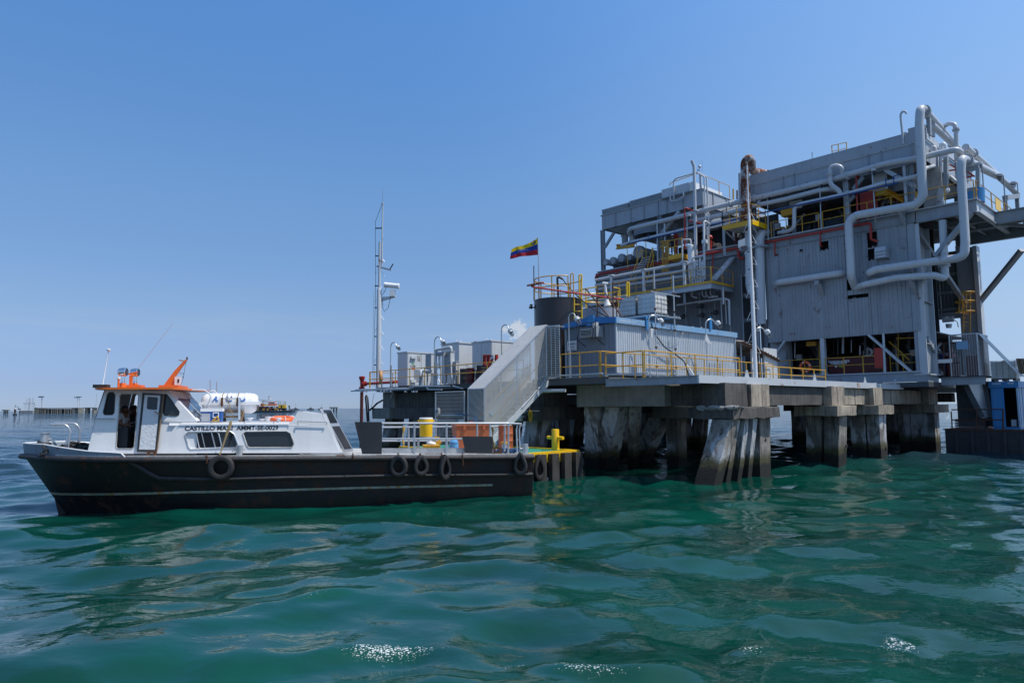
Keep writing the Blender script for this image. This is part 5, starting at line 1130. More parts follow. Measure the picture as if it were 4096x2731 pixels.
fr_b = [onz(1478,1550,tR,ZD)] + [onz(x,1545,tR,ZD) for x in bx] + [W(-9.75,tR,ZD)]
railing('yellow guard rail along the front of the equipment deck with the life ring',fr_b,1.02)
railing('yellow guard rail along the left end of the equipment deck',line(W(loc_(fr_b[0])[0],tR+.05,ZD),W(loc_(fr_b[0])[0],5,ZD),3),1.02)
single(MB().box(onz(c4(1605,0)[0],1470,tR-.05)+UZ*.0,.09,.09,.22,ES,ET).tube([onz(c4(1605,0)[0],1480,tR-.05),onz(c4(1595,0)[0],1510,tR-.05,ZD+.1)],.022,6),'junction_box',MT['deckwhite'],'small pale junction box on the front rail beside the red drum','junction box',onz(c4(1605,0)[0],1480,tR))
# cabinets -----------------------------------------------------------------
def cab_dims(uL,uC,uR,vt,t):
    c = PT(uC,vt,t); s1,_,z1 = loc_(c); s0 = loc_(PT(uL,vt,t))[0]; t1 = loc_(PS(uR,vt,s1))[1]; return s0,s1,t,t1,z1
def cabinet(label,uL,uC,uR,vt,t,z0=ZD,plinth=.12,roof=True,mm='cabinet',doors_left=1,doors_right=2,name='electrical_cabinet',cat='cabinet',group='grey electrical cabinets on the deck',darkl=False):
    s0,s1,t0,t1,z1 = cab_dims(uL,uC,uR,vt,t); q = thing(name,label,cat,W((s0+s1)/2,(t0+t1)/2,z0),group)
    if plinth: MB().st(s0+.03,s1-.03,t0+.03,t1-.03,z0,z0+plinth).build('plinth',MT['steel_dark'],q,0)
    MB().st(s0,s1,t0,t1,z0+plinth,z1-(.08 if roof else 0)).build('body',MT[mm],q,0)
    if roof: MB().st(s0-.05,s1+.05,t0-.05,t1+.05,z1-.08,z1).build('roof',MT[mm],q,0)
    g = .035; H_ = z1-z0-plinth
    for i in range(doors_left):
        w_ = (s1-s0)/doors_left; MB().st(s0+w_*i+g,s0+w_*(i+1)-g,t0-.025,t0+.01,z0+plinth+g,z1-.08-g*2).build('door',MT[mm],q,0)
    for i in range(doors_right):
        w_ = (t1-t0)/doors_right; MB().st(s1-.01,s1+.025,t0+w_*i+g,t0+w_*(i+1)-g,z0+plinth+g,z1-.08-g*2).build('door',MT[mm],q,0)
    return q,(s0,s1,t0,t1,z1)
mk('galv_cab',(.30,.33,.36),.45,.2,dirt=.6,dirtcol=(.2,.23,.26),sc_=3)
q,(s0,s1,t0,t1,z1) = cabinet('light grey metal cabinet with warning labels nearest the mast',1591,1629,1735,1405,1.4,doors_left=0,doors_right=2)
H_ = z1-ZD
def onright(f,z0_,z1_,w_,d=.03,nm='label',mm='print_white'):   # plate on the +s face, f along it
    c = t0+(t1-t0)*f; return MB().st(s1+.026,s1+.026+d,c-w_/2,c+w_/2,ZD+H_*z0_,ZD+H_*z1_).build(nm,MT[mm],q,0)
onright(.20,.80,.86,.38,.12,'vent_hood','cabinet'); onright(.20,.14,.22,.38,.12,'vent_hood','cabinet')
onright(.20,.56,.62,.36,.006,'label','print_black'); onright(.22,.50,.55,.24,.006,'label','lifering'); onright(.42,.74,.90,.24,.006,'label','deckwhite')
mk('labelgreen',(.05,.4,.1),.5,dirt=0); onright(.2,.645,.68,.16,.006,'label','labelgreen'); onright(.36,.16,.5,.5,.01,'lower_panel','galv_cab')
for i,tx in enumerate(('DANGER','HIGH VOLTAGE')):
    text_mb(tx,.06,lambda x,y,i=i: W(s1+.034,t0+(t1-t0)*.2-.15+x*.6,ZD+H_*(.595-.02*i)+y*.7),bold=.006).build('lettering',MT['print_white'],q,0,False)
c = [W(s1+.034,t0+(t1-t0)*.42+dx,ZD+H_*.78+dz) for dx,dz in ((-.08,0),(.08,0),(0,.17))]; MB().tube(c,.008,5,closed=True).build('warning_triangle',MT['print_grey'],q)
q2,(s0,s1,t0,t1,z1) = cabinet('tall pale grey cabinet house with a shadow across its side',1766,1836,1889,1367,4.0,doors_left=1,doors_right=0)
text_mb('TX2',.16,lambda x,y: W(s1+.006,t0+.5+x,ZD+1.35+y),bold=.004).build('lettering',MT['print_grey'],q2,0,False)
MB().st(s1+.004,s1+.012,t0+1.6,t0+2.0,ZD+1.55,ZD+1.62).build('label',MT['red'],q2,0); MB().st(s1+.004,s1+.012,t0+1.85,t0+1.93,ZD+1.9,ZD+2.4).build('label',MT['red'],q2,0)
for f in (.4,.7): MB().torus(W(s0+(s1-s0)*.6,t0+(t1-t0)*f,z1+.08),ES,.09,.02,14,5).build('lifting_eye',MT['edge'],q2)
MB().cyl(W(s1-.3,t0+1.6,z1),W(s1-.3,t0+1.6,z1+.16),.07).build('red_beacon',MT['red'],q2)
q3,(s0,s1,t0,t1,z1) = cabinet('tall pale grey cabinet house nearest the caged stairs',1889,1965,2052,1359.5,4.0,doors_left=2,doors_right=1)
for f in (.25,.45): MB().torus(W(s0+(s1-s0)*.5,t0+(t1-t0)*f,z1+.07),ES,.08,.02,14,5).build('lifting_eye',MT['edge'],q3)
c = W(s0+(s1-s0)*.42,t0-.03,ZD+.95); MB().torus(c,ET,.13,.018,20,5).build('emblem',MT['print_grey'],q3); text_mb('S',.2,lambda x,y: c+ES*(x-.06)+UZ*(y-.07),bold=.006).build('emblem',MT['print_grey'],q3,0,False)
for x in (1643,1795): p = PT(*c4(x,470),3.965); MB().box(p,.10,.012,.3,ES,ET).build('handle',MT['cabinet'],q3,0)
# post-mounted distribution panels
def panel(label,uL,uC,uR,vt,vb,t,depth=.3):
    c = PT(uC,vt,t); s1,_,z1 = loc_(c); s0 = loc_(PT(uL,vt,t))[0]; t1 = loc_(PS(uR,vt,s1))[1]; z0 = PT(uC,vb,t).z
    q = thing('control_panel',label,'control panel',W((s0+s1)/2,t,ZD),'post mounted control panels')
    MB().st(s0,s1,t,t1,z0,z1).build('box',MT['cabinet'],q,0); MB().st(s0+.04,s1-.04,t-.03,t+.01,z0+.04,z1-.05).build('door',MT['galv_cab'],q,0)
    MB().st(s0-.03,s1+.03,t-.04,t1+.03,z1,z1+.03).build('rain_hood',MT['cabinet'],q,0)
    for s_ in (s0+.05,s1-.1): MB().st(s_,s_+.07,t+.05,t+.12,ZD,z0).build('leg',MT['steel'],q,0)
    return q,(s0,s1,t,t1,z0,z1)
panel('blue grey control panel with door beside the labelled cabinet',1702,1725,1737,1415,1493,.9)
qp,d = panel('tall blue grey control panel with an elbow conduit above it',1777,1802,1818,1406,1468,.7); s0,s1,t0,t1,z0,z1 = d
MB().st(s0+.02,s1,t0,t1-.02,z0-.42,z0-.01).build('lower_box',MT['galv_cab'],qp,0)
panel('small grey control panel on thin legs, right of the tall one',1808,1824,1838,1447,1481,.9)
def pT(k_,pts,t): return [PT(*k_(*p),t) for p in pts]
def pipe_thing(label,pts,r,mm='pipe',bend=None,name='pipe',cat='pipe',group=None,flanges=(),n=12):
    t = thing(name,label,cat,Vector(pts[0]),group); MB().pipe(pts,r,bend,n).build('pipe_run',MT[mm],t)
    for c,ax in flanges: MB().cyl(Vector(c)-Vector(ax)*.05,Vector(c)+Vector(ax)*.05,r*1.55,n=16).build('flange',MT[mm],t)
    return t
P = pT(c4,[(862,1130),(862,470),(1150,412),(1150,500)],.45); pipe_thing('thick grey conduit elbowing over the tall control panel',P,.085,'cabinet',.16)
P = pT(c4,[(930,820),(930,540),(1015,540)],.5); pipe_thing('grey conduit tee with a dark junction head behind the front rail',P,.07,'cabinet',.1)
MB().cyl(PT(*c4(890,545),.48),PT(*c4(1015,540),.48),.12,n=14).build('junction_head',MT['steel'],bpy.data.objects['pipe.001'])
P = pT(c4,[(885,700),(890,980),(960,1120),(1010,1120)],.3); pipe_thing('white flexible conduit curving down to the deck',P,.035,'white',.3)
P = pT(c4,[(1150,690),(1160,1000),(1110,1100),(1060,1110)],.4); pipe_thing('white conduit curving below the tall control panel',P,.04,'white',.25)
t = thing('horn_speaker','grey rounded signal horn on a thick pipe behind the front rail','horn',PT(*c4(590,1140),.2))
a = PT(*c4(580,900),.15); MB().tube([a+UZ*.18,a+UZ*.12,a-UZ*.2,a-UZ*.28],.12,12,rs=[.06,.11,.12,.05]).build('horn',MT['cabinet'],t); MB().cyl(PT(*c4(600,865),.25),PT(*c4(770,865),.3),.09,n=12).build('arm',MT['cabinet'],t); MB().cyl(PT(*c4(590,920),.25),onz(c4(590,0)[0],1540,.25,ZD),.12,.16,n=12).build('stand',MT['steel'],t)
# drums and red frame by the stairs
def drum(label,uL,uR,vt,t,mm,ribs=3):
    a,b = PT(uL,vt,t),PT(uR,vt,t); c = (a+b)/2; r = (a-b).length/2*.8; z1 = c.z; q = thing('steel_drum',label,'drum',W(loc_(c)[0],t,ZD),'drums beside the caged stairs'); base = W(loc_(c)[0],t,ZD); h_ = z1-ZD
    pr = [(r,0)]
    for i in range(ribs): f = (i+1)/(ribs+1); pr += [(r,h_*f-.03),(r*1.04,h_*f),(r,h_*f+.03)]
    MB().lathe(base,UZ,pr+[(r,h_-.02),(r*1.03,h_),(r*.9,h_)],22).build('shell',MT[mm],q); MB().lathe(base+UZ*(h_-.02),UZ,[(r*.9,0),(r*.9,.01)],20).build('lid',MT[mm],q)
drum('plain black drum left of the red drum',1843,1869,1475,1.2,'blackpaint',2); drum('dark red drum between two black drums',1869,1898,1472,1.0,'darkred',2); drum('black ribbed plastic drum nearest the caged stairs',1904,1946,1463,1.2,'print_black',6)
rf = thing('equipment_stand','red steel channel frame standing behind the black drums','steel frame',onz(1965,1540,2.2,ZD))
for x in (1938,1953,1986): MB().ibeam(onz(x,1540,2.2,ZD),PT(x,1418,2.2),.14,.14).build('post',MT['red'],rf,0)
MB().ibeam(PT(1938,1424,2.2),PT(1986,1424,2.2),.12,.12).bar(PT(1955,1470,2.2),PT(1975,1425,2.2),.1).build('beam',MT['red'],rf,0)
MB().box(PT(1974,1428,2.1),.18,.15,.22,ES,ET).build('lamp_box',MT['cabinet'],rf,0)
# gooseneck lamps ------------------------------------------------------------
XD = (ES*.70+ET*.72).normalized()
def gooseneck(label,base,top_uv,head_uv,plane_t,post_plate=True,group='gooseneck deck lamps'):
    top = PT(*top_uv,plane_t); head = PT(*head_uv,plane_t); q = thing('deck_lamp',label,'lamp',base,group)
    b = Vector((base.x,base.y,0)); zt = top.z; reach = (head-Vector((base.x,base.y,head.z))).length; hd = Vector((head.x-base.x,head.y-base.y,0)).normalized()
    r = reach*.42; arc = [b+UZ*base.z]
    for i in range(9): a = math.pi*(1-i/8); arc.append(b+hd*(r+r*math.cos(a))+UZ*(zt-r+r*math.sin(a)))
    arc = arc[:-1]+[b+hd*(reach*.8)+UZ*(zt-r*.75),head]
    MB().tube(arc,.028,8).build('pole',MT['galv'],q)
    ax = (arc[-1]-arc[-2]).normalized(); ax = (ax*.7-UZ*.5+hd*.25).normalized()
    MB().lathe(head-ax*.02,ax,[(.04,-.06),(.12,0),(.13,.04),(.115,.05),(.13,.07),(.125,.16),(.10,.18)],18).build('housing',MT['cabinet'],q)
    g = MB().lathe(head-ax*.02,ax,[(.085,.18),(.085,.33),(.06,.36),(.0,.37)],14).build('lamp_glass',MT['lamp_glass'],q)
    m = MB()
    for k in range(6): a = 2*math.pi*k/6; x = ax.orthogonal().normalized(); y = ax.cross(x); o = x*math.cos(a)*.095+y*math.sin(a)*.095; m.tube([head+ax*.16+o,head+ax*.33+o*.9,head+ax*.38],.007,4)
    m.build('wire_guard',MT['galv'],q)
    if post_plate: MB().bar(base+XD*.05,base+XD*.05+UZ*1.35,.10,.06,XD).build('post_channel',MT['steel'],q,0)
    return q
gooseneck('gooseneck lamp beside the mast and life ring',onz(1561,1548,.0,ZD),(1578,1368),(1590,1386),.0)
gooseneck('gooseneck lamp in front of the control panels',onz(1737,1543,-.05,ZD),(1755,1346),(1770,1365),-.05)
gooseneck('gooseneck lamp rising behind the caged stairs',onz(2007,1540,.2,ZD),(2024,1298),(2040,1322),.2,False)
# radio mast with camera -------------------------------------------------------
km = K(1380,780,1.96); mb_ = onz(1513,1548,.5,ZD); tm = .5
mastl = thing('radio_mast','tall grey radio mast with step irons and white camera at the left end','mast',mb_)
def mp_(x,y): return PT(*km(x,y),tm)
z1 = mp_(270,745).z; z2 = mp_(270,368).z; z3 = mp_(275,72).z; z4 = mp_(275,-40).z
mast_xy = Vector((mb_.x,mb_.y,0))
MB().tube([mb_,mast_xy+UZ*z1,mast_xy+UZ*(z1+.15)],.1,14,rs=[.165,.15,.09]).build('lower_tube',MT['pipe'],mastl)
MB().cyl(mast_xy+UZ*z1,mast_xy+UZ*z2,.085,.08,12).build('middle_tube',MT['pipe'],mastl)
o_ = mast_xy+XD*.16; MB().cyl(o_+UZ*(z2-1.6),o_+UZ*z3,.05,.045,10).cyl(o_+UZ*z3,o_+UZ*(z3+.08),.07).build('upper_tube',MT['pipe'],mastl)
MB().tube([o_+UZ*z3,o_+UZ*z4],.012,6,rs=[.02,.008]).build('whip_antenna',MT['steel'],mastl)
for i,y in enumerate((1330,1215,1095,980,865,755,635,525)):
    z = mp_(270,y).z; MB().tube([mast_xy+XD*.1+UZ*z,mast_xy+XD*.34+UZ*z,mast_xy+XD*.1+UZ*(z+.32)],.012,5).build('step_iron',MT['galv'],mastl)
    if i % 2 == 0: MB().tube([mast_xy-XD*.1+UZ*(z+.2),mast_xy-XD*.3+UZ*(z+.2),mast_xy-XD*.1+UZ*(z+.5)],.012,5).build('step_iron',MT['galv'],mastl)
for y in (1330,1107,882,712,478,262): z = mp_(270,y).z; MB().bar(mast_xy-XD*.3+UZ*z,mast_xy+XD*(.02 if y > 300 else .16)+UZ*z,.07).build('cable_clamp',MT['blackpaint'],mastl,0)
MB().tube([mast_xy-XD*.26+UZ*(ZD+.1)]+[mast_xy-XD*(.28+.03*math.sin(i))+UZ*(ZD+(z3-ZD-1.2)*i/8) for i in range(1,9)]+[o_-XD*.04+UZ*z3],.015,5).build('cable',MT['print_black'],mastl)
MB().tube([mast_xy-XD*.4+UZ*(ZD+.1),mast_xy-XD*.36+UZ*z1],.012,5).build('cable',MT['galv'],mastl)
a = mp_(345,785); MB().prism([mast_xy+XD*.1+UZ*(a.z-.25),mast_xy+XD*1.0+UZ*(a.z+.0),mast_xy+XD*1.0+UZ*(a.z+.06),mast_xy+XD*.1+UZ*(a.z+.04)],ET*.12).build('camera_bracket',MT['pipe'],mastl,0)
cm_ = mast_xy+XD*.88+UZ*(a.z+.06); MB().box(cm_+UZ*.22,.36,.3,.44,XD,Vector((-XD.y,XD.x,0))).build('camera_base',MT['white_clean'],mastl,0)
cx_ = cm_+UZ*.72; ch_ = MB().lathe(cx_-XD*.55+UZ*.06,XD-UZ*.12,[(.17,0),(.19,.06),(.17,.12),(.17,.85),(.19,.87),(.19,.98),(.14,1.0)],18).build('camera_head',MT['white_clean'],mastl)
MB().tube([mast_xy+XD*.15+UZ*(a.z+.1),mast_xy+XD*.4+UZ*(a.z+.45),mast_xy+XD*.5+UZ*(a.z+.9)],.018,6).tube([mast_xy+XD*.75+UZ*(a.z+.0),mast_xy+XD*.6+UZ*(a.z-.7),mast_xy+XD*.35+UZ*(a.z-.95),mast_xy+XD*.2+UZ*(a.z-.6),mast_xy+XD*.22+UZ*(a.z-.1)],.018,6).build('camera_cable',MT['print_black'],mastl)
a = mp_(285,570); MB().bar(mast_xy-XD*.2+UZ*(a.z+.14),mast_xy+XD*.75+UZ*(a.z-.14),.1).build('solar_arm',MT['steel'],mastl,0); MB().bar(mast_xy+XD*.68+UZ*(a.z-.1),mast_xy+XD*.9+UZ*(a.z+.28),.1,.05).build('small_panel',MT['print_black'],mastl,0); MB().box(mast_xy+UZ*(a.z+.32),.16,.14,.3,XD).build('beacon_box',MT['white'],mastl,0)
# life ring on the rail
c = PT(*k3(388,580),tR-.12); lr = thing('life_ring','faded orange life ring hanging on the front rail beside the mast','life ring',c-UZ*.4)
MB().torus(c,-ET-ES*.55,.34,.10,28,10,.72,1.0).build('ring',MT['lifering_old'],lr); MB().tube([c-UZ*.32+ES*.1,c-UZ*.5+ES*.12,c-UZ*.72+ES*.14],.05,6).build('rope_tail',MT['deckwhite'],lr); MB().tube([c+UZ*.3,c+UZ*.1+ES*.18,c+ES*.22-UZ*.15],.03,6).build('grab_line',MT['rope'],lr)
# red hydrant line at the corner
hy = PT(*k8(305,230),.2); rl_ = thing('fire_hydrant','red fire hydrant pipe with flanges standing off the left corner of the deck','hydrant',Vector((hy.x,hy.y,0)))
hb = Vector((hy.x,hy.y,0)); zt = PT(*k8(305,100),.2).z; zh = PT(*k8(305,160),.2).z
MB().cyl(hb+UZ*.2,hb+UZ*(zt-.25),.11,n=12).build('riser',mat('redrust',(.12,.018,.016),.6,dirt=.6,dirtcol=(.04,.015,.015),rust=.3),rl_)
MB().lathe(hb+UZ*(ZD-.02),UZ,[(.13,0),(.2,.02),(.2,.12),(.12,.14),(.12,.5),(.13,.52),(.2,.72),(.2,.82),(.1,.85)],16).build('head',MT['red'],rl_)
MB().tube([hb+UZ*(zt+.0),hb+UZ*(zt+.3)],.02,6).tube([hb+UZ*(zt+.2)-ES*.12,hb+UZ*(zt+.2)+ES*.12],.015,6).build('spindle',MT['blackpaint'],rl_)
e = PT(*k8(940,170),.2); e.z = zh; MB().cyl(hb+UZ*zh,e,.085,n=12).build('branch',MT['red'],rl_)
d_ = (e-(hb+UZ*zh)).normalized(); MB().cyl(hb+UZ*zh+d_*.25,hb+UZ*zh+d_*.33,.17).cyl(hb+UZ*zh+d_*.38,hb+UZ*zh+d_*.46,.17).build('flange',MT['red'],rl_)
# hoses and rods hanging off the corner
P = [PT(*k8(*q),-.2) for q in ((405,840),(385,560),(372,400),(385,365),(408,400),(420,560),(430,840))]
single(MB().tube(P,.055,8),'hose_loop',MT['rubber'],'black rubber hose looped down below the left corner of the deck','hose',P[-1])
P = [PT(*k8(*q),-.1) for q in ((440,635),(500,590),(580,510),(680,455))]
single(MB().tube(P,.06,8),'hose',MT['rubber'],'black hose curving up to the concrete pier at the left corner','hose',P[0])
single(MB().tube([PT(*k8(525,330),-.1),PT(*k8(478,590),-.1)],.012,5),'chain_stay',MT['steel_dark'],'thin stay cable below the left corner of the deck','cable',PT(*k8(478,590),-.1))
# ---------------------------------------------------------------- caged stairs
SL,SR = -9.42,-8.3; ta,tb = -3.92,0.0; zA,zB = 3.80,6.85
st = thing('caged_stairs','steep steel stairs enclosed by grey mesh with a sheet roof, rising from the boat landing','stairs',W(-8.9,-4.2,ZL))
roofz = lambda t_: zA+(zB-zA)*(t_-ta)/(tb-ta)
def slab(s0,s1,t0,t1,d=.03): return [W(s0,t0,roofz(t0)),W(s1,t0,roofz(t0)),W(s1,t1,roofz(t1)),W(s0,t1,roofz(t1))]
for i in range(3):
    a,b = ta+(tb-ta)*i/3,ta+(tb-ta)*(i+1)/3; MB().prism([p+UZ*(.004*i) for p in slab(SL,SR,a,b+.06)],UZ*.02).build('roof_sheet',MT['sheet'],st,0)
MB().hexa([W(SL,tb,zB),W(SR,tb,zB),W(SR,1.3,zB+.05),W(SL,1.3,zB+.05),W(SL,tb,zB+.03),W(SR,tb,zB+.03),W(SR,1.3,zB+.08),W(SL,1.3,zB+.08)]).build('roof_sheet',MT['sheet'],st,0)
lowz = lambda t_: max(1.15,roofz(t_)-2.55)
fr = MB()
for s_ in (SL,SR):
    fr.bar(W(s_,ta,1.15),W(s_,ta,zA),.05); fr.bar(W(s_,ta,zA),W(s_,tb,zB),.05); fr.bar(W(s_,tb,4.3),W(s_,tb,zB),.05); fr.bar(W(s_,-1.95,lowz(-1.95)),W(s_,-1.95,roofz(-1.95)),.05)
fr.bar(W(SL,ta,zA),W(SR,ta,zA),.05); fr.bar(W(SL,ta,2.5),W(SR,ta,2.5),.03); fr.build('frame',MT['galv'],st,0)
mk('mesh',(.50,.51,.51),.5,.35,dirt=.25,dirtcol=(.3,.3,.3))
# side meshes: flat bars parallel to the flight
for s_,nm in ((SR,0),(SL,1)):
    m = MB(); dz = .0
    k = -5.2
    while k < 3.2:
        # line z = roofz(t) - 0 - off ; keep between lowz and roofz
        off = k+5.2+.06
        if off < 2.62:
            t0 = ta; zz0 = roofz(ta)-off
            if zz0 < 1.15: t0 = ta+(1.15-zz0)/((zB-zA)/(tb-ta))
            if t0 < tb: m.bar(W(s_,t0,roofz(t0)-off),W(s_,tb,roofz(tb)-off),.012,.040)
        k += .092
    o = m.build('mesh_panel',MT['mesh'],st,0); o['kind'] = 'stuff'
    m2 = MB()
    for t_ in np.arange(ta+.15,tb,.30): m2.bar(W(s_-.008,t_,lowz(t_)),W(s_-.008,t_,roofz(t_)),.01)
    o = m2.build('mesh_stiffener',MT['mesh'],st,0); o['kind'] = 'stuff'
m = MB()
for i in range(46):       # crossed wires of the front panel
    for sg in (1,-1):
        a = -2.6+i*.115; p0,p1 = (0,a),(1.12,a+sg*1.12)
        if sg < 0: p0,p1 = (0,a+1.12),(1.12,a)
        pts = []
        for f in np.linspace(0,1,15):
            x,y = p0[0]+(p1[0]-p0[0])*f,p0[1]+(p1[1]-p0[1])*f
            if 0 <= y <= 2.62: pts.append((x,y))
        if len(pts) > 1: m.bar(W(SL+pts[0][0],ta,1.17+pts[0][1]),W(SL+pts[-1][0],ta,1.17+pts[-1][1]),.012)
o = m.build('front_mesh',MT['mesh'],st,0); o['kind'] = 'stuff'
m = MB()
for z in np.arange(4.36,6.8,.085): m.bar(W(SR+.03,tb,z),W(-7.42,tb,z),.015,.035)
for s_ in (SR+.03,SR+.33,SR+.6,-7.42): m.bar(W(s_,tb-.01,4.3),W(s_,tb-.01,6.8),.03)
o = m.build('landing_panel',MT['mesh'],st,0); o['kind'] = 'stuff'
MB().bar(W(SR,tb,6.82),W(-7.42,tb,6.80),.05).build('landing_header',MT['galv'],st,0)
for s_ in (SL,SR): MB().bar(W(s_+.02,ta-.25,.98),W(s_+.02,tb+.15,4.22),.06,.26).build('stringer',MT['edge'],st,0)
MB().pipe([W(SR+.06,-1.7,2.95),W(SR+.06,-.05,4.32),W(SR+.06,.5,4.36)],.035,.2,8).build('stringer_rail',MT['galv'],st)
for i in range(14): f = (i+.5)/14; t_ = ta-.2+(tb-ta+.2)*f; MB().st(SL+.06,SR-.04,t_-.12,t_+.12,1.08+3.15*f,1.11+3.15*f).build('tread',MT['galv'],st,0)
for s_ in (SR-.06,SL+.1):
    o = MB().pipe([W(s_,ta-.3,1.95),W(s_,ta+.1,2.15),W(s_,tb-.7,4.75),W(s_,tb,5.0 if s_ < -9 else 5.05)],.03,.15,8).build('hand_rail',MT['yellow'],st)
    for t_ in (-2.9,-1.7,-.65): MB().bar(W(s_,t_,roofz(t_)-2.4),W(s_,t_,roofz(t_)-1.72),.04).build('rail_post',MT['yellow'],st,0)
pl = PT(*K(1700,1280,3.267)(665,1300),ta-.03); MB().box(pl,.26,.01,.32,ES,ET).build('notice',mat('notice',(.35,.42,.5),.5,dirt=.6,sc_=6),st,0)
c = PS(*K(1700,1280,3.267)(875,1215),SR+.02); MB().prism([c+ET*.14,c+UZ*.14,c-ET*.14,c-UZ*.14],ES*.01).build('hazard_plate',MT['steel'],st,0)
# gate beside the stairs
kg = K(1700,1280,3.267); gt = -3.95
gate = thing('mesh_gate','square mesh gate panel with grey frame left of the caged stairs','gate',onz(1800,1750,gt,ZL))
P = [PT(*kg(*p),gt) for p in ((138,1555),(138,938),(515,938),(515,1555))]; zt_ = (P[1].z+P[2].z)/2
P = [Vector((p.x,p.y,z)) for p,z in zip(P,(1.13,zt_,zt_,1.13))]
MB().tube(P,.035,8).build('frame',MT['galv'],gate)
m = MB(); a,b = P[1],P[2]
for f in np.linspace(.03,.97,27): q = a+(b-a)*f; m.bar(Vector((q.x,q.y,1.15)),Vector((q.x,q.y,zt_)),.008)
for z in np.arange(1.2,zt_,.17): m.bar(Vector((P[0].x,P[0].y,z)),Vector((P[3].x,P[3].y,z)),.009)
o = m.build('wire_mesh',MT['galv'],gate,0); o['kind'] = 'stuff'
MB().tube([PT(*kg(165,1245),gt-.1),PT(*kg(500,1245),gt-.1)],.03,8).build('grab_bar',MT['galv'],gate); MB().tube([PT(*kg(145,1312),gt-.1),PT(*kg(490,1312),gt-.1)],.025,8).build('grab_bar',MT['galv'],gate)
c = PT(*kg(170,1190),gt-.15); lp = thing('bulkhead_lamp','round white bulkhead lamp on the frame of the mesh gate','lamp',c); MB().lathe(c+UZ*-.12,UZ,[(.08,-.1),(.1,0),(.1,.2),(.07,.26),(0,.28)],16).build('housing',MT['deckwhite'],lp); MB().lathe(c-ET*.05-UZ*.02,-ET,[(.09,0),(.07,.05),(0,.06)],14).build('glass',MT['lamp_glass'],lp)
P = [PT(*kg(*q),gt-.12) for q in ((400,1215),(430,1232),(470,1225),(510,1240),(560,1238))]; single(MB().tube(P,.022,6),'rope',MT['rope_blue'],'dark blue rope tied between the mesh gate and the stairs','rope',P[0])
# fuel valve assembly on the front -------------------------------------------------
vt_ = -.25; va = thing('valve_assembly','white valve and pipe assembly hanging in front of the dark pier right of the stairs','valve',PT(*kg(1215,1280),vt_))
MB().pipe([PT(*kg(1830,918),vt_+.1),PT(*kg(1298,930),vt_),PT(*kg(1298,1215),vt_)],.08,.16,12).build('supply_pipe',MT['pipe'],va)
c = PT(*kg(1215,1285),vt_); MB().sphere(c,.2,14,10,(1.2,.9,.9)).cyl(c-ES*.42+ET*-.1,c+ES*.3,.1,n=14).cyl(c-ES*.46-ET*.1,c-ES*.38-ET*.09,.16).cyl(c+ES*.26,c+ES*.34,.16).build('valve_body',MT['white'],va)
MB().cyl(c,c+UZ*.55,.08,n=12).cyl(c+UZ*.3,c+UZ*.36,.16).cyl(c+UZ*.5,c+UZ*.53,.12).build('bonnet',MT['white'],va); MB().torus(c+UZ*.62,UZ,.17,.018,18,6).build('hand_wheel',MT['pipe'],va)
MB().sphere(PT(*kg(1330,1275),vt_),.14,10,8).sphere(PT(*kg(1300,1300),vt_-.05),.1,10,8).build('hose_coupling',MT['blackpaint'],va)
MB().pipe([PT(*kg(1215,1120),vt_),PT(*kg(1215,962),vt_),PT(*kg(1640,945),vt_+.1)],.022,.06,8).pipe([PT(*kg(1250,1120),vt_+.05),PT(*kg(1250,905),vt_+.05),PT(*kg(1600,903),vt_+.1)],.018,.06,8).build('small_pipe',MT['rope'],va)
MB().st(loc_(c)[0]+.3,loc_(c)[0]+1.45,vt_-.05,vt_+.05,c.z+.35,c.z+.39).build('bracket',MT['edge'],va,0)
MB().cyl(PT(*kg(1360,950),vt_-.06),PT(*kg(1362,1190),vt_-.06),.05,n=8).build('hanger_pipe',MT['steel_dark'],va)
c2 = PT(*kg(1378,1250),vt_-.12); m = MB()
for i in range(7): m.torus(c2+UZ*rnd.uniform(-.12,.12)+ES*rnd.uniform(-.05,.05),ET+ES*rnd.uniform(-.4,.4),.15,.02,16,5,.5,1.4)
single(m,'rope_coil',MT['rope_yellow'],'coil of yellow rope hanging beside the white valve','rope',c2)
# ================================================================ CONTAINER, TANKS AND THINGS AROUND THEM
k4 = K(2050,900,2.24); k5 = K(2600,1250,2.24); kf = K(2000,900,3.92)
s0,s1,t0,t1 = -8.68,-5.5,1.8,12.65; z0,zw,zt = 4.42,6.88,7.14
ct = thing('site_container','long grey container cabin with ribbed walls and a blue roof band on the platform','container',W(-7.1,7,ZD))
for q in ((s0+.1,t0+.2),(s0+.1,t1-.5),(s1-.4,t0+.2),(s1-.4,t1-.5),(s1-.4,7)): MB().st(q[0],q[0]+.3,q[1],q[1]+.3,ZD,z0).build('foot',MT['steel_dark'],ct,0)
MB().st(s0+.06,s1-.06,t0+.06,t1-.06,z0,zw-.01).build('core',MT['steel_dark'],ct,0)
MB().st(s0-.01,s1+.01,t0-.01,t1+.01,z0,z0+.16).build('base_frame',MT['steel'],ct,0)
def ribbed(a,b,out,z0,z1,n,depth=.022,pitch=.16,holes=None):
    """ribbed sheet from a to b (points at foot level), standing z0..z1, ribs towards out"""
    m = MB(); L_ = (b-a).length; d = (b-a)/L_; k = max(1,int(round(L_/pitch))); p = L_/k; prof = []
    for i in range(k):
        for f,h in ((0,0),(.42,0),(.5,1),(.82,1),(.9,0)): prof.append((i*p+f*p,h*depth))
    prof.append((L_,0)); vs = []
    for x,h in prof: q = a+d*x+out*h; vs += [Vector((q.x,q.y,z0)),Vector((q.x,q.y,z1))]
    m.add(vs,[(2*i,2*i+2,2*i+3,2*i+1) for i in range(len(prof)-1)]); return m
npan = 11
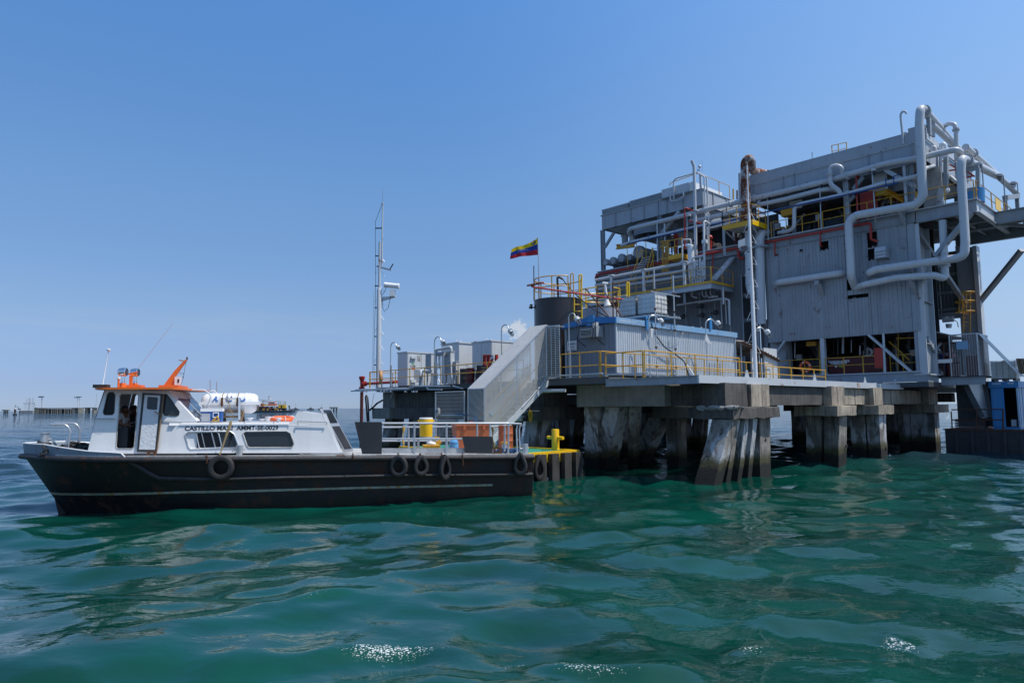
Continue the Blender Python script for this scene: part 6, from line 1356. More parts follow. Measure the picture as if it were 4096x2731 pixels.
for i in range(npan):
    a = W(s1-.05,t0+(t1-t0)*i/npan,0); b = W(s1-.05,t0+(t1-t0)*(i+1)/npan-.004,0); ribbed(a,b,ES,z0+.16,zw,1,.02,.165).build('wall_panel',MT['cont'],ct,0)
mk('cont_shaded',(.20,.24,.29),.5,dirt=.4,dirtcol=(.15,.18,.22),streak=.3,streakcol=(.12,.13,.14))  # shade of the near end put into a darker grey
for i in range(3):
    a = W(s0+(s1-s0)*i/3,t0+.05,0); b = W(s0+(s1-s0)*(i+1)/3-.004,t0+.05,0); ribbed(a,b,-ET,z0+.16,zw,1,.02,.30).build('end_panel',MT['cont_shaded'],ct,0)
for s_,t_ in ((s1,t0),(s0,t0),(s1,t1)): MB().st(s_-.05,s_+.03,t_-.03,t_+.05,z0,zw).build('corner_post',MT['cont'],ct,0)
# blue roof: low gable band at the near end, straight band on the long side
sm = (s0+s1)/2; gz = zt+.16
MB().prism([W(s0-.12,t0-.14,zw-.02),W(sm,t0-.14,zw+.06),W(s1+.1,t0-.14,zw-.02),W(s1+.1,t0-.14,zt),W(sm,t0-.14,gz),W(s0-.12,t0-.14,zt-.06)],ET*.06).build('roof_band',mat('roofblue',(.012,.16,.42),.4,dirt=.25),ct,0)
MB().prism([W(s1+.05,t0-.08,zw-.02),W(s1+.05,t1+.1,zw-.02),W(s1+.05,t1+.1,zt),W(s1+.05,t0-.08,zt)],ES*.06).build('roof_band',MT['lightblue'],ct,0)
MB().hexa([W(s0-.1,t0-.05,zt-.08),W(s1+.05,t0-.05,zt-.04),W(s1+.05,t1+.1,zt-.04),W(s0-.1,t1+.1,zt-.08),W(s0-.1,t0-.05,zt-.06),W(s1+.05,t0-.05,zt-.02),W(s1+.05,t1+.1,zt-.02),W(s0-.1,t1+.1,zt-.06)]).build('roof_sheet',MT['bluepaint'],ct,0)
MB().prism([W(sm-.05,t0-.2,zw-.02),W(sm+.5,t0-.2,zw-.02),W(sm+.4,t0-.2,gz+.05),W(sm+.08,t0-.2,gz+.05)],ET*.05).build('roof_bracket',MT['bluepaint'],ct,0)
for x in (2588,2841):
    p = PS(x,1290,s1+.13); MB().prism([p+ET*.11-UZ*.36,p-ET*.11-UZ*.36,p-ET*.11+UZ*.22,p-ET*.0+UZ*.3,p+ET*.11+UZ*.22],ES*.05).build('lifting_lug',MT['bluepaint'],ct,0)
    MB().cyl(p+UZ*.16+ES*.045,p+UZ*.16+ES*.06,.05,n=10).build('lug_hole',MT['dark'],ct)
text_mb('www.plamaq-servicios.com',.13,lambda x,y: W(s1+.115,t0+.12+x*.9,zw+.08+y)).build('lettering',MT['print_white'],ct,0,False)
# window air conditioner and notice at the near end
ac = thing('air_conditioner','window air conditioner in a braced frame on the near end of the container','air conditioner',PT(2350,1330,t0-.3))
a = PT(2320,1350,t0-.55); b = PT(2368,1312,t0-.55); A0 = loc_(a); B0 = loc_(b)
MB().st(A0[0],B0[0],t0-.55,t0,A0[2],B0[2]).build('housing',MT['deckwhite'],ac,0); MB().st(A0[0]+.05,B0[0]-.05,t0-.565,t0-.54,A0[2]+.05,B0[2]-.05).build('grille',MT['dark'],ac,0)
m = MB()
for f in np.linspace(.15,.85,5): m.st(A0[0]+.04,B0[0]-.04,t0-.575,t0-.567,A0[2]+(B0[2]-A0[2])*f-.01,A0[2]+(B0[2]-A0[2])*f+.01)
m.build('grille_bars',MT['edge'],ac,0)
B1 = loc_(PT(2385,1306,t0-.5)); MB().st(B0[0]+.01,B1[0],t0-.5,t0,A0[2]-.02,B0[2]+.1).build('side_duct',MT['steel'],ac,0)
MB().prism([W(B0[0]+.02,t0-.55,B0[2]+.28),W(B1[0]-.05,t0-.55,B0[2]+.28),W(B1[0]-.12,t0-.55,B0[2]-.02),W(B0[0]+.06,t0-.55,B0[2]-.02)],ET*.3).build('flue_box',MT['white'],ac,0)
fr = MB(); zA_,zB_ = A0[2]-.1,B0[2]+.25
for s_ in (A0[0]-.14,B1[0]+.05):
    fr.bar(W(s_,t0-.6,zA_),W(s_,t0-.6,zB_),.03); fr.bar(W(s_,t0,zA_-.3),W(s_,t0-.6,zA_),.03)
for z in (zA_,zB_): fr.bar(W(A0[0]-.14,t0-.6,z),W(B1[0]+.05,t0-.6,z),.03)
fr.bar(W(A0[0]-.14,t0-.6,zA_),W(A0[0]+.1,t0-.6,zB_),.02); fr.bar(W(B0[0],t0-.6,zA_),W(B1[0]+.05,t0-.6,zB_),.02); fr.bar(W(B0[0],t0-.6,zB_),W(B1[0]+.05,t0-.6,zA_),.02)
fr.build('frame',MT['blackpaint'],ac,0)
a,b = loc_(PT(2270,1404,t0-.02)),loc_(PT(2307,1361,t0-.02))
sg = thing('sign','white notice board with text on the near end of the container','sign',W(a[0],t0,a[2])); MB().st(a[0],b[0],t0-.05,t0-.02,a[2],b[2]).build('board',MT['white'],sg,0)
sw = b[0]-a[0]
for i,(tx,sz_) in enumerate((('BIENVENIDOS',.105),('USE SUS EQUIPOS DE',.05),('PROTECCION PERSONAL',.05),('PROHIBIDO FUMAR',.05),('AREA RESTRINGIDA',.05))):
    text_mb(tx,sz_,lambda x,y,i=i: W((a[0]+b[0])/2+x*.72,t0-.056,b[2]-.2-.13*i+y),'CENTER',.003).build('lettering',MT['print_blue'],sg,0,False)
# lamps on conduits along the container -----------------------------------
mk('shade_plate',(.5,.52,.54),.5,dirt=.2)
gooseneck('gooseneck lamp at the near end of the container',W(-7.1,.3,ZD),(2294,1252),(2306,1272),.3)
def goose_s(label,base,top_uv,head_uv,s_):
    # lamps standing along the container: measured on the plane s = const
    tp,hd_ = PS(*top_uv,s_),PS(*head_uv,s_); q = gooseneck.__wrapped__(label,base,tp,hd_) if hasattr(gooseneck,'__wrapped__') else None; return q
def goose2(label,base,ztop,head,post=True,group='gooseneck deck lamps'):
    q = thing('deck_lamp',label,'lamp',base,group); b = Vector((base.x,base.y,0)); hd = Vector((head.x-base.x,head.y-base.y,0)); reach = hd.length; hd.normalize(); r = reach*.42; arc = [Vector(base)]
    for i in range(9): a = math.pi*(1-i/8); arc.append(b+hd*(r+r*math.cos(a))+UZ*(ztop-r+r*math.sin(a)))
    arc = arc[:-1]+[b+hd*(reach*.8)+UZ*(ztop-r*.75),head]
    MB().tube(arc,.028,8).build('pole',MT['galv'],q); ax = (hd*.55-UZ*.8).normalized()
    MB().lathe(head,ax,[(.04,-.06),(.12,0),(.13,.04),(.115,.05),(.13,.07),(.125,.16),(.10,.18)],18).build('housing',MT['cabinet'],q)
    MB().lathe(head,ax,[(.085,.18),(.085,.33),(.06,.36),(.0,.37)],14).build('lamp_glass',MT['lamp_glass'],q)
    m = MB()
    for k in range(6): a = 2*math.pi*k/6; x = ax.orthogonal().normalized(); y = ax.cross(x); o = x*math.cos(a)*.095+y*math.sin(a)*.095; m.tube([head+ax*.18+o,head+ax*.35+o*.9,head+ax*.4],.007,4)
    m.build('wire_guard',MT['galv'],q)
    return q
S5 = -4.75
b5 = W(S5,3.35,ZD); l5 = goose2('gooseneck lamp in front of the container below the plastic totes',b5,PS(2620,1264,S5).z,W(S5+.25,3.35+.55,PS(2640,1282,S5).z)); MB().box(W(S5+.02,3.6,6.45),.03,.32,.42,ES,ET).build('shade_plate',MT['shade_plate'],l5,0)
b6 = W(S5,8.35,ZD); l6 = goose2('gooseneck lamp near the right end of the container',b6,PS(2845,1279,S5).z,W(S5+.25,8.35+.75,PS(2862,1290,S5).z)); MB().prism([W(S5+.03,8.3,6.75),W(S5+.03,8.75,6.2),W(S5+.03,8.35,6.25),W(S5+.03,8.15,6.4)],ES*.03).build('shade_plate',MT['shade_plate'],l6,0)
b7 = W(-2.3,8.75,ZD-.1); goose2('gooseneck lamp strapped to the foot of the tall light pole',W(-2.25,8.85,4.17),PS(3050,1312,-2.2).z,W(-1.95,9.45,PS(3064,1326,-2.2).z))
# rails --------------------------------------------------------------------
rz = 4.17
railing('yellow guard rail section across the left end of the apron',[W(-4.85,.22,rz),W(-3.9,.22,rz),W(-2.85,.22,rz)],1.14,r=.03)
railing('bright yellow guard rail along the apron in front of the container',[W(-2.78,t_,rz) for t_ in (.25,2.2,4.1,6.05,8.1)],1.15,r=.03)
railing('low yellow guard rail going right behind the tall light pole',[W(-2.2,t_,rz) for t_ in (9.7,11.1,12.5,13.9,15.3,16.8)],.79,mid=.4)
railing('yellow guard rail right beside the foot of the ribbed container wall',[W(-5.05,t_,ZD) for t_ in (.12,2.6,5.2,6.9,8.6,10.4,13,14.6,16.2)],1.15)
railing('yellow guard rail in front of the near container end',[W(-7.5,.12,ZD),W(-6.3,.12,ZD),W(-5.12,.12,ZD)],1.15)
# wiring on the container wall ------------------------------------------------
def onw(u,v,d=.03): return PS(u,v,s1+d)
P = [onw(*k4(1240,880),.2),onw(*k4(1290,1000),.25),onw(*k4(1370,1100),.2),onw(*k4(1450,1150),.2),PS(*k5(250,390),-5.0),PS(*k5(310,440),-4.9),PS(*k5(345,560),-4.9)]
single(MB().tube(fillet(P,.5,4),.03,6),'cable',MT['print_black'],'black cable sagging diagonally across the container wall to the deck','cable',P[-1])
m = MB()
for k in range(4):
    P = [onw(*k5(x,y+k*7),.06) for x,y in ((285,170),(330,150),(380,125),(430,150),(465,130))]; m.tube(fillet(P,.3,3),.012,5)
single(m,'cable_bundle',MT['deckwhite'],'loose bundle of pale cables hooked under the blue roof band','cable',P[0])
single(MB().tube([onw(*k5(x,y),.05) for x,y in ((60,200),(95,240),(150,270),(210,280),(260,255),(290,200))],.012,5),'cable',MT['steel'],'thin grey cable hanging in a loop on the container wall','cable',onw(*k5(150,270),.05))
single(MB().tube([PS(*k5(330,470),-4.8),PS(*k5(392,560),-4.6)],.04,6),'pole',MT['white_clean'],'short white pole leaning behind the guard rail','pole',PS(*k5(392,560),-4.6))
gm = thing('wire_rack','small wire rack standing at the foot of the container wall','rack',W(-5.2,9.6,ZD)); m = MB()
for i in range(9): m.bar(W(-5.25,9.4,ZD+.1+.1*i),W(-5.25,10.5,ZD+.1+.1*i),.012)
for t_ in (9.4,9.95,10.5): m.bar(W(-5.25,t_,ZD),W(-5.25,t_,ZD+1),.02)
m.build('grid',MT['steel_dark'],gm,0)
# lean-to roof at the right end of the container -----------------------------------
lt = thing('lean_to','small rusty corrugated lean-to roof on posts at the right end of the container','lean-to',W(-6,14,ZD))
m = MB(); tA,tB = 12.7,17.2; n = 26; vs = []; fs = []
for i in range(n+1):
    t_ = tA+(tB-tA)*i/n; zz = 6.65-.9*(i/n)+.035*(1 if i % 2 else -1); vs += [W(-5.0,t_,zz),W(-8.2,t_,zz+.5)]
m.add(vs,[(2*i,2*i+2,2*i+3,2*i+1) for i in range(n)]); m.build('roof_sheet',mat('oldsheet',(.45,.43,.42),.6,dirt=.5,rust=.5),lt,0)
for t_ in (13.1,16.9): MB().bar(W(-5.4,t_,ZD),W(-5.4,t_,6.6-.9*(t_-tA)/(tB-tA)),.08).build('post',MT['steel'],lt,0)
MB().bar(W(-5.1,tA,6.55),W(-5.1,tB,5.66),.05,.1).build('edge_timber',MT['rusty'],lt,0)
MB().st(-8.2,-8.1,12.7,17,ZD,6.5).build('back_wall',MT['interior'],lt,0)
dr_ = PS(*k5(870,320),-5.3); MB().st(-5.35,-5.25,14.1,15.0,ZD,dr_.z).build('door_frame',MT['white'],lt,0); MB().st(-5.36,-5.24,14.2,14.9,ZD,dr_.z-.1).build('doorway',MT['dark'],lt,0)
MB().st(-5.3,-5.2,15.5,17.1,ZD,PS(*k5(955,310),-5.3).z).build('white_panel',MT['cabinet'],lt,0)
# tank 1 ---------------------------------------------------------------------------
def ring_pts(c,r,z,a0=0,a1=360,n=36): return [Vector((c.x+r*math.cos(R(a0+(a1-a0)*i/n)),c.y+r*math.sin(R(a0+(a1-a0)*i/n)),z)) for i in range(n+1)]
def tank(label,c,r,ztop,mm,name='storage_tank'):
    q = thing(name,label,'tank',Vector((c.x,c.y,ZD)),'round storage tanks behind the container')
    MB().lathe(Vector((c.x,c.y,ZD)),UZ,[(r,0),(r,ztop-ZD-.02),(r*1.01,ztop-ZD-.02),(r*1.01,ztop-ZD),(r*.5,ztop-ZD+.06),(0,ztop-ZD+.08)],56).build('shell',MT[mm],q); return q
def ring_rail(label,c,r,z,h,mm,a0=0,a1=360,posts=10):
    q = thing('guard_rail',label,'guard rail',Vector((c.x,c.y-r,z)),'yellow guard rails on the platform')
    for f in (1.0,.52): MB().tube(ring_pts(c,r,z+h*f,a0,a1),.03,6).build('top_rail' if f == 1 else 'mid_rail',MT[mm],q)
    for i in range(posts+1):
        if a1-a0 == 360 and i == posts: break
        p = ring_pts(c,r,z,a0,a1,posts)[i]; MB().bar(p,p+UZ*h,.055).build('post',MT[mm],q,0)
    return q
c1 = Vector((2.48,36.0,0)); r1 = 1.29; zt1 = 8.60
tank('dark brown round storage tank with a flag pole and ladder',c1,r1,zt1,'darktank')
ring_rail('round yellow guard rail on top of the dark tank',c1,r1*.98,zt1,1.12,'yellow_rail',-20,290,8)
def kfY(x,y,yy): return PY(*kf(x,y),yy)
ld1 = thing('ladder','yellow ladder on the right side of the dark tank','ladder',kfY(1225,1480,34.95))
for x in (1163,1283): MB().pipe([kfY(x,1490,34.95),kfY(x,1160,34.95)],.035,.1,8).build('stile',MT['yellow_bright'],ld1)
MB().pipe([kfY(1245,1160,34.98),kfY(1240,785,34.98),kfY(1283,775,34.98),kfY(1275,1160,34.98)],.04,.08,8).build('grab_hoop',MT['yellow_bright'],ld1)
MB().pipe([kfY(1155,1160,34.9),kfY(1150,755,34.9),kfY(1108,760,34.9),kfY(1108,1140,34.9)],.03,.08,8).build('grab_hoop',MT['yellow_rail'],ld1)
for y in (1245,1350,1450): MB().tube([kfY(1163,y,34.95),kfY(1283,y+2,34.95)],.025,6).build('rung',MT['yellow_bright'],ld1)
gp = thing('gooseneck_vent','black gooseneck vent pipe standing on the dark tank','vent pipe',kfY(912,1130,36)); MB().pipe([kfY(914,1135,36),kfY(898,825,36),kfY(935,818,36),kfY(985,850,36)],.06,.08,10).build('pipe',MT['blackpaint'],gp)
MB().bar(kfY(952,1130,36.2),kfY(952,1005,36.2),.14,.05).build('channel',MT['galv'],gp,0); MB().bar(kfY(645,1150,35),kfY(645,880,35),.1,.05).build('channel',MT['galv'],gp,0)
P = [kfY(x,y,35.2-.2*i) for i,(x,y) in enumerate(((985,850),(1060,960),(1180,1080),(1300,1190),(1480,1330),(1690,1445)))]
single(MB().tube(fillet(P,.5,3),.028,6),'hose',MT['rubber'],'black hose running down from the dark tank to the blue roof','hose',P[-1])
rp1 = thing('red_pipe','thin red pipe lying across the guard rails of both tanks','pipe',kfY(425,960,34)); MB().pipe([kfY(685,900,34.6),kfY(425,958,34.4),kfY(1150,1065,34.5),kfY(1940,1170,36)],.045,.1,8).build('pipe_run',MT['red'],rp1)
MB().tube([kfY(425,950,34.3),kfY(640,905,34.5)],.05,8).build('rusty_end',MT['rusty'],rp1)
v_ = kfY(490,1290,36); vv = thing('side_valve','small black valve on the left side of the dark tank','valve',v_); MB().cyl(kfY(455,1292,36),kfY(545,1292,36),.035).sphere(v_,.09).cyl(v_+UZ*.1,v_+UZ*.16,.08).cyl(kfY(455,1292,36),kfY(462,1292,36),.09).build('valve_body',MT['blackpaint'],vv)
# flag and pole
fp_ = kfY(617,1150,35.2); ft = kfY(593,192,35.2); fl = thing('flag_pole','thin flag pole standing on the dark tank','flag pole',fp_); MB().tube([fp_,fp_+(ft-fp_)*.6,ft],.03,8,rs=[.035,.025,.018]).build('pole',MT['galv'],fl); MB().sphere(ft,.035,8,6).build('finial',MT['galv'],fl)
MB().tube([kfY(533,1180,35),kfY(530,640,35)],.03,6).build('short_pole',MT['steel_dark'],fl)
hoT,hoB = kfY(590,205,35.2),kfY(600,468,35.2); flT,flB = kfY(180,375,35.6),kfY(155,528,35.6)
nu,nv = 36,24
def flagpt(u,v):       # u from the hoist to the fly, v from the top down
    t_ = hoT+(flT-hoT)*u; b_ = hoB+(flB-hoB)*u
    p = t_+(b_-t_)*v; bow = math.sin(math.pi*u)
    p = p-UZ*(.09*bow*(1-v)*1.0)+UZ*(.02*bow)
    p.y += .10*math.sin(u*6.5+v*1.2)*u**.6+.03*math.sin(u*13+v*3); p.z += .025*math.sin(u*9+1)*(1-v)*u; return p
flag = thing('flag','yellow, blue and red flag with white stars flying from the pole on the dark tank','flag',hoB)
for nm,v0,v1,cc in (('yellow_band',0,1/3,(.75,.55,.01)),('blue_band',1/3,2/3,(.012,.05,.30)),('red_band',2/3,1,(.45,.02,.03))):
    m = MB(); k = 8; vs = [flagpt(i/nu,v0+(v1-v0)*j/k) for i in range(nu+1) for j in range(k+1)]
    m.add(vs,[(i*(k+1)+j,i*(k+1)+j+1,(i+1)*(k+1)+j+1,(i+1)*(k+1)+j) for i in range(nu) for j in range(k)])
    mf = mat('flag_'+nm,cc,.8,dirt=.12); t_ = mf.node_tree; bs = [n for n in t_.nodes if n.type == 'BSDF_PRINCIPLED'][0]; tl_ = t_.nodes.new('ShaderNodeBsdfTranslucent'); tl_.inputs[0].default_value = cc+(1,); ms = t_.nodes.new('ShaderNodeMixShader'); ms.inputs[0].default_value = .4
    ou = [n for n in t_.nodes if n.type == 'OUTPUT_MATERIAL'][0]; t_.links.new(bs.outputs[0],ms.inputs[1]); t_.links.new(tl_.outputs[0],ms.inputs[2]); t_.links.new(ms.outputs[0],ou.inputs[0]); m.build(nm,mf,flag,180,False)
for i in range(8):
    a = math.pi*(.08+.84*i/7); uc,vc = .55+.19*math.cos(a),.605-.20*math.sin(a)
    pts = []
    for k in range(10): r_ = .034 if k % 2 == 0 else .014; an = math.pi/2+k*math.pi/5; pts.append((uc+r_*math.cos(an)*.75,vc-r_*math.sin(an)*1.05))
    m = MB(); m.add([flagpt(*p)+Vector((0,-.012,0)) for p in pts]+[flagpt(uc,vc)+Vector((0,-.012,0))],[(k,(k+1) % 10,10) for k in range(10)]); m.build('star',MT['print_white'],flag,0,False)
def fpoly(pts,nm,mm,off=.012):
    m = MB(); m.add([flagpt(*p)+Vector((0,-off,0)) for p in pts],[tuple(range(len(pts)))]); m.build(nm,MT[mm] if isinstance(mm,str) else mm,flag,0,False)
fpoly([(.10,.05),(.205,.05),(.205,.20),(.155,.27),(.10,.20)],'crest_shield','rusty'); fpoly([(.108,.06),(.15,.06),(.15,.15),(.108,.15)],'crest_field','red',.018); fpoly([(.155,.06),(.198,.06),(.198,.15),(.155,.15)],'crest_field','yellow',.018); fpoly([(.108,.16),(.198,.16),(.196,.2),(.155,.25),(.11,.2)],'crest_field','blue',.018)
for q in (-1,1):
    m = MB(); m.tube([flagpt(.153+q*(.012+.075*math.sin(f*1.5)),.29-.22*f)+Vector((0,-.02,0)) for f in np.linspace(0,1,7)],.02,5); m.build('crest_branch',mat('laurel',(.04,.14,.03),.8,dirt=0),flag,0)
# tank 2 ------------------------------------------------------------------------------
c2_ = Vector((5.2,39.3,0)); r2_ = 1.14; mk('greytank',(.36,.38,.42),.5,dirt=.35,dirtcol=(.28,.29,.32),streak=.2,streakcol=(.2,.2,.2))
tank('pale grey round storage tank behind the container roof',c2_,r2_,8.58,'greytank')
ring_rail('round yellow guard rail on top of the pale grey tank',c2_,r2_*.98,8.58,1.12,'yellow_bright',-60,250,8)
g2 = thing('tank_gate','bright yellow ladder gate at the right of the pale grey tank','gate',PY(2505,1185,38.5)); MB().pipe([PY(2507,1187,38.5),PY(2507,1132,38.5),PY(2516,1130,38.5),PY(2516,1187,38.5)],.05,.1,8).bar(PY(2507,1170,38.5),PY(2516,1170,38.5),.06).build('frame',MT['yellow_bright'],g2)
MB().box(PY(2512,1160,38.5),.14,.05,.7).build('panel',MT['yellow_bright'],g2,0)
vp = thing('tank_vent','white pipe vent with spreading foot on the pale grey tank','vent pipe',PY(2428,1220,39.3)); MB().tube([PY(2430,1222,39.3),PY(2428,1205,39.3),PY(2426,1190,39.3),PY(2420,1135,39.3)],.08,10,rs=[.22,.12,.08,.07]).tube([PY(2410,1132,39.3),PY(2432,1134,39.3)],.07,8).build('pipe',MT['white'],vp)
# plastic totes on the scaffold --------------------------------------------------------------------
def tote(label,corner,wS,wT,h,mm='ibc',redbase=False,group='plastic liquid totes'):
    """caged plastic tote; corner = near right lower corner (s, t, z), body towards -s and +t"""
    s_,t_,z = corner; q = thing('plastic_tote',label,'tote',W(s_-wS/2,t_+wT/2,z),group)
    pz = .15; MB().st(s_-wS,s_,t_,t_+wT,z+pz-.04,z+pz).build('pallet',MT['blackpaint'],q,0)
    for a in (0,.44,.88): MB().st(s_-wS+a*wS,s_-wS+a*wS+.12*wS,t_,t_+wT,z,z+pz-.04).build('runner',MT['red' if redbase else 'blackpaint'],q,0)
    b = MB().st(s_-wS+.03,s_-.03,t_+.03,t_+wT-.03,z+pz,z+h-.04); bo = rough(b,.02,.3).build('bottle',MT[mm],q,60)
    m = MB(); r = .009
    for zz in np.linspace(z+pz+.06,z+h,5):
        p = [W(s_-wS,t_,zz),W(s_,t_,zz),W(s_,t_+wT,zz),W(s_-wS,t_+wT,zz)]
        for i in range(4): m.bar(p[i],p[(i+1) % 4],r*2)
    for f in np.linspace(0,1,5):
        for tt in (t_,t_+wT): m.bar(W(s_-wS*f,tt,z+pz),W(s_-wS*f,tt,z+h),r*1.7)
        for ss in (s_,s_-wS): m.bar(W(ss,t_+wT*f,z+pz),W(ss,t_+wT*f,z+h),r*1.7)
    c = m.build('cage',MT['galv'],q,0); c['kind'] = 'stuff'
    MB().cyl(W(s_-wS/2,t_+wT/2,z+h-.05),W(s_-wS/2,t_+wT/2,z+h+.01),.1).build('cap',MT['blackpaint'],q); return q
tote('plastic tote with white liquid on the scaffold, nearer the dark scaffold posts',(-5.75,5.3,7.56),1.12,1.12,1.15)
tote('yellowed plastic tote with a red base, left one of the pair on the scaffold',(-6.95,5.3,7.56),1.1,1.12,1.12,redbase=True)
sf = thing('scaffold','tube scaffold carrying two plastic totes over the container','scaffold',W(-7,6,ZD))
m = []
for (s_,t_,zt_) in ((-5.25,4.6,9.75),(-5.25,6.25,9.65),(-8.95,4.6,9.3),(-8.95,6.25,9.3)):
    o = MB().tube([W(s_,t_,ZD),W(s_,t_,zt_)],.035,8).build('standard',MT['galv' if s_ > -6 else 'rusty'],sf)
    for z in np.arange(4.9,zt_-.2,.95): MB().box(W(s_,t_,z),.10,.10,.10).build('coupler',MT['rusty'],o,0)
for z in (7.46,8.6,5.4):
    MB().tube([W(-5.25,4.3,z),W(-5.25,6.8,z)],.03,8).build('ledger',MT['galv'],sf)
for t_ in (4.6,5.0,5.5,6.25,6.5): MB().tube([W(-9.1,t_,7.5),W(-5.1,t_,7.5)],.03,8).build('transom',MT['galv'],sf)
MB().tube([W(-9.2,4.62,8.65),W(-7.0,4.62,8.65)],.03,8).build('ledger',MT['deckwhite'],sf)
for u0,v0,u1,v1 in ((655,570,865,825),(830,610,985,830)): MB().tube([PT(*k4(u0,v0),4.0),PT(*k4(u1,v1),3.2)],.035,8).build('brace',MT['rusty'],sf)
MB().tube([PT(*k4(900,510),3.6),PT(*k4(902,825),3.6)],.035,8).build('standard',MT['rusty'],sf)
# tall white light pole ---------------------------------------------------------------------------------
lp = thing('light_pole','tall tapered white light pole with step irons and a floodlight, right of the container','light pole',W(-2.2,8.6,4.17))
b_ = W(-2.2,8.6,0); MB().tube([b_+UZ*z for z in (4.17,9.2,9.3,12.6,12.7,15.2)],.1,14,rs=[.10,.092,.075,.065,.035,.028]).build('pole',MT['white'],lp)
LX = (ES*.75+ET*.66).normalized()
for i in range(13):
    z = 5.6+i*.56; sg = -1 if i % 2 else 1; MB().tube([b_+LX*sg*.1+UZ*z,b_+LX*sg*.3+UZ*(z-.06),b_+LX*sg*.12+UZ*(z+.36)],.014,5).build('step_iron',MT['white'],lp)
for z in (6.9,8.3,9.8,10.7): MB().bar(b_-LX*.16+UZ*z,b_+LX*.22+UZ*z,.05).build('cable_clamp',MT['blackpaint'],lp,0)
z = PS(3000,985,-2.2).z; MB().bar(b_-LX*.45+UZ*(z-.2),b_+LX*.15+UZ*(z-.05),.1,.07).build('lamp_arm',MT['steel'],lp,0); fd = MB().box(b_-LX*.42+UZ*(z+.18),.35,.12,.36,(LX*.8+UZ*.3).normalized(),Vector((LX.y,-LX.x,0)),UZ).build('floodlight',MT['cabinet'],lp,0); MB().box(b_-LX*.3+UZ*(z-.1),.3,.14,.22,LX,Vector((LX.y,-LX.x,0))).build('ballast_box',MT['steel_dark'],lp,0)
MB().tube([b_+LX*.1+UZ*4.3]+[b_+LX*(.16+.02*math.sin(i*2))+UZ*(4.3+i*.9) for i in range(1,10)],.015,5).build('cable',MT['print_black'],lp)
# ================================================================ THE PROCESS BUILDING
kA = K(2350,600,2.24); kB = K(2650,600,2.24); kC = K(3250,350,1.96); kD = K(2950,800,2.09); kE = K(3450,1000,1.845); kF = K(2380,760,3.92); kG = K(3600,880,2.306); kH = K(2950,1250,2.94)
kI = K(3660,700,2.635); kJ = K(3000,640,2.8); kK = K(3660,400,2.635); kL = K(2660,640,2.8); kM = K(3380,640,2.8); kN = K(3380,400,2.8)
TF,TBK = 22.0,32.0; ZW,ZG,ZR0,ZR1,ZC = 7.35,14.58,17.5,19.46,18.77
pb = thing('process_building','tall grey clad process building on open steel legs at the right of the platform','building',W(-10,27,ZD))
def P_(mb,nm,mm,sm=0): return mb.build(nm,MT[mm],pb,sm)
# floors
P_(MB().st(-8.1,1.4,TF+.1,TBK,4.75,4.88),'ground_floor','steel_dark'); P_(MB().st(-23.4,1.5,TF+.15,TBK,ZG-.12,ZG-.02),'gallery_floor','steel_dark'); P_(MB().st(1.5,4.5,TF+.15,30.5,ZG-.12,ZG-.02),'gallery_floor','steel_dark')
P_(MB().st(-8.3,1.25,TF-.02,TF+.1,4.30,4.86),'plinth_plate','steel'); P_(MB().st(-8.3,1.25,TF-.10,TF+.08,4.86,4.93),'plinth_flange','edge')
P_(MB().st(-8.1,1.3,TF+.3,TBK,7.42,7.5),'upper_floor','steel_dark'); P_(MB().st(-8.35,-8.25,TF+.3,TBK,4.9,13.9),'dark_backing','interior'); P_(MB().st(-8.1,1.0,29.6,29.7,4.9,7.4),'dark_backing','interior'); P_(MB().st(-8.1,1.0,27,27.1,7.5,14.4),'dark_backing','interior')  # upper floor and near-black sheets added to keep the storeys dark inside
# clad walls in ribbed sheets with the openings left out
def clad_wall(sa,sb,t_,rows,holes,mm='clad',pitch=.22,w=1.05,depth=.03,out=-ET,name='wall_sheet',sfun=None):
    cuts = sorted(set([sa,sb]+[x for h in holes for x in h[:2] if sa < x < sb]+[sa+w*i for i in range(1,int((sb-sa)/w)+1) if sa+w*i < sb-.2]))
    for a,b in zip(cuts,cuts[1:]):
        if b-a < .02: continue
        for z0,z1 in zip(rows,rows[1:]):
            seg = [(z0,z1)]
            for h0,h1,y0,y1 in holes:
                if h0 < (a+b)/2 < h1:
                    ns = []
                    for p,q in seg:
                        if y0 > p: ns.append((p,min(q,y0)))
                        if y1 < q: ns.append((max(p,y1),q))
                    seg = [(p,q) for p,q in ns if q-p > .01]
            for p,q in seg:
                jit = .004*((hash((round(a,2),round(p,2))) % 7)-3)/3
                if sfun: A_,B_ = sfun(a),sfun(b)
                else: A_,B_ = W(a,t_,0),W(b,t_,0)
                ribbed(A_+out*(.008+jit),B_+out*(.008+jit)-(B_-A_).normalized()*.003,out,p,q+.015,1,depth,pitch).build(name,MT[mm],pb,0)
def hole(k_,x0,x1,y0,y1):
    a,b = loc_(PT(*k_(x0,y1),TF)),loc_(PT(*k_(x1,y0),TF)); return (a[0],b[0],a[2],b[2])
holes = [hole(kD,692,760,340,430),hole(kD,522,545,410,440),hole(kD,1092,1165,262,405),hole(kD,1095,1146,405,512),hole(kD,925,1095,778,832),hole(kD,918,1000,655,760),hole(kD,315,340,450,472)]
clad_wall(-8.15,.98,TF,[ZW,9.62,11.6,13.87],holes)
for h in holes:      # near-black sheets behind the openings, standing for unlit rooms; torn edges
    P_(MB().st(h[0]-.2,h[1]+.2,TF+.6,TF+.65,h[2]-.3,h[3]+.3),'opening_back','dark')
    for i in range(3): a = W(rnd.uniform(h[0],h[1]),TF-.05,h[2]); P_(MB().add([a,a+ES*.12,a+ES*.05+UZ*.1-ET*.05],[(0,1,2)]),'torn_sheet','clad')
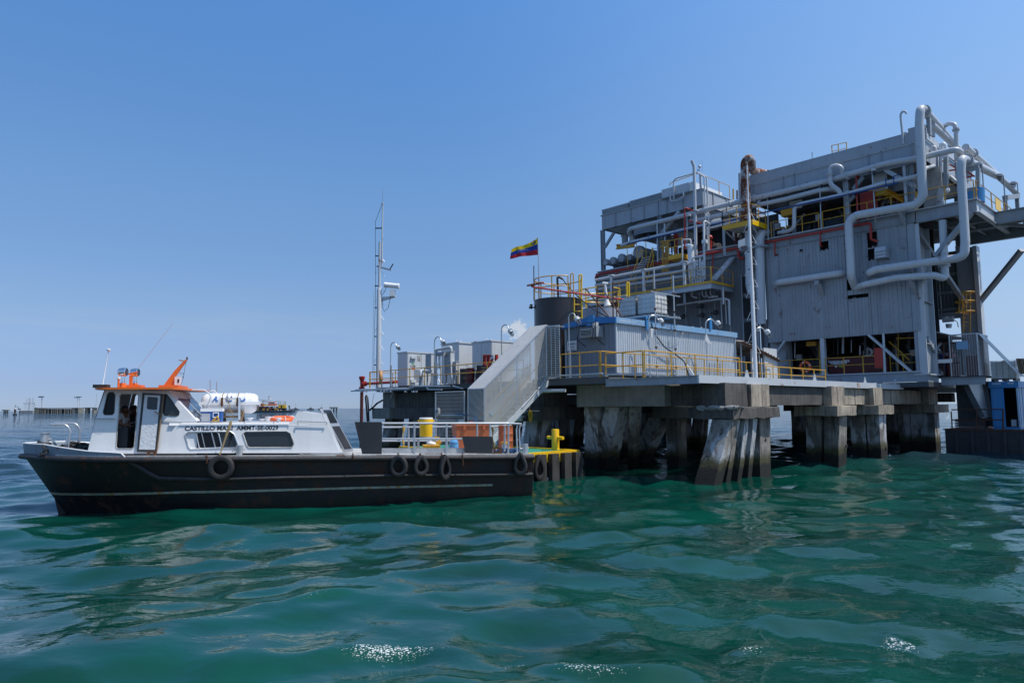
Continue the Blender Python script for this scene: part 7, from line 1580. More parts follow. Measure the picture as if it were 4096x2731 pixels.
P_(MB().st(.99,1.38,TF-.06,TF+.02,ZW-.03,13.87),'corner_trim','steel'); P_(MB().st(-8.2,1.0,TF-.05,TF+.03,13.87,13.95),'top_trim','steel'); P_(MB().st(-8.2,1.0,TF-.02,TF+.03,7.30,7.349),'bottom_trim','steel')
# left lower wall (darker sheets)
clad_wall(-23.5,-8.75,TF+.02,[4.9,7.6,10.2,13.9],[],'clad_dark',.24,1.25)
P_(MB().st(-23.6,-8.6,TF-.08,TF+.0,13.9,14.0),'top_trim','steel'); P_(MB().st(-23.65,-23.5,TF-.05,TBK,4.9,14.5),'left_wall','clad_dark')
for y0,y1 in ((5.4,7.0),(7.3,8.9),(9.2,10.7),(11.0,12.2)): P_(MB().st(-9.9,-9.2,TF-.07,TF-.02,y0,y1),'dark_window','dark')
P_(MB().st(-9.15,-8.8,TF-.09,TF-.03,4.9,12.4),'window_post','steel'); P_(MB().st(-10.0,-9.92,TF-.09,TF-.03,4.9,12.4),'window_post','steel')
# gallery edge beam with its pipes, columns and braces
def beam(p,q,h=.7,w=.3,nm='beam',mm='steel'): return P_(MB().ibeam(p,q,h,w,.035),nm,mm)
beam(W(-23.4,TF,14.23),W(1.45,TF,14.23),.66,.26,'edge_beam'); beam(W(1.5,TF,14.2),W(4.6,TF,14.2),.75,.28,'edge_beam'); beam(W(4.6,TF,14.2),W(4.6,30.6,14.2),.75,.28,'edge_beam','edge')
P_(MB().st(-23.4,4.7,TF-.18,TF-.02,ZG-.02,ZG+.04),'kick_plate','edge')
# columns of the lower storey and the plated corner column
P_(MB().st(.98,1.42,TF+.03,TF+.5,4.9,13.8),'column','steel'); P_(MB().st(1.36,1.40,TF+.06,23.9,4.75,13.8),'column_web','steel'); P_(MB().st(1.2,1.62,TF-.02,TF+.06,4.75,13.8),'column_flange','edge'); P_(MB().st(1.2,1.62,23.85,23.93,4.75,13.8),'column_flange','edge')
for z in (6.55,9.1): P_(MB().st(1.40,1.58,TF+.07,23.84,z,z+.05),'web_stiffener','steel')
P_(MB().st(.9,1.75,TF-.1,24.0,4.68,4.75),'base_plate','edge'); P_(MB().st(1.0,1.6,TF-.05,23.95,ZD,4.68),'column_foot','steel')
a = loc_(PT(*kH(1017,790),TF)); P_(MB().st(a[0]-.13,a[0]+.13,TF-.02,TF+.3,ZD,ZW-.03),'column','edge'); SCM = a[0]
P_(MB().bar(PT(*kH(1545,262),TF+.02),PT(*kH(2045,695),TF+.02),.32,.12),'brace','edge'); P_(MB().bar(PT(*kH(565,330),TF+.02),PT(*kH(380,600),TF+.02),.28,.12),'brace','edge'); P_(MB().cyl(PT(*kH(1715,250),TF-.05),PT(*kH(1735,705),TF-.05),.07,n=10),'drain_pipe','pipe',40)
for s_ in (-8.0,SCM,1.2):
    P_(MB().st(s_-.15,s_+.15,TBK-.3,TBK,ZD,14.0),'column','steel')
def bay_col(u,v,t_=TF): s_ = loc_(PT(u,v,t_))[0]; return s_
for s_,mm in ((-22.87,'steel'),(-16.9,'steel'),(-12.75,'steel'),(-8.9,'steel'),(-2.45,'edge'),(1.35,'steel')):
    for t_ in (TF+.1,TBK-.2):
        P_(MB().ibeam(W(s_,t_,ZG),W(s_,t_,18.24 if s_ < -9 else ZR0),.3,.3,.03,ES),'column',mm)
P_(MB().bar(PT(*kF(155,900),TF+.1),PT(*kF(300,665),TF+.1),.2),'brace','steel'); P_(MB().bar(PT(*kF(1040,690),TF+.1),PT(*kF(1330,330),TF+.1),.24),'brace','edge')
P_(MB().bar(PT(*kJ(1105,470),TF+.1),PT(*kJ(1176,400),TF+.1),.2),'brace','steel'); P_(MB().bar(PT(*kM(95,330),TF+.1),PT(*kM(210,190),TF+.1),.22),'brace','steel'); P_(MB().bar(PT(*kM(455,115),TF+.1),PT(*kM(790,300),TF+.1),.24),'brace','edge')
P_(MB().cyl(PT(*kM(663,70),TF+.05),PT(*kM(690,480),TF+.05),.11,n=12),'drain_pipe','pipe',40)
# air-cooler plenum boxes: plated sides with stiffeners and a coping
def plenum(s0,s1,z0,z1,zc,ribs,ribt):
    P_(MB().st(s0,s1,TF-.02,TF+.02,z0,zc),'plenum_side','clad_box'); P_(MB().st(s1-.02,s1+.02,TF+.02,TBK,z0,zc),'plenum_side','clad_box'); P_(MB().st(s0-.02,s0+.02,TF+.02,TBK,z0,zc),'plenum_side','clad_box'); P_(MB().st(s0,s1,TBK-.02,TBK+.02,z0,zc),'plenum_side','clad_box')
    P_(MB().st(s0,s1,TF+.02,TBK,zc-.05,zc),'plenum_deck','steel'); P_(MB().st(s0+.3,s1-.3,TF+.3,TBK-.3,z0+.02,z0+.06),'plenum_floor','steel')
    for s_ in ribs: P_(MB().st(s_-.04,s_+.04,TF-.09,TF-.021,z0,zc),'stiffener','steel')
    for t_ in ribt: P_(MB().st(s1+.021,s1+.09,t_-.04,t_+.04,z0,zc),'stiffener','steel')
    if z1 > zc+.1:
        P_(MB().st(s0,s1+.15,TF-.15,TF-.05,zc+.0,z1),'coping','clad_box'); P_(MB().st(s1+.05,s1+.15,TF-.05,TBK+.1,zc,z1-.3),'coping','edge')
        P_(MB().st(s0,s1+.12,TF-.05,TF+.9,z1-.2,z1-.15),'walkway','steel')
mk('clad_box',(.37,.40,.44),.5,dirt=.35,dirtcol=(.28,.31,.34),streak=.3,streakcol=(.24,.25,.26),rust=.03)
def sx(k_,x,y): return loc_(PT(*k_(x,y),TF))[0]
plenum(-9.1,2.25,ZR0,ZR1,ZC,[sx(kN,x,650) for x in (265,410,765)]+[sx(kJ,x,260) for x in (0,30,375,500)]+[-8.9],[24,26,28,30])
plenum(-22.85,-12.95,18.24,19.48,19.46,[sx(kA,x,560) for x in (252,390,508,638,715,860)],[23.5,25.5,27.5,29.5])
P_(MB().st(-22.95,-12.85,TF-.12,TBK,19.46,19.52),'plenum_rim','edge')
# louvred cooler bundles on the left block
def bundle(u0,v0,u1,v1,hgt,label,name='cooler_bundle'):
    a,b = loc_(PT(u0,v0,TF-.05)),loc_(PT(u1,v1,TF-.05)); z0 = 19.56; q = thing(name,label,'cooler',W((a[0]+b[0])/2,TF+2,z0),'louvred cooler bundles on the roof of the left block')
    zt_ = (a[2]+b[2])/2; MB().st(a[0],b[0],TF-.02,TF+4.5,z0,zt_-.02).build('casing',MT['galv_cab'],q,0)
    n = 5
    for i in range(n):
        z = z0+(zt_-z0)*(i+.3)/n; MB().hexa([W(a[0]+.03,TF-.09,z),W(b[0]-.03,TF-.09,z),W(b[0]-.03,TF-.03,z+.02),W(a[0]+.03,TF-.03,z+.02),W(a[0]+.03,TF-.09,z+.03),W(b[0]-.03,TF-.09,z+.03),W(b[0]-.03,TF-.03,z+.05),W(a[0]+.03,TF-.03,z+.05)]).build('louvre',MT['galv'],q,0)
    MB().st(a[0]-.02,b[0]+.02,TF-.1,TF+4.6,zt_-.02,zt_+.03).build('lid',MT['edge'],q,0)
bundle(*kF(107,318),*kF(528,205),.6,'long louvred cooler bundle at the left end of the roof'); bundle(*kF(540,185),*kF(1040,45),.7,'higher louvred cooler bundle, second from the left on the roof')
hb = thing('header_box','grey header box with bolted flange and pipe loops on the roof of the left block','cooler header',W(-15.8,TF,19.6))
a,b = loc_(PT(*kA(665,415),TF-.25)),loc_(PT(*kA(912,365),TF-.25)); zt_ = PT(*kA(912,288),TF-.25).z
MB().st(a[0],b[0],TF-.25,TF+.5,b[2]-.02,zt_).build('box',MT['pipe'],hb,0); MB().st(a[0]-.02,b[0]+.06,TF-.3,TF+.55,b[2]-.1,b[2]-.03).build('flange',MT['steel'],hb,0); MB().st(b[0]+.01,b[0]+.35,TF-.2,TF+4,b[2]-.02,zt_-.02).build('end_plate',MT['white'],hb,0)
for i in range(26): s_ = a[0]+(b[0]-a[0])*(i+.5)/26; MB().cyl(W(s_,TF-.28,b[2]-.12),W(s_,TF-.28,b[2]-.01),.025,n=6).build('bolt',MT['steel_dark'],hb,0)
def ptl(k_,t_,*q): return [PT(*k_(*p),t_) for p in q]
def run(label,pts,wpx,mm='pipe',bend=None,name='pipe',flanges=(),group='process pipes on the building',n=14,bolts=0):
    """a pipe run; wpx: its width on the photograph near the first point"""
    pts = [Vector(p) for p in pts]; d = (pts[0]-CAM).dot(fw); r = wpx/2*d/F; t = thing(name,label,'pipe',pts[0],group)
    MB().pipe(pts,r,bend or r*2.6,n).build('pipe_run',MT[mm],t)
    for c,ax in flanges:
        ax = Vector(ax).normalized(); c = Vector(c)
        f_ = MB().cyl(c-ax*r*.42,c-ax*r*.08,r*1.5,n=20).cyl(c+ax*r*.08,c+ax*r*.42,r*1.5,n=20).build('flange',MT[mm],t)
        if bolts:
            x = ax.orthogonal().normalized(); y = ax.cross(x); m = MB()
            for i in range(bolts): an = 2*math.pi*i/bolts; o = (x*math.cos(an)+y*math.sin(an))*r*1.34; m.cyl(c-ax*r*.55+o,c+ax*r*.55+o,r*.09,n=6)
            b_ = m.build('flange_bolts',MT['steel_dark'],f_,0); b_['kind'] = 'stuff'
    return t,r
# hoops over the left block
run('pair of thin pipe hoops over the roof of the left block, nearer one',ptl(kL,TF-.4,(100,440),(95,235),(130,205),(360,140),(440,190),(445,600)),6,group='roof pipe hoops')
run('pair of thin pipe hoops over the roof of the left block, farther one',ptl(kL,TF+.2,(55,290),(60,258),(380,145),(465,190),(485,620)),6,group='roof pipe hoops')
run('small U shaped drain pipe under the header box',ptl(kL,TF-.45,(60,405),(62,460),(130,455),(210,410),(205,360)),6,group='roof pipe hoops')
MB().st(sx(kL,395,300),sx(kL,415,300),TF-.1,TF,19.5,PT(*kL(405,150),TF).z).build('hoop_post',MT['edge'],pb,0)
p = PT(*kL(388,75),TF); sn = thing('weather_sensor','small sensor on a thin mast above the pipe hoops','sensor',PT(*kL(370,130),TF)); MB().cyl(PT(*kL(370,130),TF),PT(*kL(370,105),TF),.06).cyl(PT(*kL(388,130),TF),p,.03).sphere(p,.12,10,8).tube([p+UZ*.1,p+UZ*.35,p+UZ*.38+ES*.25,PT(*kL(418,145),TF)],.012,5).build('sensor',MT['galv'],sn)
railing('yellow guard rail on the roof of the left block',[W(-13.0,t_,19.55) for t_ in (22.8,24.6)]+[W(-13.0,26.2,19.55)],1.1,mid=None)
for x in (765,808): p = PT(*kL(x,440),TF+2); single(MB().bar(p,PT(*kL(x,325 if x < 800 else 340),TF+2),.09),'marker_post',MT['rusty' if x > 800 else 'yellow_rail'],('brown' if x > 800 else 'yellow')+' post rising behind the header pipe, '+('right' if x > 800 else 'left')+' of a pair','post',p,None,0)
railing('small orange yellow rail on top of the right roof box',ptl(kC,TF+1,(155,530),(205,520),(270,505)),.66,mid=.25)
# fans below the left plenum, head drums
def fan(c,r,label):
    q = thing('cooler_fan',label,'fan',c-UZ*.9,'cooler fans under the plenum boxes'); MB().lathe(c-UZ*.95,UZ,[(r*1.02,0),(r,.1),(r,.75),(r*1.08,.95)],36,False).build('shroud',MT['clad_box'],q)
    MB().cyl(c-UZ*.7,c-UZ*.4,.22,n=14).build('hub',MT['steel_dark'],q)
    for k in range(4): a = k*math.pi/2+.4; d = Vector((math.cos(a),math.sin(a),0)); e = Vector((-d.y,d.x,.35)); MB().prism([c-UZ*.55+d*.2-e*.12,c-UZ*.55+d*r*.95-e*.16,c-UZ*.55+d*r*.95+e*.16,c-UZ*.55+d*.2+e*.12],UZ*.02).build('blade',MT['steel_dark'],q,0)
fan(W(-18.9,TF+2.2,18.2),1.75,'large round fan shroud under the left plenum box'); fan(W(-14.6,TF+2.6,18.2),1.5,'round fan shroud under the right part of the left plenum box'); fan(W(0.0,TF+3,17.4),1.5,'round fan shroud under the right plenum box')
vessels = [(165,1130,52),(278,1108,60),(412,1066,68),(538,1056,50),(685,975,105)]
for i,(x,y,rp_) in enumerate(vessels):
    tv = TF-.1+.35*i if i < 4 else TF+1.2; c = PT(*kF(x,y),tv); r = rp_/3.92*(c-CAM).dot(fw)/F
    q = thing('heat_exchanger',('grey horizontal vessel with bolted round head, '+['leftmost','second','third','fourth'][i]+' by the left column') if i < 4 else 'largest grey vessel with bolted round head above the yellow stairs','vessel',c,'vessels with bolted heads at the left end')
    MB().cyl(c,c+ET*6,r*.86,n=28).build('shell',MT['pipe'],q); MB().cyl(c-ET*.02,c+ET*.1,r,n=30).cyl(c+ET*.14,c+ET*.26,r,n=30).build('head_flange',MT['clad_box'],q)
    m = MB()
    for k in range(22): an = 2*math.pi*k/22; o = (ES*math.cos(an)+UZ*math.sin(an))*r*.92; m.cyl(c+o-ET*.07,c+o+ET*.3,r*.045,n=6)
    b_ = m.build('head_bolts',MT['steel_dark'],q,0); b_['kind'] = 'stuff'
    for f in (1.2,4.5): MB().st(loc_(c)[0]-r*.5,loc_(c)[0]+r*.5,tv+f,tv+f+.2,ZG,c.z-r*.6).build('saddle',MT['steel'],q,0)
# white pipes at the left bay
T_ = TF-.35
run('upper long white pipe sloping past the exhaust pipe, bent down at the fan',[PT(*kF(600,790),TF+.6),PT(*kF(540,690),TF+.2),PT(*kF(535,610),T_),PT(*kF(640,590),T_),PT(*kF(1240,440),T_),PT(*kF(1640,335),T_),PT(*kL(740,490),T_),PT(*kL(1176,390),T_),PT(*kJ(870,235),T_),PT(*kN(430,720),T_),PT(*kN(830,650),T_),PT(*kN(1176,570),T_),PT(*kK(430,525),T_),PT(*kK(480,545),T_+.3),PT(*kK(470,640),T_+2.2)],17,bend=.6,
    flanges=[(PT(*kL(738,492),T_),ES),(PT(*kL(1005,430),T_),ES),(PT(*kJ(1095,175),T_),ES)])
run('second long white pipe running below the upper one to the U loop',[PT(*kF(1500,480),TF+.3),PT(*kF(1660,470),T_+.1),PT(*kL(740,590),T_+.1),PT(*kL(1060,500),T_+.1),PT(*kJ(400,440),T_+.1),PT(*kJ(780,340),T_+.1),PT(*kJ(900,325),T_+.2),PT(*kJ(990,345),T_+.8)],17,bend=.5,flanges=[(PT(*kJ(110,490),T_+.1),ES)])
run('white U shaped pipe loop standing over the upper long pipe',[PT(*kJ(1020,400),T_-.05),PT(*kJ(1000,345),T_-.1),PT(*kJ(900,270),T_-.3),PT(*kJ(895,90),T_-.3),PT(*kJ(960,60),T_-.25),PT(*kJ(1030,85),T_-.2),PT(*kJ(1035,170),T_)],18,bend=.55,flanges=[(PT(*kJ(893,168),T_-.3),UZ)])
T2 = TF-.5
run('third white pipe with a blue line along it, left part below the fans',[PT(*kF(410,870),T2),PT(*kF(560,820),T2),PT(*kF(1550,585),T2),PT(*kF(1680,560),T2),PT(*kL(900,640),T2)],13,flanges=[])
run('white pipe rising behind the blue line and bending into the gallery',[PT(*kJ(320,815),TF+.2),PT(*kJ(430,795),TF-.2),PT(*kJ(497,760),T2),PT(*kJ(497,530),T2),PT(*kJ(560,495),T2),PT(*kJ(1040,390),T2),PT(*kJ(1176,355),T2),PT(*kM(420,265),T2),PT(*kM(700,205),T2),PT(*kM(830,175),T2),PT(*kM(905,95),T2+.6),PT(*kM(990,70),T2+2.0)],15,bend=.45,flanges=[(PT(*kJ(1095,375),T2),ES),(PT(*kJ(380,800),TF),ES)])
run('thin blue pipe clipped along the white pipe',[PT(*kF(500,850),T2-.12),PT(*kF(1540,605),T2-.12),PT(*kF(1840,545),T2-.12),PT(*kL(860,650),T2-.12),PT(*kJ(150,590),T2-.12),PT(*kJ(1040,400),T2-.12),PT(*kM(600,258),T2-.12)],5,'bluepipe',.1,group='thin blue pipes')
for k_,x,y0,y1 in ((kF,540,800,840),(kF,838,690,770),(kF,1257,580,660),(kM,547,180,262),(kM,458,205,280)): P_(MB().cyl(PT(*k_(x,y0),T2-.1),PT(*k_(x,y1),T2-.1),.04,n=8),'blue_stub','bluepipe',40)
run('thin blue pipe going back from a blue stub near the red riser',[PT(*kM(547,180),T2-.1),PT(*kM(690,145),T2+1),PT(*kM(705,150),T2+2)],4,'bluepipe',.1,group='thin blue pipes')
# exhaust pipe, red risers, vessel and valve cluster on the middle platform
mp_s = -10.62; mp_t = 18.94; mp_z = 11.5
TX = 20.4
run('tall slim grey exhaust pipe with a bent open top in front of the left block',[PT(*kB(300,945),TX),PT(*kB(283,150),TX),PT(*kB(262,95),TX-.2)],12.5,bend=.25,name='exhaust_pipe',flanges=[(PT(*kB(300,548),TX),UZ)])
run('red riser pipe with an elbow beside the exhaust pipe',[PT(*kF(1410,930),TX+.2),PT(*kF(1405,290),TX+.2),PT(*kF(1440,285),TX+.3),PT(*kF(1545,330),TX+.9)],6.5,'red',.16,group='red fire water pipes',flanges=[(PT(*kF(1410,640),TX+.2),UZ)])
run('red pipe branch with an open end left of the valve elbow',[PT(*kF(1475,485),TX),PT(*kF(1675,525),TX)],6,'red',.1,group='red fire water pipes')
run('red fire water main along the left wall under the gallery',[PT(*kF(10,1395),TF-.25),PT(*kF(20,1340),TF-.25),PT(*kF(110,1312),TF-.25),PT(*kF(690,1200),TF-.25),PT(*kF(940,1160),TF-.25),PT(*kF(1440,1070),TF-.25),PT(*kF(1760,1000),TF-.25),PT(*kF(2250,905),TF-.25),PT(*kF(2255,1075),TF-.25),PT(*kF(2340,1065),TF-.25)],9,'red',.3,group='red fire water pipes')
run('red fire water main along the facade under the gallery',[PT(*kD(215,358),TF-.25),PT(*kD(690,270),TF-.25),PT(*kD(1115,190),TF-.25),PT(*kD(1115,330),TF-.25),PT(*kD(1170,345),TF-.1)],9,'red',.2,group='red fire water pipes',flanges=[(PT(*kD(700,268),TF-.25),ES)])
for x,y0,y1 in ((312,340,462),(693,270,388)): run('short red drop pipe from the facade main into the wall, '+('left' if x < 500 else 'right')+' one',[PT(*kD(x,y0),TF-.25),PT(*kD(x,y1-8),TF-.25),PT(*kD(x+15,y1),TF+.05)],6,'red',.12,group='red fire water pipes')
run('red riser with a top bend in front of the right gallery bay',[PT(*kM(145,700),TF-.3),PT(*kM(125,185),TF-.3),PT(*kM(145,182),TF-.1),PT(*kM(205,220),TF+.6)],6.5,'red',.14,group='red fire water pipes')
for x,y0,y1 in ((1845,1000,1300),(342,1270,1380)): run('short red drop pipe down the left wall, '+('right' if x > 900 else 'left')+' one',[PT(*kF(x,y0),TF-.25),PT(*kF(x+5,y1),TF-.25)],5,'red',.1,group='red fire water pipes')
# middle platform ------------------------------------------------------------------
mp = thing('middle_platform','long grey platform with yellow toe plate bracketed off the left wall','platform',W(-17,20,mp_z)); sl_ = -23.5
MB().st(sl_,mp_s,mp_t+.05,TF-.1,mp_z-.05,mp_z).build('floor',MT['steel'],mp,0); MB().ibeam(W(sl_,mp_t,mp_z-.2),W(mp_s,mp_t,mp_z-.2),.34,.15).build('front_beam',MT['edge'],mp,0); MB().ibeam(W(mp_s,mp_t,mp_z-.2),W(mp_s,TF-.1,mp_z-.2),.34,.15).build('end_beam',MT['steel'],mp,0)
for s_ in np.arange(sl_+.8,mp_s,1.7): MB().ibeam(W(s_,mp_t,mp_z-.18),W(s_,TF-.1,mp_z-.18),.2,.1).build('joist',MT['steel'],mp,0)
MB().st(sl_,mp_s,mp_t-.09,mp_t-.078,mp_z,mp_z+.16).build('toe_plate',MT['yellow'],mp,0); MB().st(mp_s+.078,mp_s+.09,mp_t,TF-.1,mp_z,mp_z+.16).build('toe_plate',MT['yellow'],mp,0)
MB().bar(PS(*kA(1130,1160),mp_s),PT(*kA(1300,965),TF-.05),.42,.14).build('brace',MT['edge'],mp,0)
for x in (865,1210): p = PT(*kA(x,1230),mp_t+.2); MB().bar(p,Vector((p.x,p.y,p.z-1.2)),.24,.1).build('hanger',MT['steel'],mp,0)
railing('yellow guard rail along the front of the middle platform',[W(s_,mp_t-.05,mp_z) for s_ in np.linspace(sl_,mp_s,9)],1.15)
railing('yellow guard rail around the right end of the middle platform',[W(mp_s+.03,t_,mp_z) for t_ in (mp_t,20.4,TF-.15)],1.15)
for i,(y0,y1,o) in enumerate(((1415,1160,.35),(1490,1265,.35),(1560,1350,.4))):
    run('horizontal white pipe along the middle platform, '+['top','middle','bottom'][i]+' of three',ptl(kF,mp_t+.35,(10,y0),(1400,y1-(12 if i == 0 else 0))),11-i,group='three white pipes along the middle platform')
for x in (262,768,1408): p = PT(*kF(x,1250 if x > 300 else 1350),mp_t+.3); s_ = loc_(p)[0]; zz = PT(*kF(x,{262: 1345,768: 1255,1408: 1130}[x]),mp_t+.3).z; MB().st(s_-.08,s_+.08,mp_t+.15,mp_t+.3,mp_z,zz).st(s_-.2,s_+.2,mp_t+.05,mp_t+.4,zz,zz+.06).build('pipe_support',MT['white'],mp,0)
c = PT(*kF(1510,1150),mp_t+.8); rr_ = 50/3.92*(c-CAM).dot(fw)/F; zt_ = PT(*kF(1510,855),mp_t+.8).z
vs_ = thing('filter_vessel','white upright filter vessel with a domed top on the middle platform','vessel',Vector((c.x,c.y,mp_z))); b_ = Vector((c.x,c.y,0))
MB().lathe(b_+UZ*(mp_z+.6),UZ,[(rr_*.3,-.2),(rr_*.9,0),(rr_,.15),(rr_,zt_-mp_z-.8),(rr_*.9,zt_-mp_z-.65),(rr_*.4,zt_-mp_z-.58),(0,zt_-mp_z-.56)],24).build('shell',MT['white'],vs_)
for k in range(3): a = k*2.1; d = Vector((math.cos(a),math.sin(a),0))*rr_*.85; MB().bar(b_+d+UZ*mp_z,b_+d+UZ*(mp_z+.8),.07).build('leg',MT['white'],vs_,0)
run('white pipe hooked over the filter vessel',[PT(*kF(1375,1160),mp_t+.7),PT(*kF(1368,780),mp_t+.7),PT(*kF(1500,772),mp_t+.8),PT(*kF(1503,860),mp_t+.8)],5.5,'white',.14,flanges=[(PT(*kF(1503,825),mp_t+.8),UZ)])
run('white riser with a top elbow right of the filter vessel',[PT(*kF(1720,1400),mp_t+.5),PT(*kF(1705,510),mp_t+.9),PT(*kF(1730,490),mp_t+1.0),PT(*kF(1800,540),mp_t+2.2)],8.5,'white',.22)
run('second white riser with a lamp box at mid height',[PT(*kF(1725,1400),mp_t+.1),PT(*kF(1695,815),mp_t+.2)],5,'galv')
MB().box(PT(*kF(1722,812),mp_t+.1),.32,.3,.26,ES,ET).build('lamp_box',MT['white'],bpy.data.objects['middle_platform'],0)
run('pale insulated pipe leading from the exhaust to the small yellow platform',ptl(kL,TF-.6,(505,760),(690,715),(900,660)),9,'pipe_pale',.2) if 'pipe_pale' in MT else run('pale insulated pipe leading from the exhaust to the small yellow platform',ptl(kL,TF-.6,(505,760),(690,715),(900,660)),9,'white',.2)
for i,x in enumerate((455,490)): run('thin vertical pipe pair under the roof hoops, '+['left','right'][i],ptl(kL,TF-.7,(x,600),(x+5,840)),6,'white')
# valve cluster: many small fittings
vc = thing('valve_manifold','cluster of shiny valves and bent pipes on the middle platform','valve manifold',W(-12.2,mp_t+.6,mp_z))
mk('shiny',(.62,.64,.66),.25,.55,dirt=.3)
for i in range(9):
    x = 1500+i*24+rnd.uniform(-8,8); y = 1090+rnd.uniform(-20,60); p = PT(*kF(x,y),mp_t+rnd.uniform(.2,.8)); z1 = mp_z+.05
    MB().tube([Vector((p.x,p.y,z1)),p],rnd.uniform(.03,.06),8).build('pipe_stub',MT['shiny' if i % 2 else 'white'],vc)
    v = MB().sphere(p-UZ*rnd.uniform(.3,1.2),rnd.uniform(.08,.13),10,8); v.build('valve_body',MT['shiny'],vc)
    q = p-UZ*rnd.uniform(.2,1.3); MB().cyl(q-UZ*.03,q+UZ*.03,rnd.uniform(.11,.16),n=14).build('flange',MT['shiny'],vc)
for i,(x,y) in enumerate(((1640,1280),(1600,1330),(1640,1360),(1560,1230))): MB().torus(PT(*kF(x,y),mp_t+.15),ET+UZ*.3,.14,.02,16,6).build('hand_wheel',MT['shiny'],vc)
MB().pipe(ptl(kF,mp_t+.5,(1510,1120),(1540,1060),(1690,1030)),.07,.2,10).pipe(ptl(kF,mp_t+.4,(1645,1060),(1650,1130),(1680,1160),(1680,1400)),.06,.2,10).pipe(ptl(kF,mp_t+.4,(1380,1180),(1480,1150),(1560,1110),(1560,1400)),.08,.25,10).build('manifold_pipe',MT['white'],vc)
# pipes below the middle platform
for i,(pts,w_) in enumerate((([(932,1240),(935,1310),(980,1325)],7),([(1030,1220),(1028,1305),(1060,1318)],5),([(1058,1220),(1062,1300),(1090,1320),(1165,1310)],6),([(1100,1225),(1102,1300),(1165,1318)],5),([(800,1390),(990,1360),(1225,1330),(1270,1345),(1275,1568)],7),([(990,1365),(1180,1335)],9))):
    run('grey drain pipe bending below the middle platform, number '+['one from the left','two from the left','three, with a long foot','four at the right','that runs to the dark windows','lying thickest'][i],[PT(*kA(*p),mp_t+.9+.15*i) for p in pts],w_,'pipe',.15,group='drain pipes below the middle platform')
for i,x in enumerate((1195,1235,1260)): run('vertical grey conduit on the left wall beside the dark windows, '+['left','middle','right'][i]+' one',[PT(*kA(x,1340),TF-.15),PT(*kA(x+12,1560),TF-.15)],5,'pipe',group='vertical conduits on the left wall')
for x,y in ((850,1490),(1020,1480),(1140,1455),(1015,1400)): p = PT(*kA(x,y),TF-.2); single(MB().cyl(p+ET*.2-ES*.45,p-ET*.0,.05,n=8).cyl(p-ES*.02,p+ES*.16,.18,n=14),'wall_nozzle',MT['steel_dark'],'dark flanged pipe stub sticking out of the left wall, '+{850: 'nearest the totes',1020: 'with a long shaft',1140: 'below a red drop pipe',1015: 'highest of the four'}[x],'pipe stub',p,'dark pipe stubs on the left wall')
# small platform with the rusty stack ---------------------------------------------------
fs = loc_(PT(*kL(1145,740),TF)); SS = fs[0]; cn_ = loc_(PS(*kL(975,690),SS)); ST,SZ = cn_[1],cn_[2]; SLf = loc_(PT(*kL(648,768),ST))[0]
sp_ = thing('stack_platform','small yellow railed platform around the rusty stack','platform',W((SS+SLf)/2,ST,SZ)); MB().st(SLf,SS,ST,TF-.05,SZ-.06,SZ).build('floor',MT['deckwhite'],sp_,0)
MB().st(SLf-.02,SS+.02,ST-.05,ST-.01,SZ-.2,SZ+.14).build('toe_plate',MT['yellow'],sp_,0); MB().st(SS+.01,SS+.05,ST-.05,TF-.1,SZ-.2,SZ+.16).build('toe_plate',MT['yellow_bright'],sp_,0)
MB().bar(W(SLf+.05,ST,SZ-.1),PT(*kL(780,896),TF-.1),.09).bar(W(SS-.05,ST,SZ-.1),PT(*kL(1070,896),TF-.1),.09).build('brace',MT['edge'],sp_,0); MB().bar(W(SLf+.05,ST,SZ-.1),W(SLf+.05,ST,SZ-2.0),.14).build('post',MT['steel'],sp_,0)
railing('yellow guard rail on the front of the small stack platform',[W(s_,ST,SZ) for s_ in np.linspace(SLf,SS,3)],1.25); railing('yellow guard rail on the right of the small stack platform',[W(SS,t_,SZ) for t_ in np.linspace(ST,TF-.2,3)],1.25); railing('yellow guard rail on the left of the small stack platform',[W(SLf,t_,SZ) for t_ in np.linspace(ST,TF-.2,3)],1.25)
ts_ = (ST+TF)/2
rst,rr0 = run('thick rusty white stack bending over at the top above the small platform',[PT(*kB(770,720),ts_),PT(*kB(742,560),ts_),PT(*kB(735,110),ts_),PT(*kB(775,65),ts_+.1),PT(*kB(800,110),ts_+.6),PT(*kB(800,190),ts_+1.0),PT(*kB(935,212),ts_+3.5)],32,'pipe_old',.55,'rusty_stack',flanges=[(PT(*kB(745,572),ts_),UZ),(PT(*kB(748,610),ts_),UZ)],n=20,bolts=20)
run('thin white pipe running up the right side of the rusty stack',[PT(*kB(790,600),ts_-.4),PT(*kB(768,210),ts_-.4),PT(*kB(752,110),ts_-.4)],7,'pipe_old',.1)
run('white pipe standing left of the rusty stack',[PT(*kL(840,460),ts_+.6),PT(*kL(838,150),ts_+.6),PT(*kL(855,150),ts_+.7)],12,'pipe',.1)
run('pale stack pipe hanging below the small platform with an upturned brown end',[PT(*kB(765,700),ts_+.1),PT(*kB(772,1200),ts_+.1),PT(*kB(785,1275),ts_+.1),PT(*kB(815,1290),ts_+.3)],24,'pipe',.5,'hanging_pipe',n=18)
run('thick grey vertical duct with a top elbow at the left edge of the facade',[PT(*kB(885,1560),TF-.45),PT(*kB(868,800),TF-.45),PT(*kB(880,745),TF-.35),PT(*kB(930,742),TF+.3)],37,'pipe',.7,'vertical_duct',n=24,flanges=[])
p = PT(*kB(875,870),TF-.45); MB().box(p,1.0,.8,.14,ES,ET).build('duct_bracket',MT['steel'],pb,0); MB().bar(PT(*kB(690,890),TF-.3),PT(*kB(880,870),TF-.3),.14,.2).build('duct_bracket',MT['edge'],pb,0)
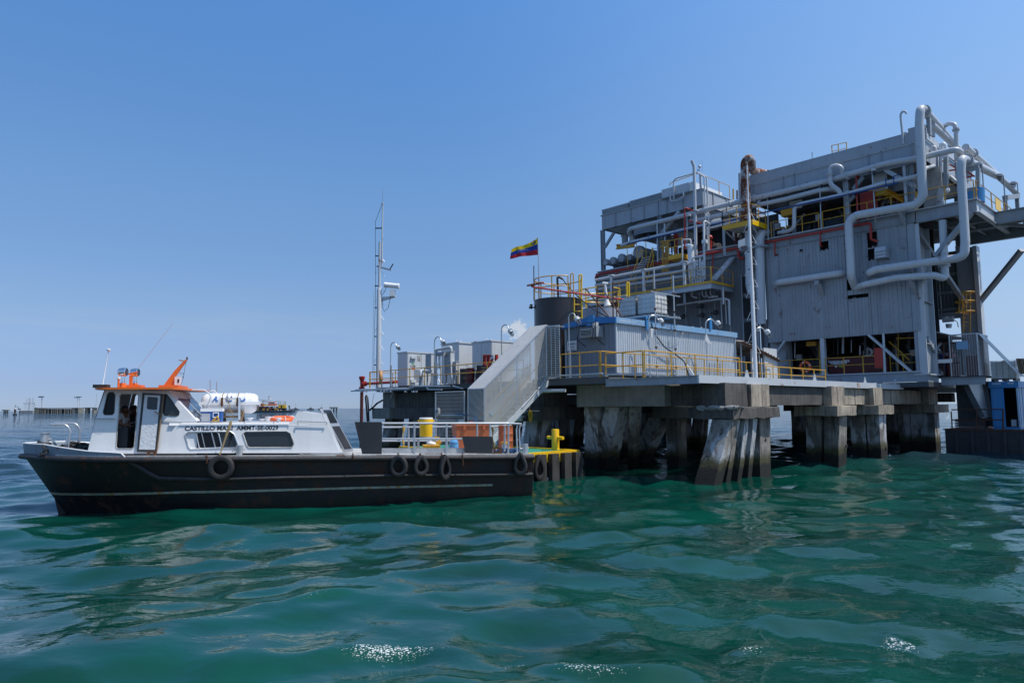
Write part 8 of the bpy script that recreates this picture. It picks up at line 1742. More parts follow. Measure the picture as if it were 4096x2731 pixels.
# big loops on the facade ------------------------------------------------------------------
TL = 21.1
lp1,rl1 = run('large silver pipe looping down the facade from the roof, bent left then down',[W(2.35,27.5,20.0),PT(*kC(872,178),TL+.7),PT(*kC(845,165),TL),PT(*kC(838,300),TL),PT(*kC(866,850),TL),PT(*kC(820,920),TL),PT(*kC(330,1005),TL),PT(*kC(283,1060),TL),PT(*kC(300,1400),TL),PT(*kD(950,640),TL),PT(*kD(990,740),TF+.3)],30,'pipe',.62,'loop_pipe',flanges=[(PT(*kC(878,190),TL+.75),ET)],n=20,bolts=20)
lp2,rl2 = run('second silver pipe loop coming down right of the corner column',[W(4.15,30.0,17.9),PT(*kK(545,640),TL+.9),PT(*kK(490,612),TL),PT(*kK(484,760),TL),PT(*kI(530,700),TL),PT(*kI(520,840),TL),PT(*kE(700,60),TL),PT(*kE(100,145),TL),PT(*kE(55,165),TL),PT(*kE(60,170),TF+.1)],28,'pipe',.62,'loop_pipe',flanges=[(PT(*kK(548,640),TL+.95),ET)],n=20,bolts=20)
run('silver pipe along the facade, flanged and turned up below the overhang',[PT(*kD(985,735),TF+.1),PT(*kD(1060,708),TL+.1),PT(*kD(1140,690),TL+.1),PT(*kE(250,205),TL+.1),PT(*kE(530,185),TL+.1),PT(*kE(610,215),TL+.5),PT(*kE(605,60),TL+.9),PT(*kI(290,480),TL+.9)],25,'pipe',.5,'loop_pipe',flanges=[(PT(*kE(604,118),TL+.8),UZ)],n=18,bolts=18)
run('short thick silver pipe lying along the clad wall',[PT(*kD(318,700),TF+.1),PT(*kD(345,690),TF-.42),PT(*kD(865,612),TF-.42),PT(*kD(885,610),TF+.1)],25,'pipe',.3,'wall_pipe',n=18)
p = PT(*kD(668,680),TF-.42); MB().box(p-UZ*.1,.3,.3,.3,ES,ET).prism([p-UZ*.2+ET*.4,p-UZ*.2-ET*.1,p-UZ*1.0+ET*.4],ES*.25).build('pipe_bracket',MT['clad'],pb,0)
for k_,x,y in ((kE,350,125),(kE,365,235),(kM,640,600)): p = PT(*k_(x,y),TF-.1); MB().prism([p-ET*.8,p+ET*.05,p+ET*.05-UZ*.8],ES*.2).build('pipe_bracket',MT['steel'],pb,0)
a = loc_(PT(*kD(1145,495),TF-.45)); b = loc_(PT(*kD(1248,400),TF-.45)); lv = thing('louvre_box','grey louvred ventilation box on the clad wall beside a hole','vent',W(a[0],TF,a[2])); MB().st(a[0],b[0],TF-.4,TF-.03,a[2],b[2]).build('box',MT['clad_box'],lv,0)
for i in range(3): z = a[2]+(b[2]-a[2])*(i+.15)/3; MB().hexa([W(a[0]+.06,TF-.55,z),W(b[0]-.06,TF-.55,z),W(b[0]-.06,TF-.41,z+.25),W(a[0]+.06,TF-.41,z+.25),W(a[0]+.06,TF-.55,z+.04),W(b[0]-.06,TF-.55,z+.04),W(b[0]-.06,TF-.41,z+.3),W(a[0]+.06,TF-.41,z+.3)]).build('louvre',MT['edge'],lv,0)
# roof: vent gooseneck, header frames, whip
run('thin gooseneck vent pipe on top of the right roof box',[PT(*kN(655,500),TF-.2),PT(*kN(622,170),TF-.2),PT(*kN(640,130),TF-.2),PT(*kN(680,130),TF-.2),PT(*kN(688,155),TF-.2)],8.5,'pipe',.25,'vent_pipe')
P_(MB().bar(PT(*kN(945,400),TF+.4),PT(*kN(938,205),TF+.4),.3,.2),'header_post','steel'); P_(MB().tube([PT(*kB(1348,270),TF),PT(*kB(1342,60),TF),PT(*kB(1341,20),TF)],.03,6,rs=[.02,.03,.04]),'lightning_rod','galv',40)
P_(MB().torus(PT(*kN(668,395),TF-.1),ET,.16,.04,16,6),'lifting_eye','edge',40); P_(MB().torus(PT(*kJ(208,140),TF-.1),ET,.16,.04,16,6),'lifting_eye','edge',40)
P_(MB().st(sx(kN,708,380),sx(kN,900,380),TF+.0,TF+2,ZR1+.02,ZR1+.3),'roof_box','clad_box')
# ================================================================ RIGHT END, GALLERY CONTENTS, INTERIOR
# back wall and far column seen through the right end
def wS(t0,t1,z0,z1,s_=None): return None
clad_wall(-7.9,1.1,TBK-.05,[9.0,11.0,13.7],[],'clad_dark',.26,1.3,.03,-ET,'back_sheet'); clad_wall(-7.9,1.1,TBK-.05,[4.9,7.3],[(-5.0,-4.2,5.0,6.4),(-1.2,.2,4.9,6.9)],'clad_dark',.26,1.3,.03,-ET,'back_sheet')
for z in (9.6,10.8,12.1): beam(W(-7.9,TBK-.12,z),W(1.1,TBK-.12,z),.18,.1,'girt','steel')
beam(W(-7.9,TBK-.2,9.15),W(1.1,TBK-.2,9.15),.45,.2,'girt','steel')
P_(MB().st(1.12,2.1,TBK-.25,TBK-.1,ZD,13.8),'far_column','steel'); P_(MB().st(2.1,2.35,TBK-.5,TBK+.3,ZD,13.8),'far_column_flange',mat('flangecream',(.42,.36,.30),.6,dirt=.3) and 'edge')
P_(MB().bar(W(1.5,TF+.3,13.2),W(1.5,TBK-.5,9.8),.25),'brace','steel'); P_(MB().bar(W(1.45,TF+.6,6.9),W(1.45,TF+4.2,4.9),.25),'brace','steel')
# overhanging deck
beam(W(4.6,26.1,14.2),W(13,26.1,14.2),.75,.3,'outrigger_beam'); beam(W(1.6,29.6,13.9),W(13,29.6,13.9),.75,.3,'outrigger_beam'); beam(W(8.6,26.2,14.15),W(8.6,36,14.15),.6,.28,'outrigger_beam','edge')
P_(MB().st(4.6,13,26.2,30,ZG-.06,ZG),'overhang_floor','steel_dark'); beam(W(1.6,25.0,14.05),W(4.5,25.0,14.05),.35,.2,'joist'); beam(W(1.6,27.0,14.05),W(4.5,27.0,14.05),.35,.2,'joist')
for s_ in (2.4,3.4,5.8,7.2): P_(MB().ibeam(W(s_,TF+.2 if s_ < 4.6 else 26.2,14.1),W(s_,29.8,14.1),.3,.15,.03),'joist','steel')
P_(MB().bar(PT(*kI(215,860),TF-.02),PT(*kI(600,395),TF-.02),.48,.2),'overhang_brace','steel'); P_(MB().bar(PT(*kC(905,1450),TF+.0),PT(*kC(850,1530),TF+.0),.4,.2),'overhang_brace','steel')
a = W(2.2,TBK-.1,9.9); b = PT(*kC(1640,1275),29.6); P_(MB().bar(a,b,.34,.22),'overhang_brace','steel')
P_(MB().bar(W(4.6,26.4,13.9),W(6.6,29.4,13.9),.18),'cross_brace','steel')
# upper headers receding along the right end
run('long silver header pipe going back along the right end of the roof',[W(2.35,23.2,20.02),W(2.35,27.6,19.98),W(2.35,30.2,19.95),W(2.35,30.9,19.9),W(2.35,31,18.6)],26,'pipe',.6,'header_pipe',flanges=[(W(2.35,27.6,19.98),ET),(W(2.35,31,19.0),UZ)],n=18,bolts=18)
run('long silver header pipe going back along the lower right end',[W(4.15,22.6,17.95),W(4.15,33,17.9),W(4.15,35.5,17.85)],26,'pipe',.6,'header_pipe',n=18,flanges=[(W(4.15,24.2,17.95),ET)],bolts=18)
run('silver pipe bridging over from the roof header and dropping through a flange',[PT(*kK(310,275),TF+3.2),PT(*kK(360,248),TF+2.9),PT(*kK(420,255),TF+2.6),PT(*kK(435,320),TF+2.6),PT(*kK(440,640),TF+2.6)],17,'pipe',.4,flanges=[(PT(*kK(433,315),TF+2.6),UZ)],n=16,bolts=14)
for i,(x,y0,y1,tt) in enumerate(((545,480,660,25),(620,560,700,25.5),(330,560,880,23.2),(270,560,880,24.2))): run('upright silver pipe between the headers at the right end, number '+['one','two','three, thickest','four'][i],ptl(kK,tt,(x,y0),(x,y1)),(15,15,17,11)[i],'pipe',flanges=[(PT(*kK(x,(y0*2+y1)/3),tt),UZ)] if i < 2 else [],group='upright pipes at the right end')
for i,(x,y) in enumerate(((295,480),(195,510))): run('small white pipe hoop over the header near the roof corner, '+['right','left']	[i]+' one',ptl(kK,TF+.2+.5*i,(x-25,y+50),(x-25,y),(x,y-25),(x+25,y),(x+25,y+60)),13-3*i,'white',.18)
run('thick pale pipe bend standing on the right end deck',[PT(*kI(265,320),TF+1.2),PT(*kI(265,190),TF+1.2),PT(*kI(285,150),TF+1.2),PT(*kI(330,165),TF+2.2)],27,'pipe',.5,n=18)
for i,(x0,y0,x1,y1,tt) in enumerate(((0,840,40,790,22.3),(370,810,440,870,24),(150,690,230,640,24.5))): run('short silver pipe piece in the right end pipework, '+['beside the loop','sloping behind the post','with a round end'][i],ptl(kK,tt,(x0,y0),(x1,y1)),15,'pipe',group='short pipes at the right end')
for i,(x0,y0,x1,y1) in enumerate(((155,672,300,645),(360,745,435,735),(365,680,430,715),(550,755,630,808),(530,820,600,805))): P_(MB().tube(ptl(kK,24.6,(x0,y0),(x1,y1)),.05,6),'red_line','red',40)
# supports, lamps, rails at the right end
for x0,y0,y1,tt in ((665,720,896,22.6),(325,610,896,22.9)): P_(MB().bar(PT(*kK(x0,y1+30),tt),PT(*kK(x0,y0),tt),.26,.2),'support_post','steel')
P_(MB().bar(PT(*kK(525,735),22.6),PT(*kK(675,712),22.6),.2,.25),'support_beam','steel'); P_(MB().bar(PS(*kI(950,240),4.5),PS(*kI(1080,225),4.5),.3,.3),'support_beam','steel')
for x in (960,1085): P_(MB().bar(PS(*kI(x+5,450),4.5),PS(*kI(x-10,235),4.5),.22),'support_post','steel')
def floodlamp(label,foot,top,head,mm='steel',size=.3):
    q = thing('floodlight',label,'lamp',foot,'floodlights on thin poles along the gallery'); MB().tube([foot,top],.035,8).build('pole',MT[mm],q); d = (head-top); MB().bar(top,head,.07).build('arm',MT['cabinet'],q,0)
    MB().lathe(head+UZ*.1,Vector((0,0,-1)),[(size*.25,0),(size*.55,.03),(size*.6,.12),(size*.5,.2)],14).build('housing',MT['cabinet'],q); MB().lathe(head-UZ*.1,Vector((0,0,-1)),[(size*.4,0),(size*.35,.18),(size*.1,.26)],12).build('lamp_glass',MT['lamp_glass'],q); return q
for i,(x0,y0,x1,y1,hx,hy,kk) in enumerate(((205,896,198,410,212,400,kJ),(800,780,782,275,795,262,kJ),(345,700,303,110,322,110,kM))): floodlamp('floodlight on a thin pole in front of the gallery, '+['leftmost','middle','rightmost']	[i]+' of three',PT(*kk(x0,y0),TF-.35),PT(*kk(x1,y1),TF-.35),PT(*kk(hx,hy),TF-.35),'galv')
for i,(x0,y0,x1,y1,hx,hy) in enumerate(((735,330,705,-130,670,-115),(965,450,930,-5,890,5),(1105,430,1078,75,1040,85))): floodlamp('floodlight on a pole at the right end deck, '+['beside the header elbow','before the yellow board','farthest right']	[i],PS(*kI(x0,y0),4.55),PS(*kI(x1,y1),4.55),PS(*kI(hx,hy),4.55),'steel',.36)
for kk,x,y in ((kF,975,530),(kF,1090,525)): P_(MB().cyl(PT(*kk(x+10,1130 if x < 1000 else 800),TF-.5),PT(*kk(x,y),TF-.5),.06,n=8),'conduit','galv',40)
floodlamp('floodlight on a thin pole above the filter vessel',PT(*kF(1440,930),TX+.4),PT(*kF(1445,420),TX+.4),PT(*kF(1470,400),TX+.4),'galv'); 
gz = ZG+.04
railing('yellow guard rail along the gallery front, left of the floodlights',[PT(*kJ(x,800),TF-.08)*1 for x in (240,)] and [W(s_,TF-.08,gz) for s_ in np.linspace(sx(kJ,240,720),sx(kJ,770,620),4)],1.1)
railing('yellow guard rail along the gallery front, behind the red riser',[W(s_,TF-.08,gz) for s_ in np.linspace(sx(kJ,815,600),1.6,5)],1.1)
railing('yellow guard rail along the right end deck',[W(1.65,TF-.05,gz),W(3.1,TF-.05,gz),W(4.55,TF-.05,gz)],1.1); railing('rusty yellow rail along the far side of the right end deck',[W(4.65,t_,gz) for t_ in (22.0,23.6,25.4,27,28.6,30.4)],1.05,'yellow_rail')
a = loc_(PS(*kI(845,250),4.75)); b = loc_(PS(*kI(910,400),4.75)); single(MB().st(4.73,4.76,a[1],b[1],b[2],a[2]+.1),'yellow_board',mat('yboard',(.75,.5,.12),.6,dirt=.2),'pale yellow board tied to the rail of the right end deck','board',W(4.75,a[1],b[2]),None,0)
tk = PT(*kI(628,260),TF+.8); single(MB().cyl(Vector((tk.x,tk.y,ZG)),PT(*kI(628,150),TF+.8),.5,n=22),'blue_drum',MT['bluepaint'],'blue drum standing on the right end deck behind the second loop','drum',Vector((tk.x,tk.y,ZG)))
P_(MB().st(1.55,2.6,TF+1.5,TF+1.56,ZG,17.4),'cream_sheet','deckwhite')
# gallery contents: engines, coolers and pipework, mostly in the shade
P_(MB().st(-8.6,1.2,26.9,27.0,ZG,17.55),'dark_backing','interior'); P_(MB().st(-19.8,-13,29.0,29.1,ZG,17.2),'dark_backing','interior'); P_(MB().st(-16.5,-9.2,26.5,26.6,ZG,17.6),'dark_backing','interior')  # near-black sheets added behind the bays to carry the gallery's shade
mk('machine',(.025,.028,.032),.5,dirt=.4); mk('machine_blue',(.015,.03,.05),.5,dirt=.4); mk('machine_red',(.14,.03,.02),.5,dirt=.4)
def engine(label,s_,t_,z,w_,d_,h_,mm,seed):
    q = thing('compressor',label,'machine',W(s_,t_,z),'machines in the shade of the building'); r = random.Random(seed)
    MB().st(s_-w_/2,s_+w_/2,t_,t_+d_,z,z+.25).build('skid',MT['steel'],q,0); MB().st(s_-w_*.4,s_+w_*.35,t_+.2,t_+d_*.8,z+.251,z+h_*.6).build('block',MT[mm],q,0)
    for i in range(4): a = s_-w_*.35+w_*.22*i; MB().cyl(W(a,t_+d_*.4,z+h_*.6),W(a,t_+d_*.4,z+h_*.8),w_*.09,n=14).build('cylinder',MT[mm],q)
    MB().cyl(W(s_+w_*.36,t_+d_*.5,z+h_*.45),W(s_+w_*.55,t_+d_*.5,z+h_*.45),h_*.28,n=20).build('fly_wheel',MT['steel_dark'],q)
    for i in range(5):
        a = s_+r.uniform(-.45,.45)*w_; t2 = t_+r.uniform(-.1,.3); MB().pipe([W(a,t2,z+.2),W(a,t2,z+h_*r.uniform(.6,1)),W(a+r.uniform(-.8,.8),t2+.4,z+h_*r.uniform(.9,1.3))],r.uniform(.04,.1),.2,8).build('pipe_stub',MT[r.choice(('steel','machine','machine','steel_dark','darkred'))],q)
    MB().box(W(s_-w_*.3,t_+.1,z+h_*.75),.35,.2,.4,ES,ET).build('gauge_box',MT['cabinet'],q,0); return q
eng = [('dark compressor engine in the gallery behind the left floodlight',-7.2,23.6,ZG,2.4,2.5,1.7,'machine',1),('dark compressor engine in the gallery between the floodlights',-4.4,23.8,ZG,2.2,2.5,1.8,'machine_blue',2),('dark machine in the gallery behind the red riser',-.9,23.5,ZG,2.4,2.5,1.6,'machine',3),('machine with red valves on the left gallery beside the worker',-14.4,23.6,ZG,2.2,2.2,1.6,'machine_red',4),('machine in the gallery below the small stack platform',-10.6,23.6,ZG,2.2,2.2,1.7,'machine',5),
       ('dark engine on the lower floor left of the middle column',-6.3,24.2,4.9,2.6,2.6,1.9,'machine',6),('dark engine on the lower floor behind the oil tank',-2.2,25.4,4.9,2.8,2.6,2.0,'machine',7),('machine on the lower floor beside the diagonal brace',.1,26.5,4.9,2.0,2.4,1.9,'machine_blue',8)]
for e in eng: engine(*e)
P_(MB().ibeam(PT(*kM(275,385),TF+.6),PT(*kM(455,350),TF+.6),.45,.3,.05),'crane_beam','yellow'); P_(MB().ibeam(PT(*kM(455,360),TF+.6),PT(*kM(650,470),TF+3.5),.4,.3,.05),'crane_beam','yellow'); P_(MB().box(PT(*kJ(430,595),TF+1),.8,.6,.45,ES,ET),'hoist_block','yellow')
P_(MB().ibeam(PT(*kF(340,895),TF+1),PT(*kF(620,860),TF+1),.4,.3,.05),'crane_beam','yellow')
p = PT(*kM(270,510),TF+.7); single(MB().box(p,.9,.5,1.7,ES,ET).box(p+UZ*.3-ET*.27,.7,.04,.8,ES,ET),'red_cabinet',MT['red'],'dull red cabinet in the gallery beside the red riser','cabinet',p-UZ*.85,None,0)
mk('plate_light',(.5,.5,.48),.6,dirt=.3); P_(MB().st(sx(kM,265,200),sx(kM,440,200),TF+.5,TF+.55,PT(*kM(350,350),TF+.5).z,ZR0+.05),'pale_panel','plate_light'); P_(MB().st(sx(kJ,385,520),sx(kJ,525,480),TF+.8,TF+.85,PT(*kJ(450,560),TF+.8).z,PT(*kJ(450,470),TF+.8).z),'pale_panel','plate_light')
# left gallery: red hydrants, yellow stairs, ladder cage, worker
for x,y0,y1 in ((1270,690,960),(1800,710,900)): 
    p = PT(*kF(x,y1),TF+.6); q = thing('fire_monitor','red fire monitor in the left gallery, '+('beside the worker' if x < 1500 else 'below the small platform rail'),'fire monitor',Vector((p.x,p.y,ZG)),'red fire monitors'); t_ = PT(*kF(x,y0),TF+.6)
    MB().cyl(Vector((p.x,p.y,ZG)),t_-UZ*.3,.14,n=12).build('stand',MT['red'],q); MB().sphere(t_-UZ*.2,.22,12,8).cyl(t_-UZ*.2,t_-UZ*.1-ET*.5,.1,n=12).build('nozzle',MT['red'],q)
cg = thing('caged_ladder','yellow caged landing and ladder left of the red riser','ladder',PT(*kF(1110,1200),TX+.5))
zf = PT(*kF(1250,1010),TX+.4).z; a0_ = loc_(PT(*kF(1145,1000),TX+.4))[0]; a1_ = loc_(PT(*kF(1360,980),TX+.4))[0]
MB().st(a0_,a1_,TX+.4,TF,zf-.35,zf).build('landing',MT['yellow'],cg,0)
for s_ in (a0_,(a0_+a1_)/2,a1_): MB().bar(W(s_,TX+.42,zf),W(s_,TX+.42,zf+1.15),.05).build('post',MT['yellow'],cg,0)
for h_ in (1.15,.6): MB().bar(W(a0_,TX+.42,zf+h_),W(a1_,TX+.42,zf+h_),.05).bar(W(a1_,TX+.42,zf+h_),W(a1_,TF,zf+h_),.05).build('rail',MT['yellow'],cg,0)
for i in range(5): x = 1060+i*22; MB().cyl(PT(*kF(x,1300),TX+.6+.1*(i % 3)),PT(*kF(x-2,815),TX+.6+.1*(i % 3)),.03,n=6).build('cage_bar',MT['yellow'],cg)
for y in (815,900,1080,1190): MB().torus(PT(*kF(1100,y),TX+.7),UZ,.42,.03,18,6).build('cage_hoop',MT['yellow'],cg)
MB().bar(PT(*kF(1265,1010),TX+.6),PT(*kF(1360,1150),TF-.1),.14).build('bracket',MT['edge'],cg,0)
ys = thing('yellow_stairs','steep stairs with yellow hand rails between the middle platform and the left gallery','stairs',PT(*kF(560,1400),TF-.9))
for x0,x1,o in ((575,735,0),(790,905,.0)): 
    a,b = PT(*kF(x0-20,1400),TF-1.0),PT(*kF(x1,925 if x1 < 800 else 900),TF-.4); MB().bar(a,b,.06).build('hand_rail',MT['yellow'],ys,0); MB().bar(a+UZ*-.55+ES*.1,b+UZ*-.6+ES*.1,.06).build('hand_rail',MT['yellow'],ys,0); MB().bar(b,b-UZ*2.2,.06).build('rail_post',MT['yellow'],ys,0)
a,b = PT(*kF(680,1290),TF-.9),PT(*kF(830,1060),TF-.4)
for i in range(7): p = a+(b-a)*(i/6); MB().box(p,.9,.28,.04,ES,ET).build('tread',MT['galv'],ys,0)
railing('yellow guard rail in front of the bolted vessel heads',ptl(kF,TF-.6,(512,1225),(660,1195),(805,1165)),2.0,mid=1.1)
cols_w = dict(shirt=mat('navy',(.01,.014,.03),.85,dirt=.2),trousers=mat('navy2',(.01,.014,.03),.85,dirt=.2),skin=MT['skin'],shoes=MT['print_black'])
hp = PT(*kF(1222,770),TX+1.0); person('person in dark overalls and white helmet on the yellow caged landing',W(loc_(hp)[0],TX+1.0,zf),math.atan2(-ET.y,-ET.x)-math.pi/2,dict(wrl=(.2,.25,1.05),hal=(.18,.32,1.04)),cols_w,helmet=MT['white_clean'])
# thin railings seen against the sky at the far left
railing('thin dark guard rail seen against the sky behind the left column',[W(s_,27.5,16.05) for s_ in (-22.8,-20.9,-19.0)],1.1,'steel_dark'); P_(MB().st(-22.9,-18.5,27.4,29,15.95,16.05),'catwalk','steel_dark')
P_(MB().st(sx(kF,335,700),sx(kF,425,700),TF+1.8,TF+1.9,PT(*kF(380,900),TF+1.8).z,18.2),'stub_wall','clad_dark')
p = PT(*kF(470,790),TF+1.5); single(MB().cyl(p-UZ*.35,p+UZ*.35,.28,n=16).cyl(p+UZ*.35,p+UZ*.42,.36,n=16),'motor',MT['clad_box'],'round grey fan motor between the left pipes','motor',p)
# ---------------- lower floor contents
p = PT(*kH(470,600),TF+1.4); dv = thing('vertical_vessel','big round grey vessel standing under the left end of the clad wall','vessel',Vector((p.x,p.y,4.5))); rv = 170/2.94*(p-CAM).dot(fw)/F; MB().cyl(Vector((p.x,p.y,4.4)),Vector((p.x,p.y,9)),rv,n=40).build('shell',MT['clad_box'],dv); MB().box(Vector((p.x,p.y,6.4))+ES*rv*.8-ET*rv*.5,.3,.3,.5,ES,ET).build('junction_box',MT['steel'],dv,0)
oa,ob_ = loc_(PT(*kH(1075,700),TF+1.2)),loc_(PT(*kH(1640,520),TF+1.2)); ot = thing('oil_tank','long dark red oil tank with white lettering on the lower floor','tank',W(oa[0],TF+1.2,4.9)); MB().st(oa[0],ob_[0],TF+1.2,TF+3.2,4.95,ob_[2]).build('tank',MT['darkred'],ot,0); MB().st(oa[0]-.05,ob_[0]+.05,TF+1.15,TF+3.25,ob_[2],ob_[2]+.05).build('lid',MT['darkred'],ot,0)
for i,(tx,y) in enumerate((('TANQUE ACEITE',585),('LUBRICANTE',597),('1 MELLO-B-1',609))):
    p = PT(*kH(1192,y),TF+1.18); text_mb(tx,.17,lambda x,yy,p=p: p+ES*x*1.05+UZ*yy,'CENTER',.008).build('lettering',MT['print_white'],ot,0,False)
for i,cc in enumerate(('print_white','red','labelgreen','yellow')): p = PT(*kH(1158+i*25,633),TF+1.17); MB().box(p,.13,.01,.13,(ES+UZ).normalized() if i < 2 else ES,ET,(UZ-ES).normalized() if i < 2 else UZ).build('hazard_mark',MT[cc],ot,0)
c = PT(*kH(797,640),TF-.2); lr = thing('life_ring','orange life ring hanging on the rail of the lower floor','life ring',c-UZ*.4); rlr = 56/2.94*(c-CAM).dot(fw)/F; MB().torus(c,ET,rlr,rlr*.27,30,10).build('ring',MT['lifering'],lr)
for a in (20,110,200,290): MB().torus(c+(ES*math.cos(R(a))+UZ*math.sin(R(a)))*rlr,ES*-math.sin(R(a))+UZ*math.cos(R(a)),rlr*.28,.02,12,6).build('band',MT['white_clean'],lr)
railing('yellow guard rail on the lower floor with the orange life ring',[W(s_,TF-.03,4.93) for s_ in np.linspace(sx(kH,450,640),SCM-.2,4)],1.05); railing('yellow guard rail on the lower floor in front of the oil tank',[W(s_,TF-.03,4.93) for s_ in np.linspace(SCM+.15,sx(kH,1715,600),4)],1.05); railing('yellow guard rail on the lower floor right of the drain pipe',[W(s_,TF+.4,4.93) for s_ in np.linspace(sx(kH,1770,600),.9,3)],1.05)
p = PT(*kH(1675,535),TF+.1); single(MB().box(p,.55,.3,1.25,ES,ET).box(p-ET*.16,.45,.02,1.1,ES,ET),'red_box',MT['red'],'red hose cabinet behind the lower floor rail beside the drain pipe','cabinet',p-UZ*.6,None,0)
p = PT(*kH(1539,467),TF+1.5); single(MB().torus(p,ET,.22,.07,20,8),'pipe_end',MT['pipe'],'round pale pipe end above the dark red oil tank','pipe',p)
for i,(x,y0,y1,mm) in enumerate(((675,340,540,'pipe'),(945,330,520,'machine'),(965,330,530,'yellow'),(1130,320,500,'machine'),(1180,300,500,'machine'),(1240,290,480,'pipe'),(1340,320,470,'pipe'),(1440,390,500,'galv'),(1500,280,500,'machine'),(1890,230,680,'yellow'),(2010,240,480,'machine'),(1600,300,500,'machine'))):  # machine-toned uprights: yellow swapped for near-black to carry the floor's shade
    tt = TF+1.0+.4*(i % 4); single(MB().cyl(PT(*kH(x,y0),tt),PT(*kH(x,y1),tt),.03+.02*(i % 3),n=10),'upright_pipe',MT[mm],'upright '+{'pipe': 'grey','yellow': 'yellow','machine': 'dark','galv': 'silver'}[mm]+' pipe in the shaded lower floor, '+('beside the big vessel','first of two left of the middle column','second of two left of the middle column','just right of the middle column','second right of the middle column','third right of the middle column','near the middle of the oil tank','behind the oil tank rail','below the beam of the diagonal brace','right of the diagonal brace, full height','farthest right','left of the red hose cabinet')[i],'pipe',PT(*kH(x,y1),tt),'upright pipes among the lower floor machines')
P_(MB().bar(PT(*kH(1780,340),TF+2),PT(*kH(2020,560),TF+3),.08),'stair_rail','yellow'); P_(MB().bar(PT(*kH(1870,305),TF+1.2),PT(*kH(2080,295),TF+1.2),.1,.05),'lamp_bar','yellow'); P_(MB().bar(PT(*kH(820,370),TF+1.5),PT(*kH(930,365),TF+1.5),.3),'hoist_block','yellow')
m = MB()
# ---------------- right side stair landing, workers, red drums
ld2 = thing('side_landing','dark steel landing with mesh cage beside the corner column','landing',W(3.5,24.5,4.6))
MB().st(1.75,3.95,23.9,26.5,4.52,4.6).build('floor',MT['steel_dark'],ld2,0); MB().ibeam(W(1.75,23.85,4.3),W(4.0,23.85,4.3),.42,.15).build('front_beam',MT['steel'],ld2,0)
kr2 = K(3450,1000,1.845)
zc_ = PT(*kr2(700,625),24).z; sA,sB = loc_(PT(*kr2(650,800),24))[0],loc_(PT(*kr2(855,800),24))[0]
m = MB()
for z in np.arange(4.7,zc_,.12): m.bar(W(sA,24,z),W(sB,24,z),.012); m.bar(W(sB,24,z),W(sB,26.4,z),.012)
for f in np.linspace(0,1,12): m.bar(W(sA+(sB-sA)*f,24,4.6),W(sA+(sB-sA)*f,24,zc_),.012)
for f in np.linspace(0,1,22): m.bar(W(sB,24+2.4*f,4.6),W(sB,24+2.4*f,zc_),.016)
o = m.build('cage_mesh',MT['galv'],ld2,0); o['kind'] = 'stuff'
MB().tube([W(sA,24,zc_),W(sB,24,zc_),W(sB,26.4,zc_)],.04,8).tube([W(sB,24,4.6),W(sB,24,zc_)],.04,8).tube([W(sA,24,4.6),W(sA,24,zc_)],.04,8).build('cage_frame',MT['galv'],ld2)
MB().prism([W(sB+.02,24.2,zc_),W(sB+1.9,24.2,zc_-2.6),W(sB+1.9,25.4,zc_-2.6),W(sB+.02,25.4,zc_)],UZ*.03).build('stair_roof',MT['sheet'],ld2,0)
a,b = loc_(PT(*kr2(695,735),23.95)),loc_(PT(*kr2(778,670),23.95)); MB().st(a[0],b[0],23.93,23.96,a[2],b[2]).build('blue_plate',MT['lightblue'],ld2,0)
for x,y0 in ((545,690),(600,690),(655,700)): p = PT(*kr2(x,900),24.0); MB().bar(Vector((p.x,p.y,4.6)),PT(*kr2(x,y0),24.0),.05).build('rail_post',MT['rusty'],ld2,0)
for y in (690,765,835): MB().bar(PT(*kr2(535,y),24.0),PT(*kr2(720,y-4),24.0),.045).build('rail',MT['rusty' if y < 700 else 'steel_dark'],ld2,0)
def drum2(label,x,y0,y1,wpx,mm,tt): 
    p = PT(*kr2(x,y1),tt); r = wpx/1.845/2*(p-CAM).dot(fw)/F; q = thing('steel_drum',label,'drum',Vector((p.x,p.y,4.61)),'red drums on the side landing'); h_ = PT(*kr2(x,y0),tt).z-4.61; MB().lathe(Vector((p.x,p.y,4.61)),UZ,[(r,0),(r,h_*.32),(r*1.04,h_*.34),(r,h_*.36),(r,h_*.65),(r*1.04,h_*.67),(r,h_*.69),(r,h_),(r*.9,h_)],20).build('shell',MT[mm],q); MB().cyl(Vector((p.x,p.y,4.61+h_-.02)),Vector((p.x,p.y,4.61+h_-.01)),r*.9,n=18).build('lid',MT[mm],q)
drum2('dark red drum beside the worker in blue on the side landing',650,780,905,60,'darkred',24.6); drum2('dark red drum between the posts on the side landing',697,790,905,45,'darkred',24.9); drum2('dark red drum inside the mesh cage on the side landing',815,780,905,75,'darkred',24.7)
bl = dict(shirt=mat('royal',(.012,.03,.14),.85,dirt=.2),trousers=mat('royal2',(.012,.03,.14),.85,dirt=.2),skin=MT['skin'],shoes=MT['print_black']); fy = math.atan2(-ES.y,-ES.x)-math.pi/2
p = PT(*kr2(608,900),24.45); person('person in blue overalls and pale helmet on the side landing',Vector((p.x,p.y,4.61)),fy+.4,dict(waist=(0,.06,1.12),chest=(0,.16,1.33),neck=(0,.22,1.46),head=(0,.27,1.57),crown=(0,.28,1.67),shl=(.19,.16,1.40),shr=(-.19,.16,1.40),wrl=(.2,.45,1.0),hal=(.18,.52,.98),wrr=(-.2,.45,1.0),har=(-.18,.52,.98)),bl,helmet=MT['print_grey'])
p = PT(*kr2(665,900),25.3); person('person in red and orange work clothes and red helmet behind the drums',Vector((p.x,p.y,4.61)),fy-.6,dict(),dict(shirt=MT['red'],trousers=MT['darkred'],skin=MT['skin'],shoes=MT['print_black']),helmet=MT['lifering'])
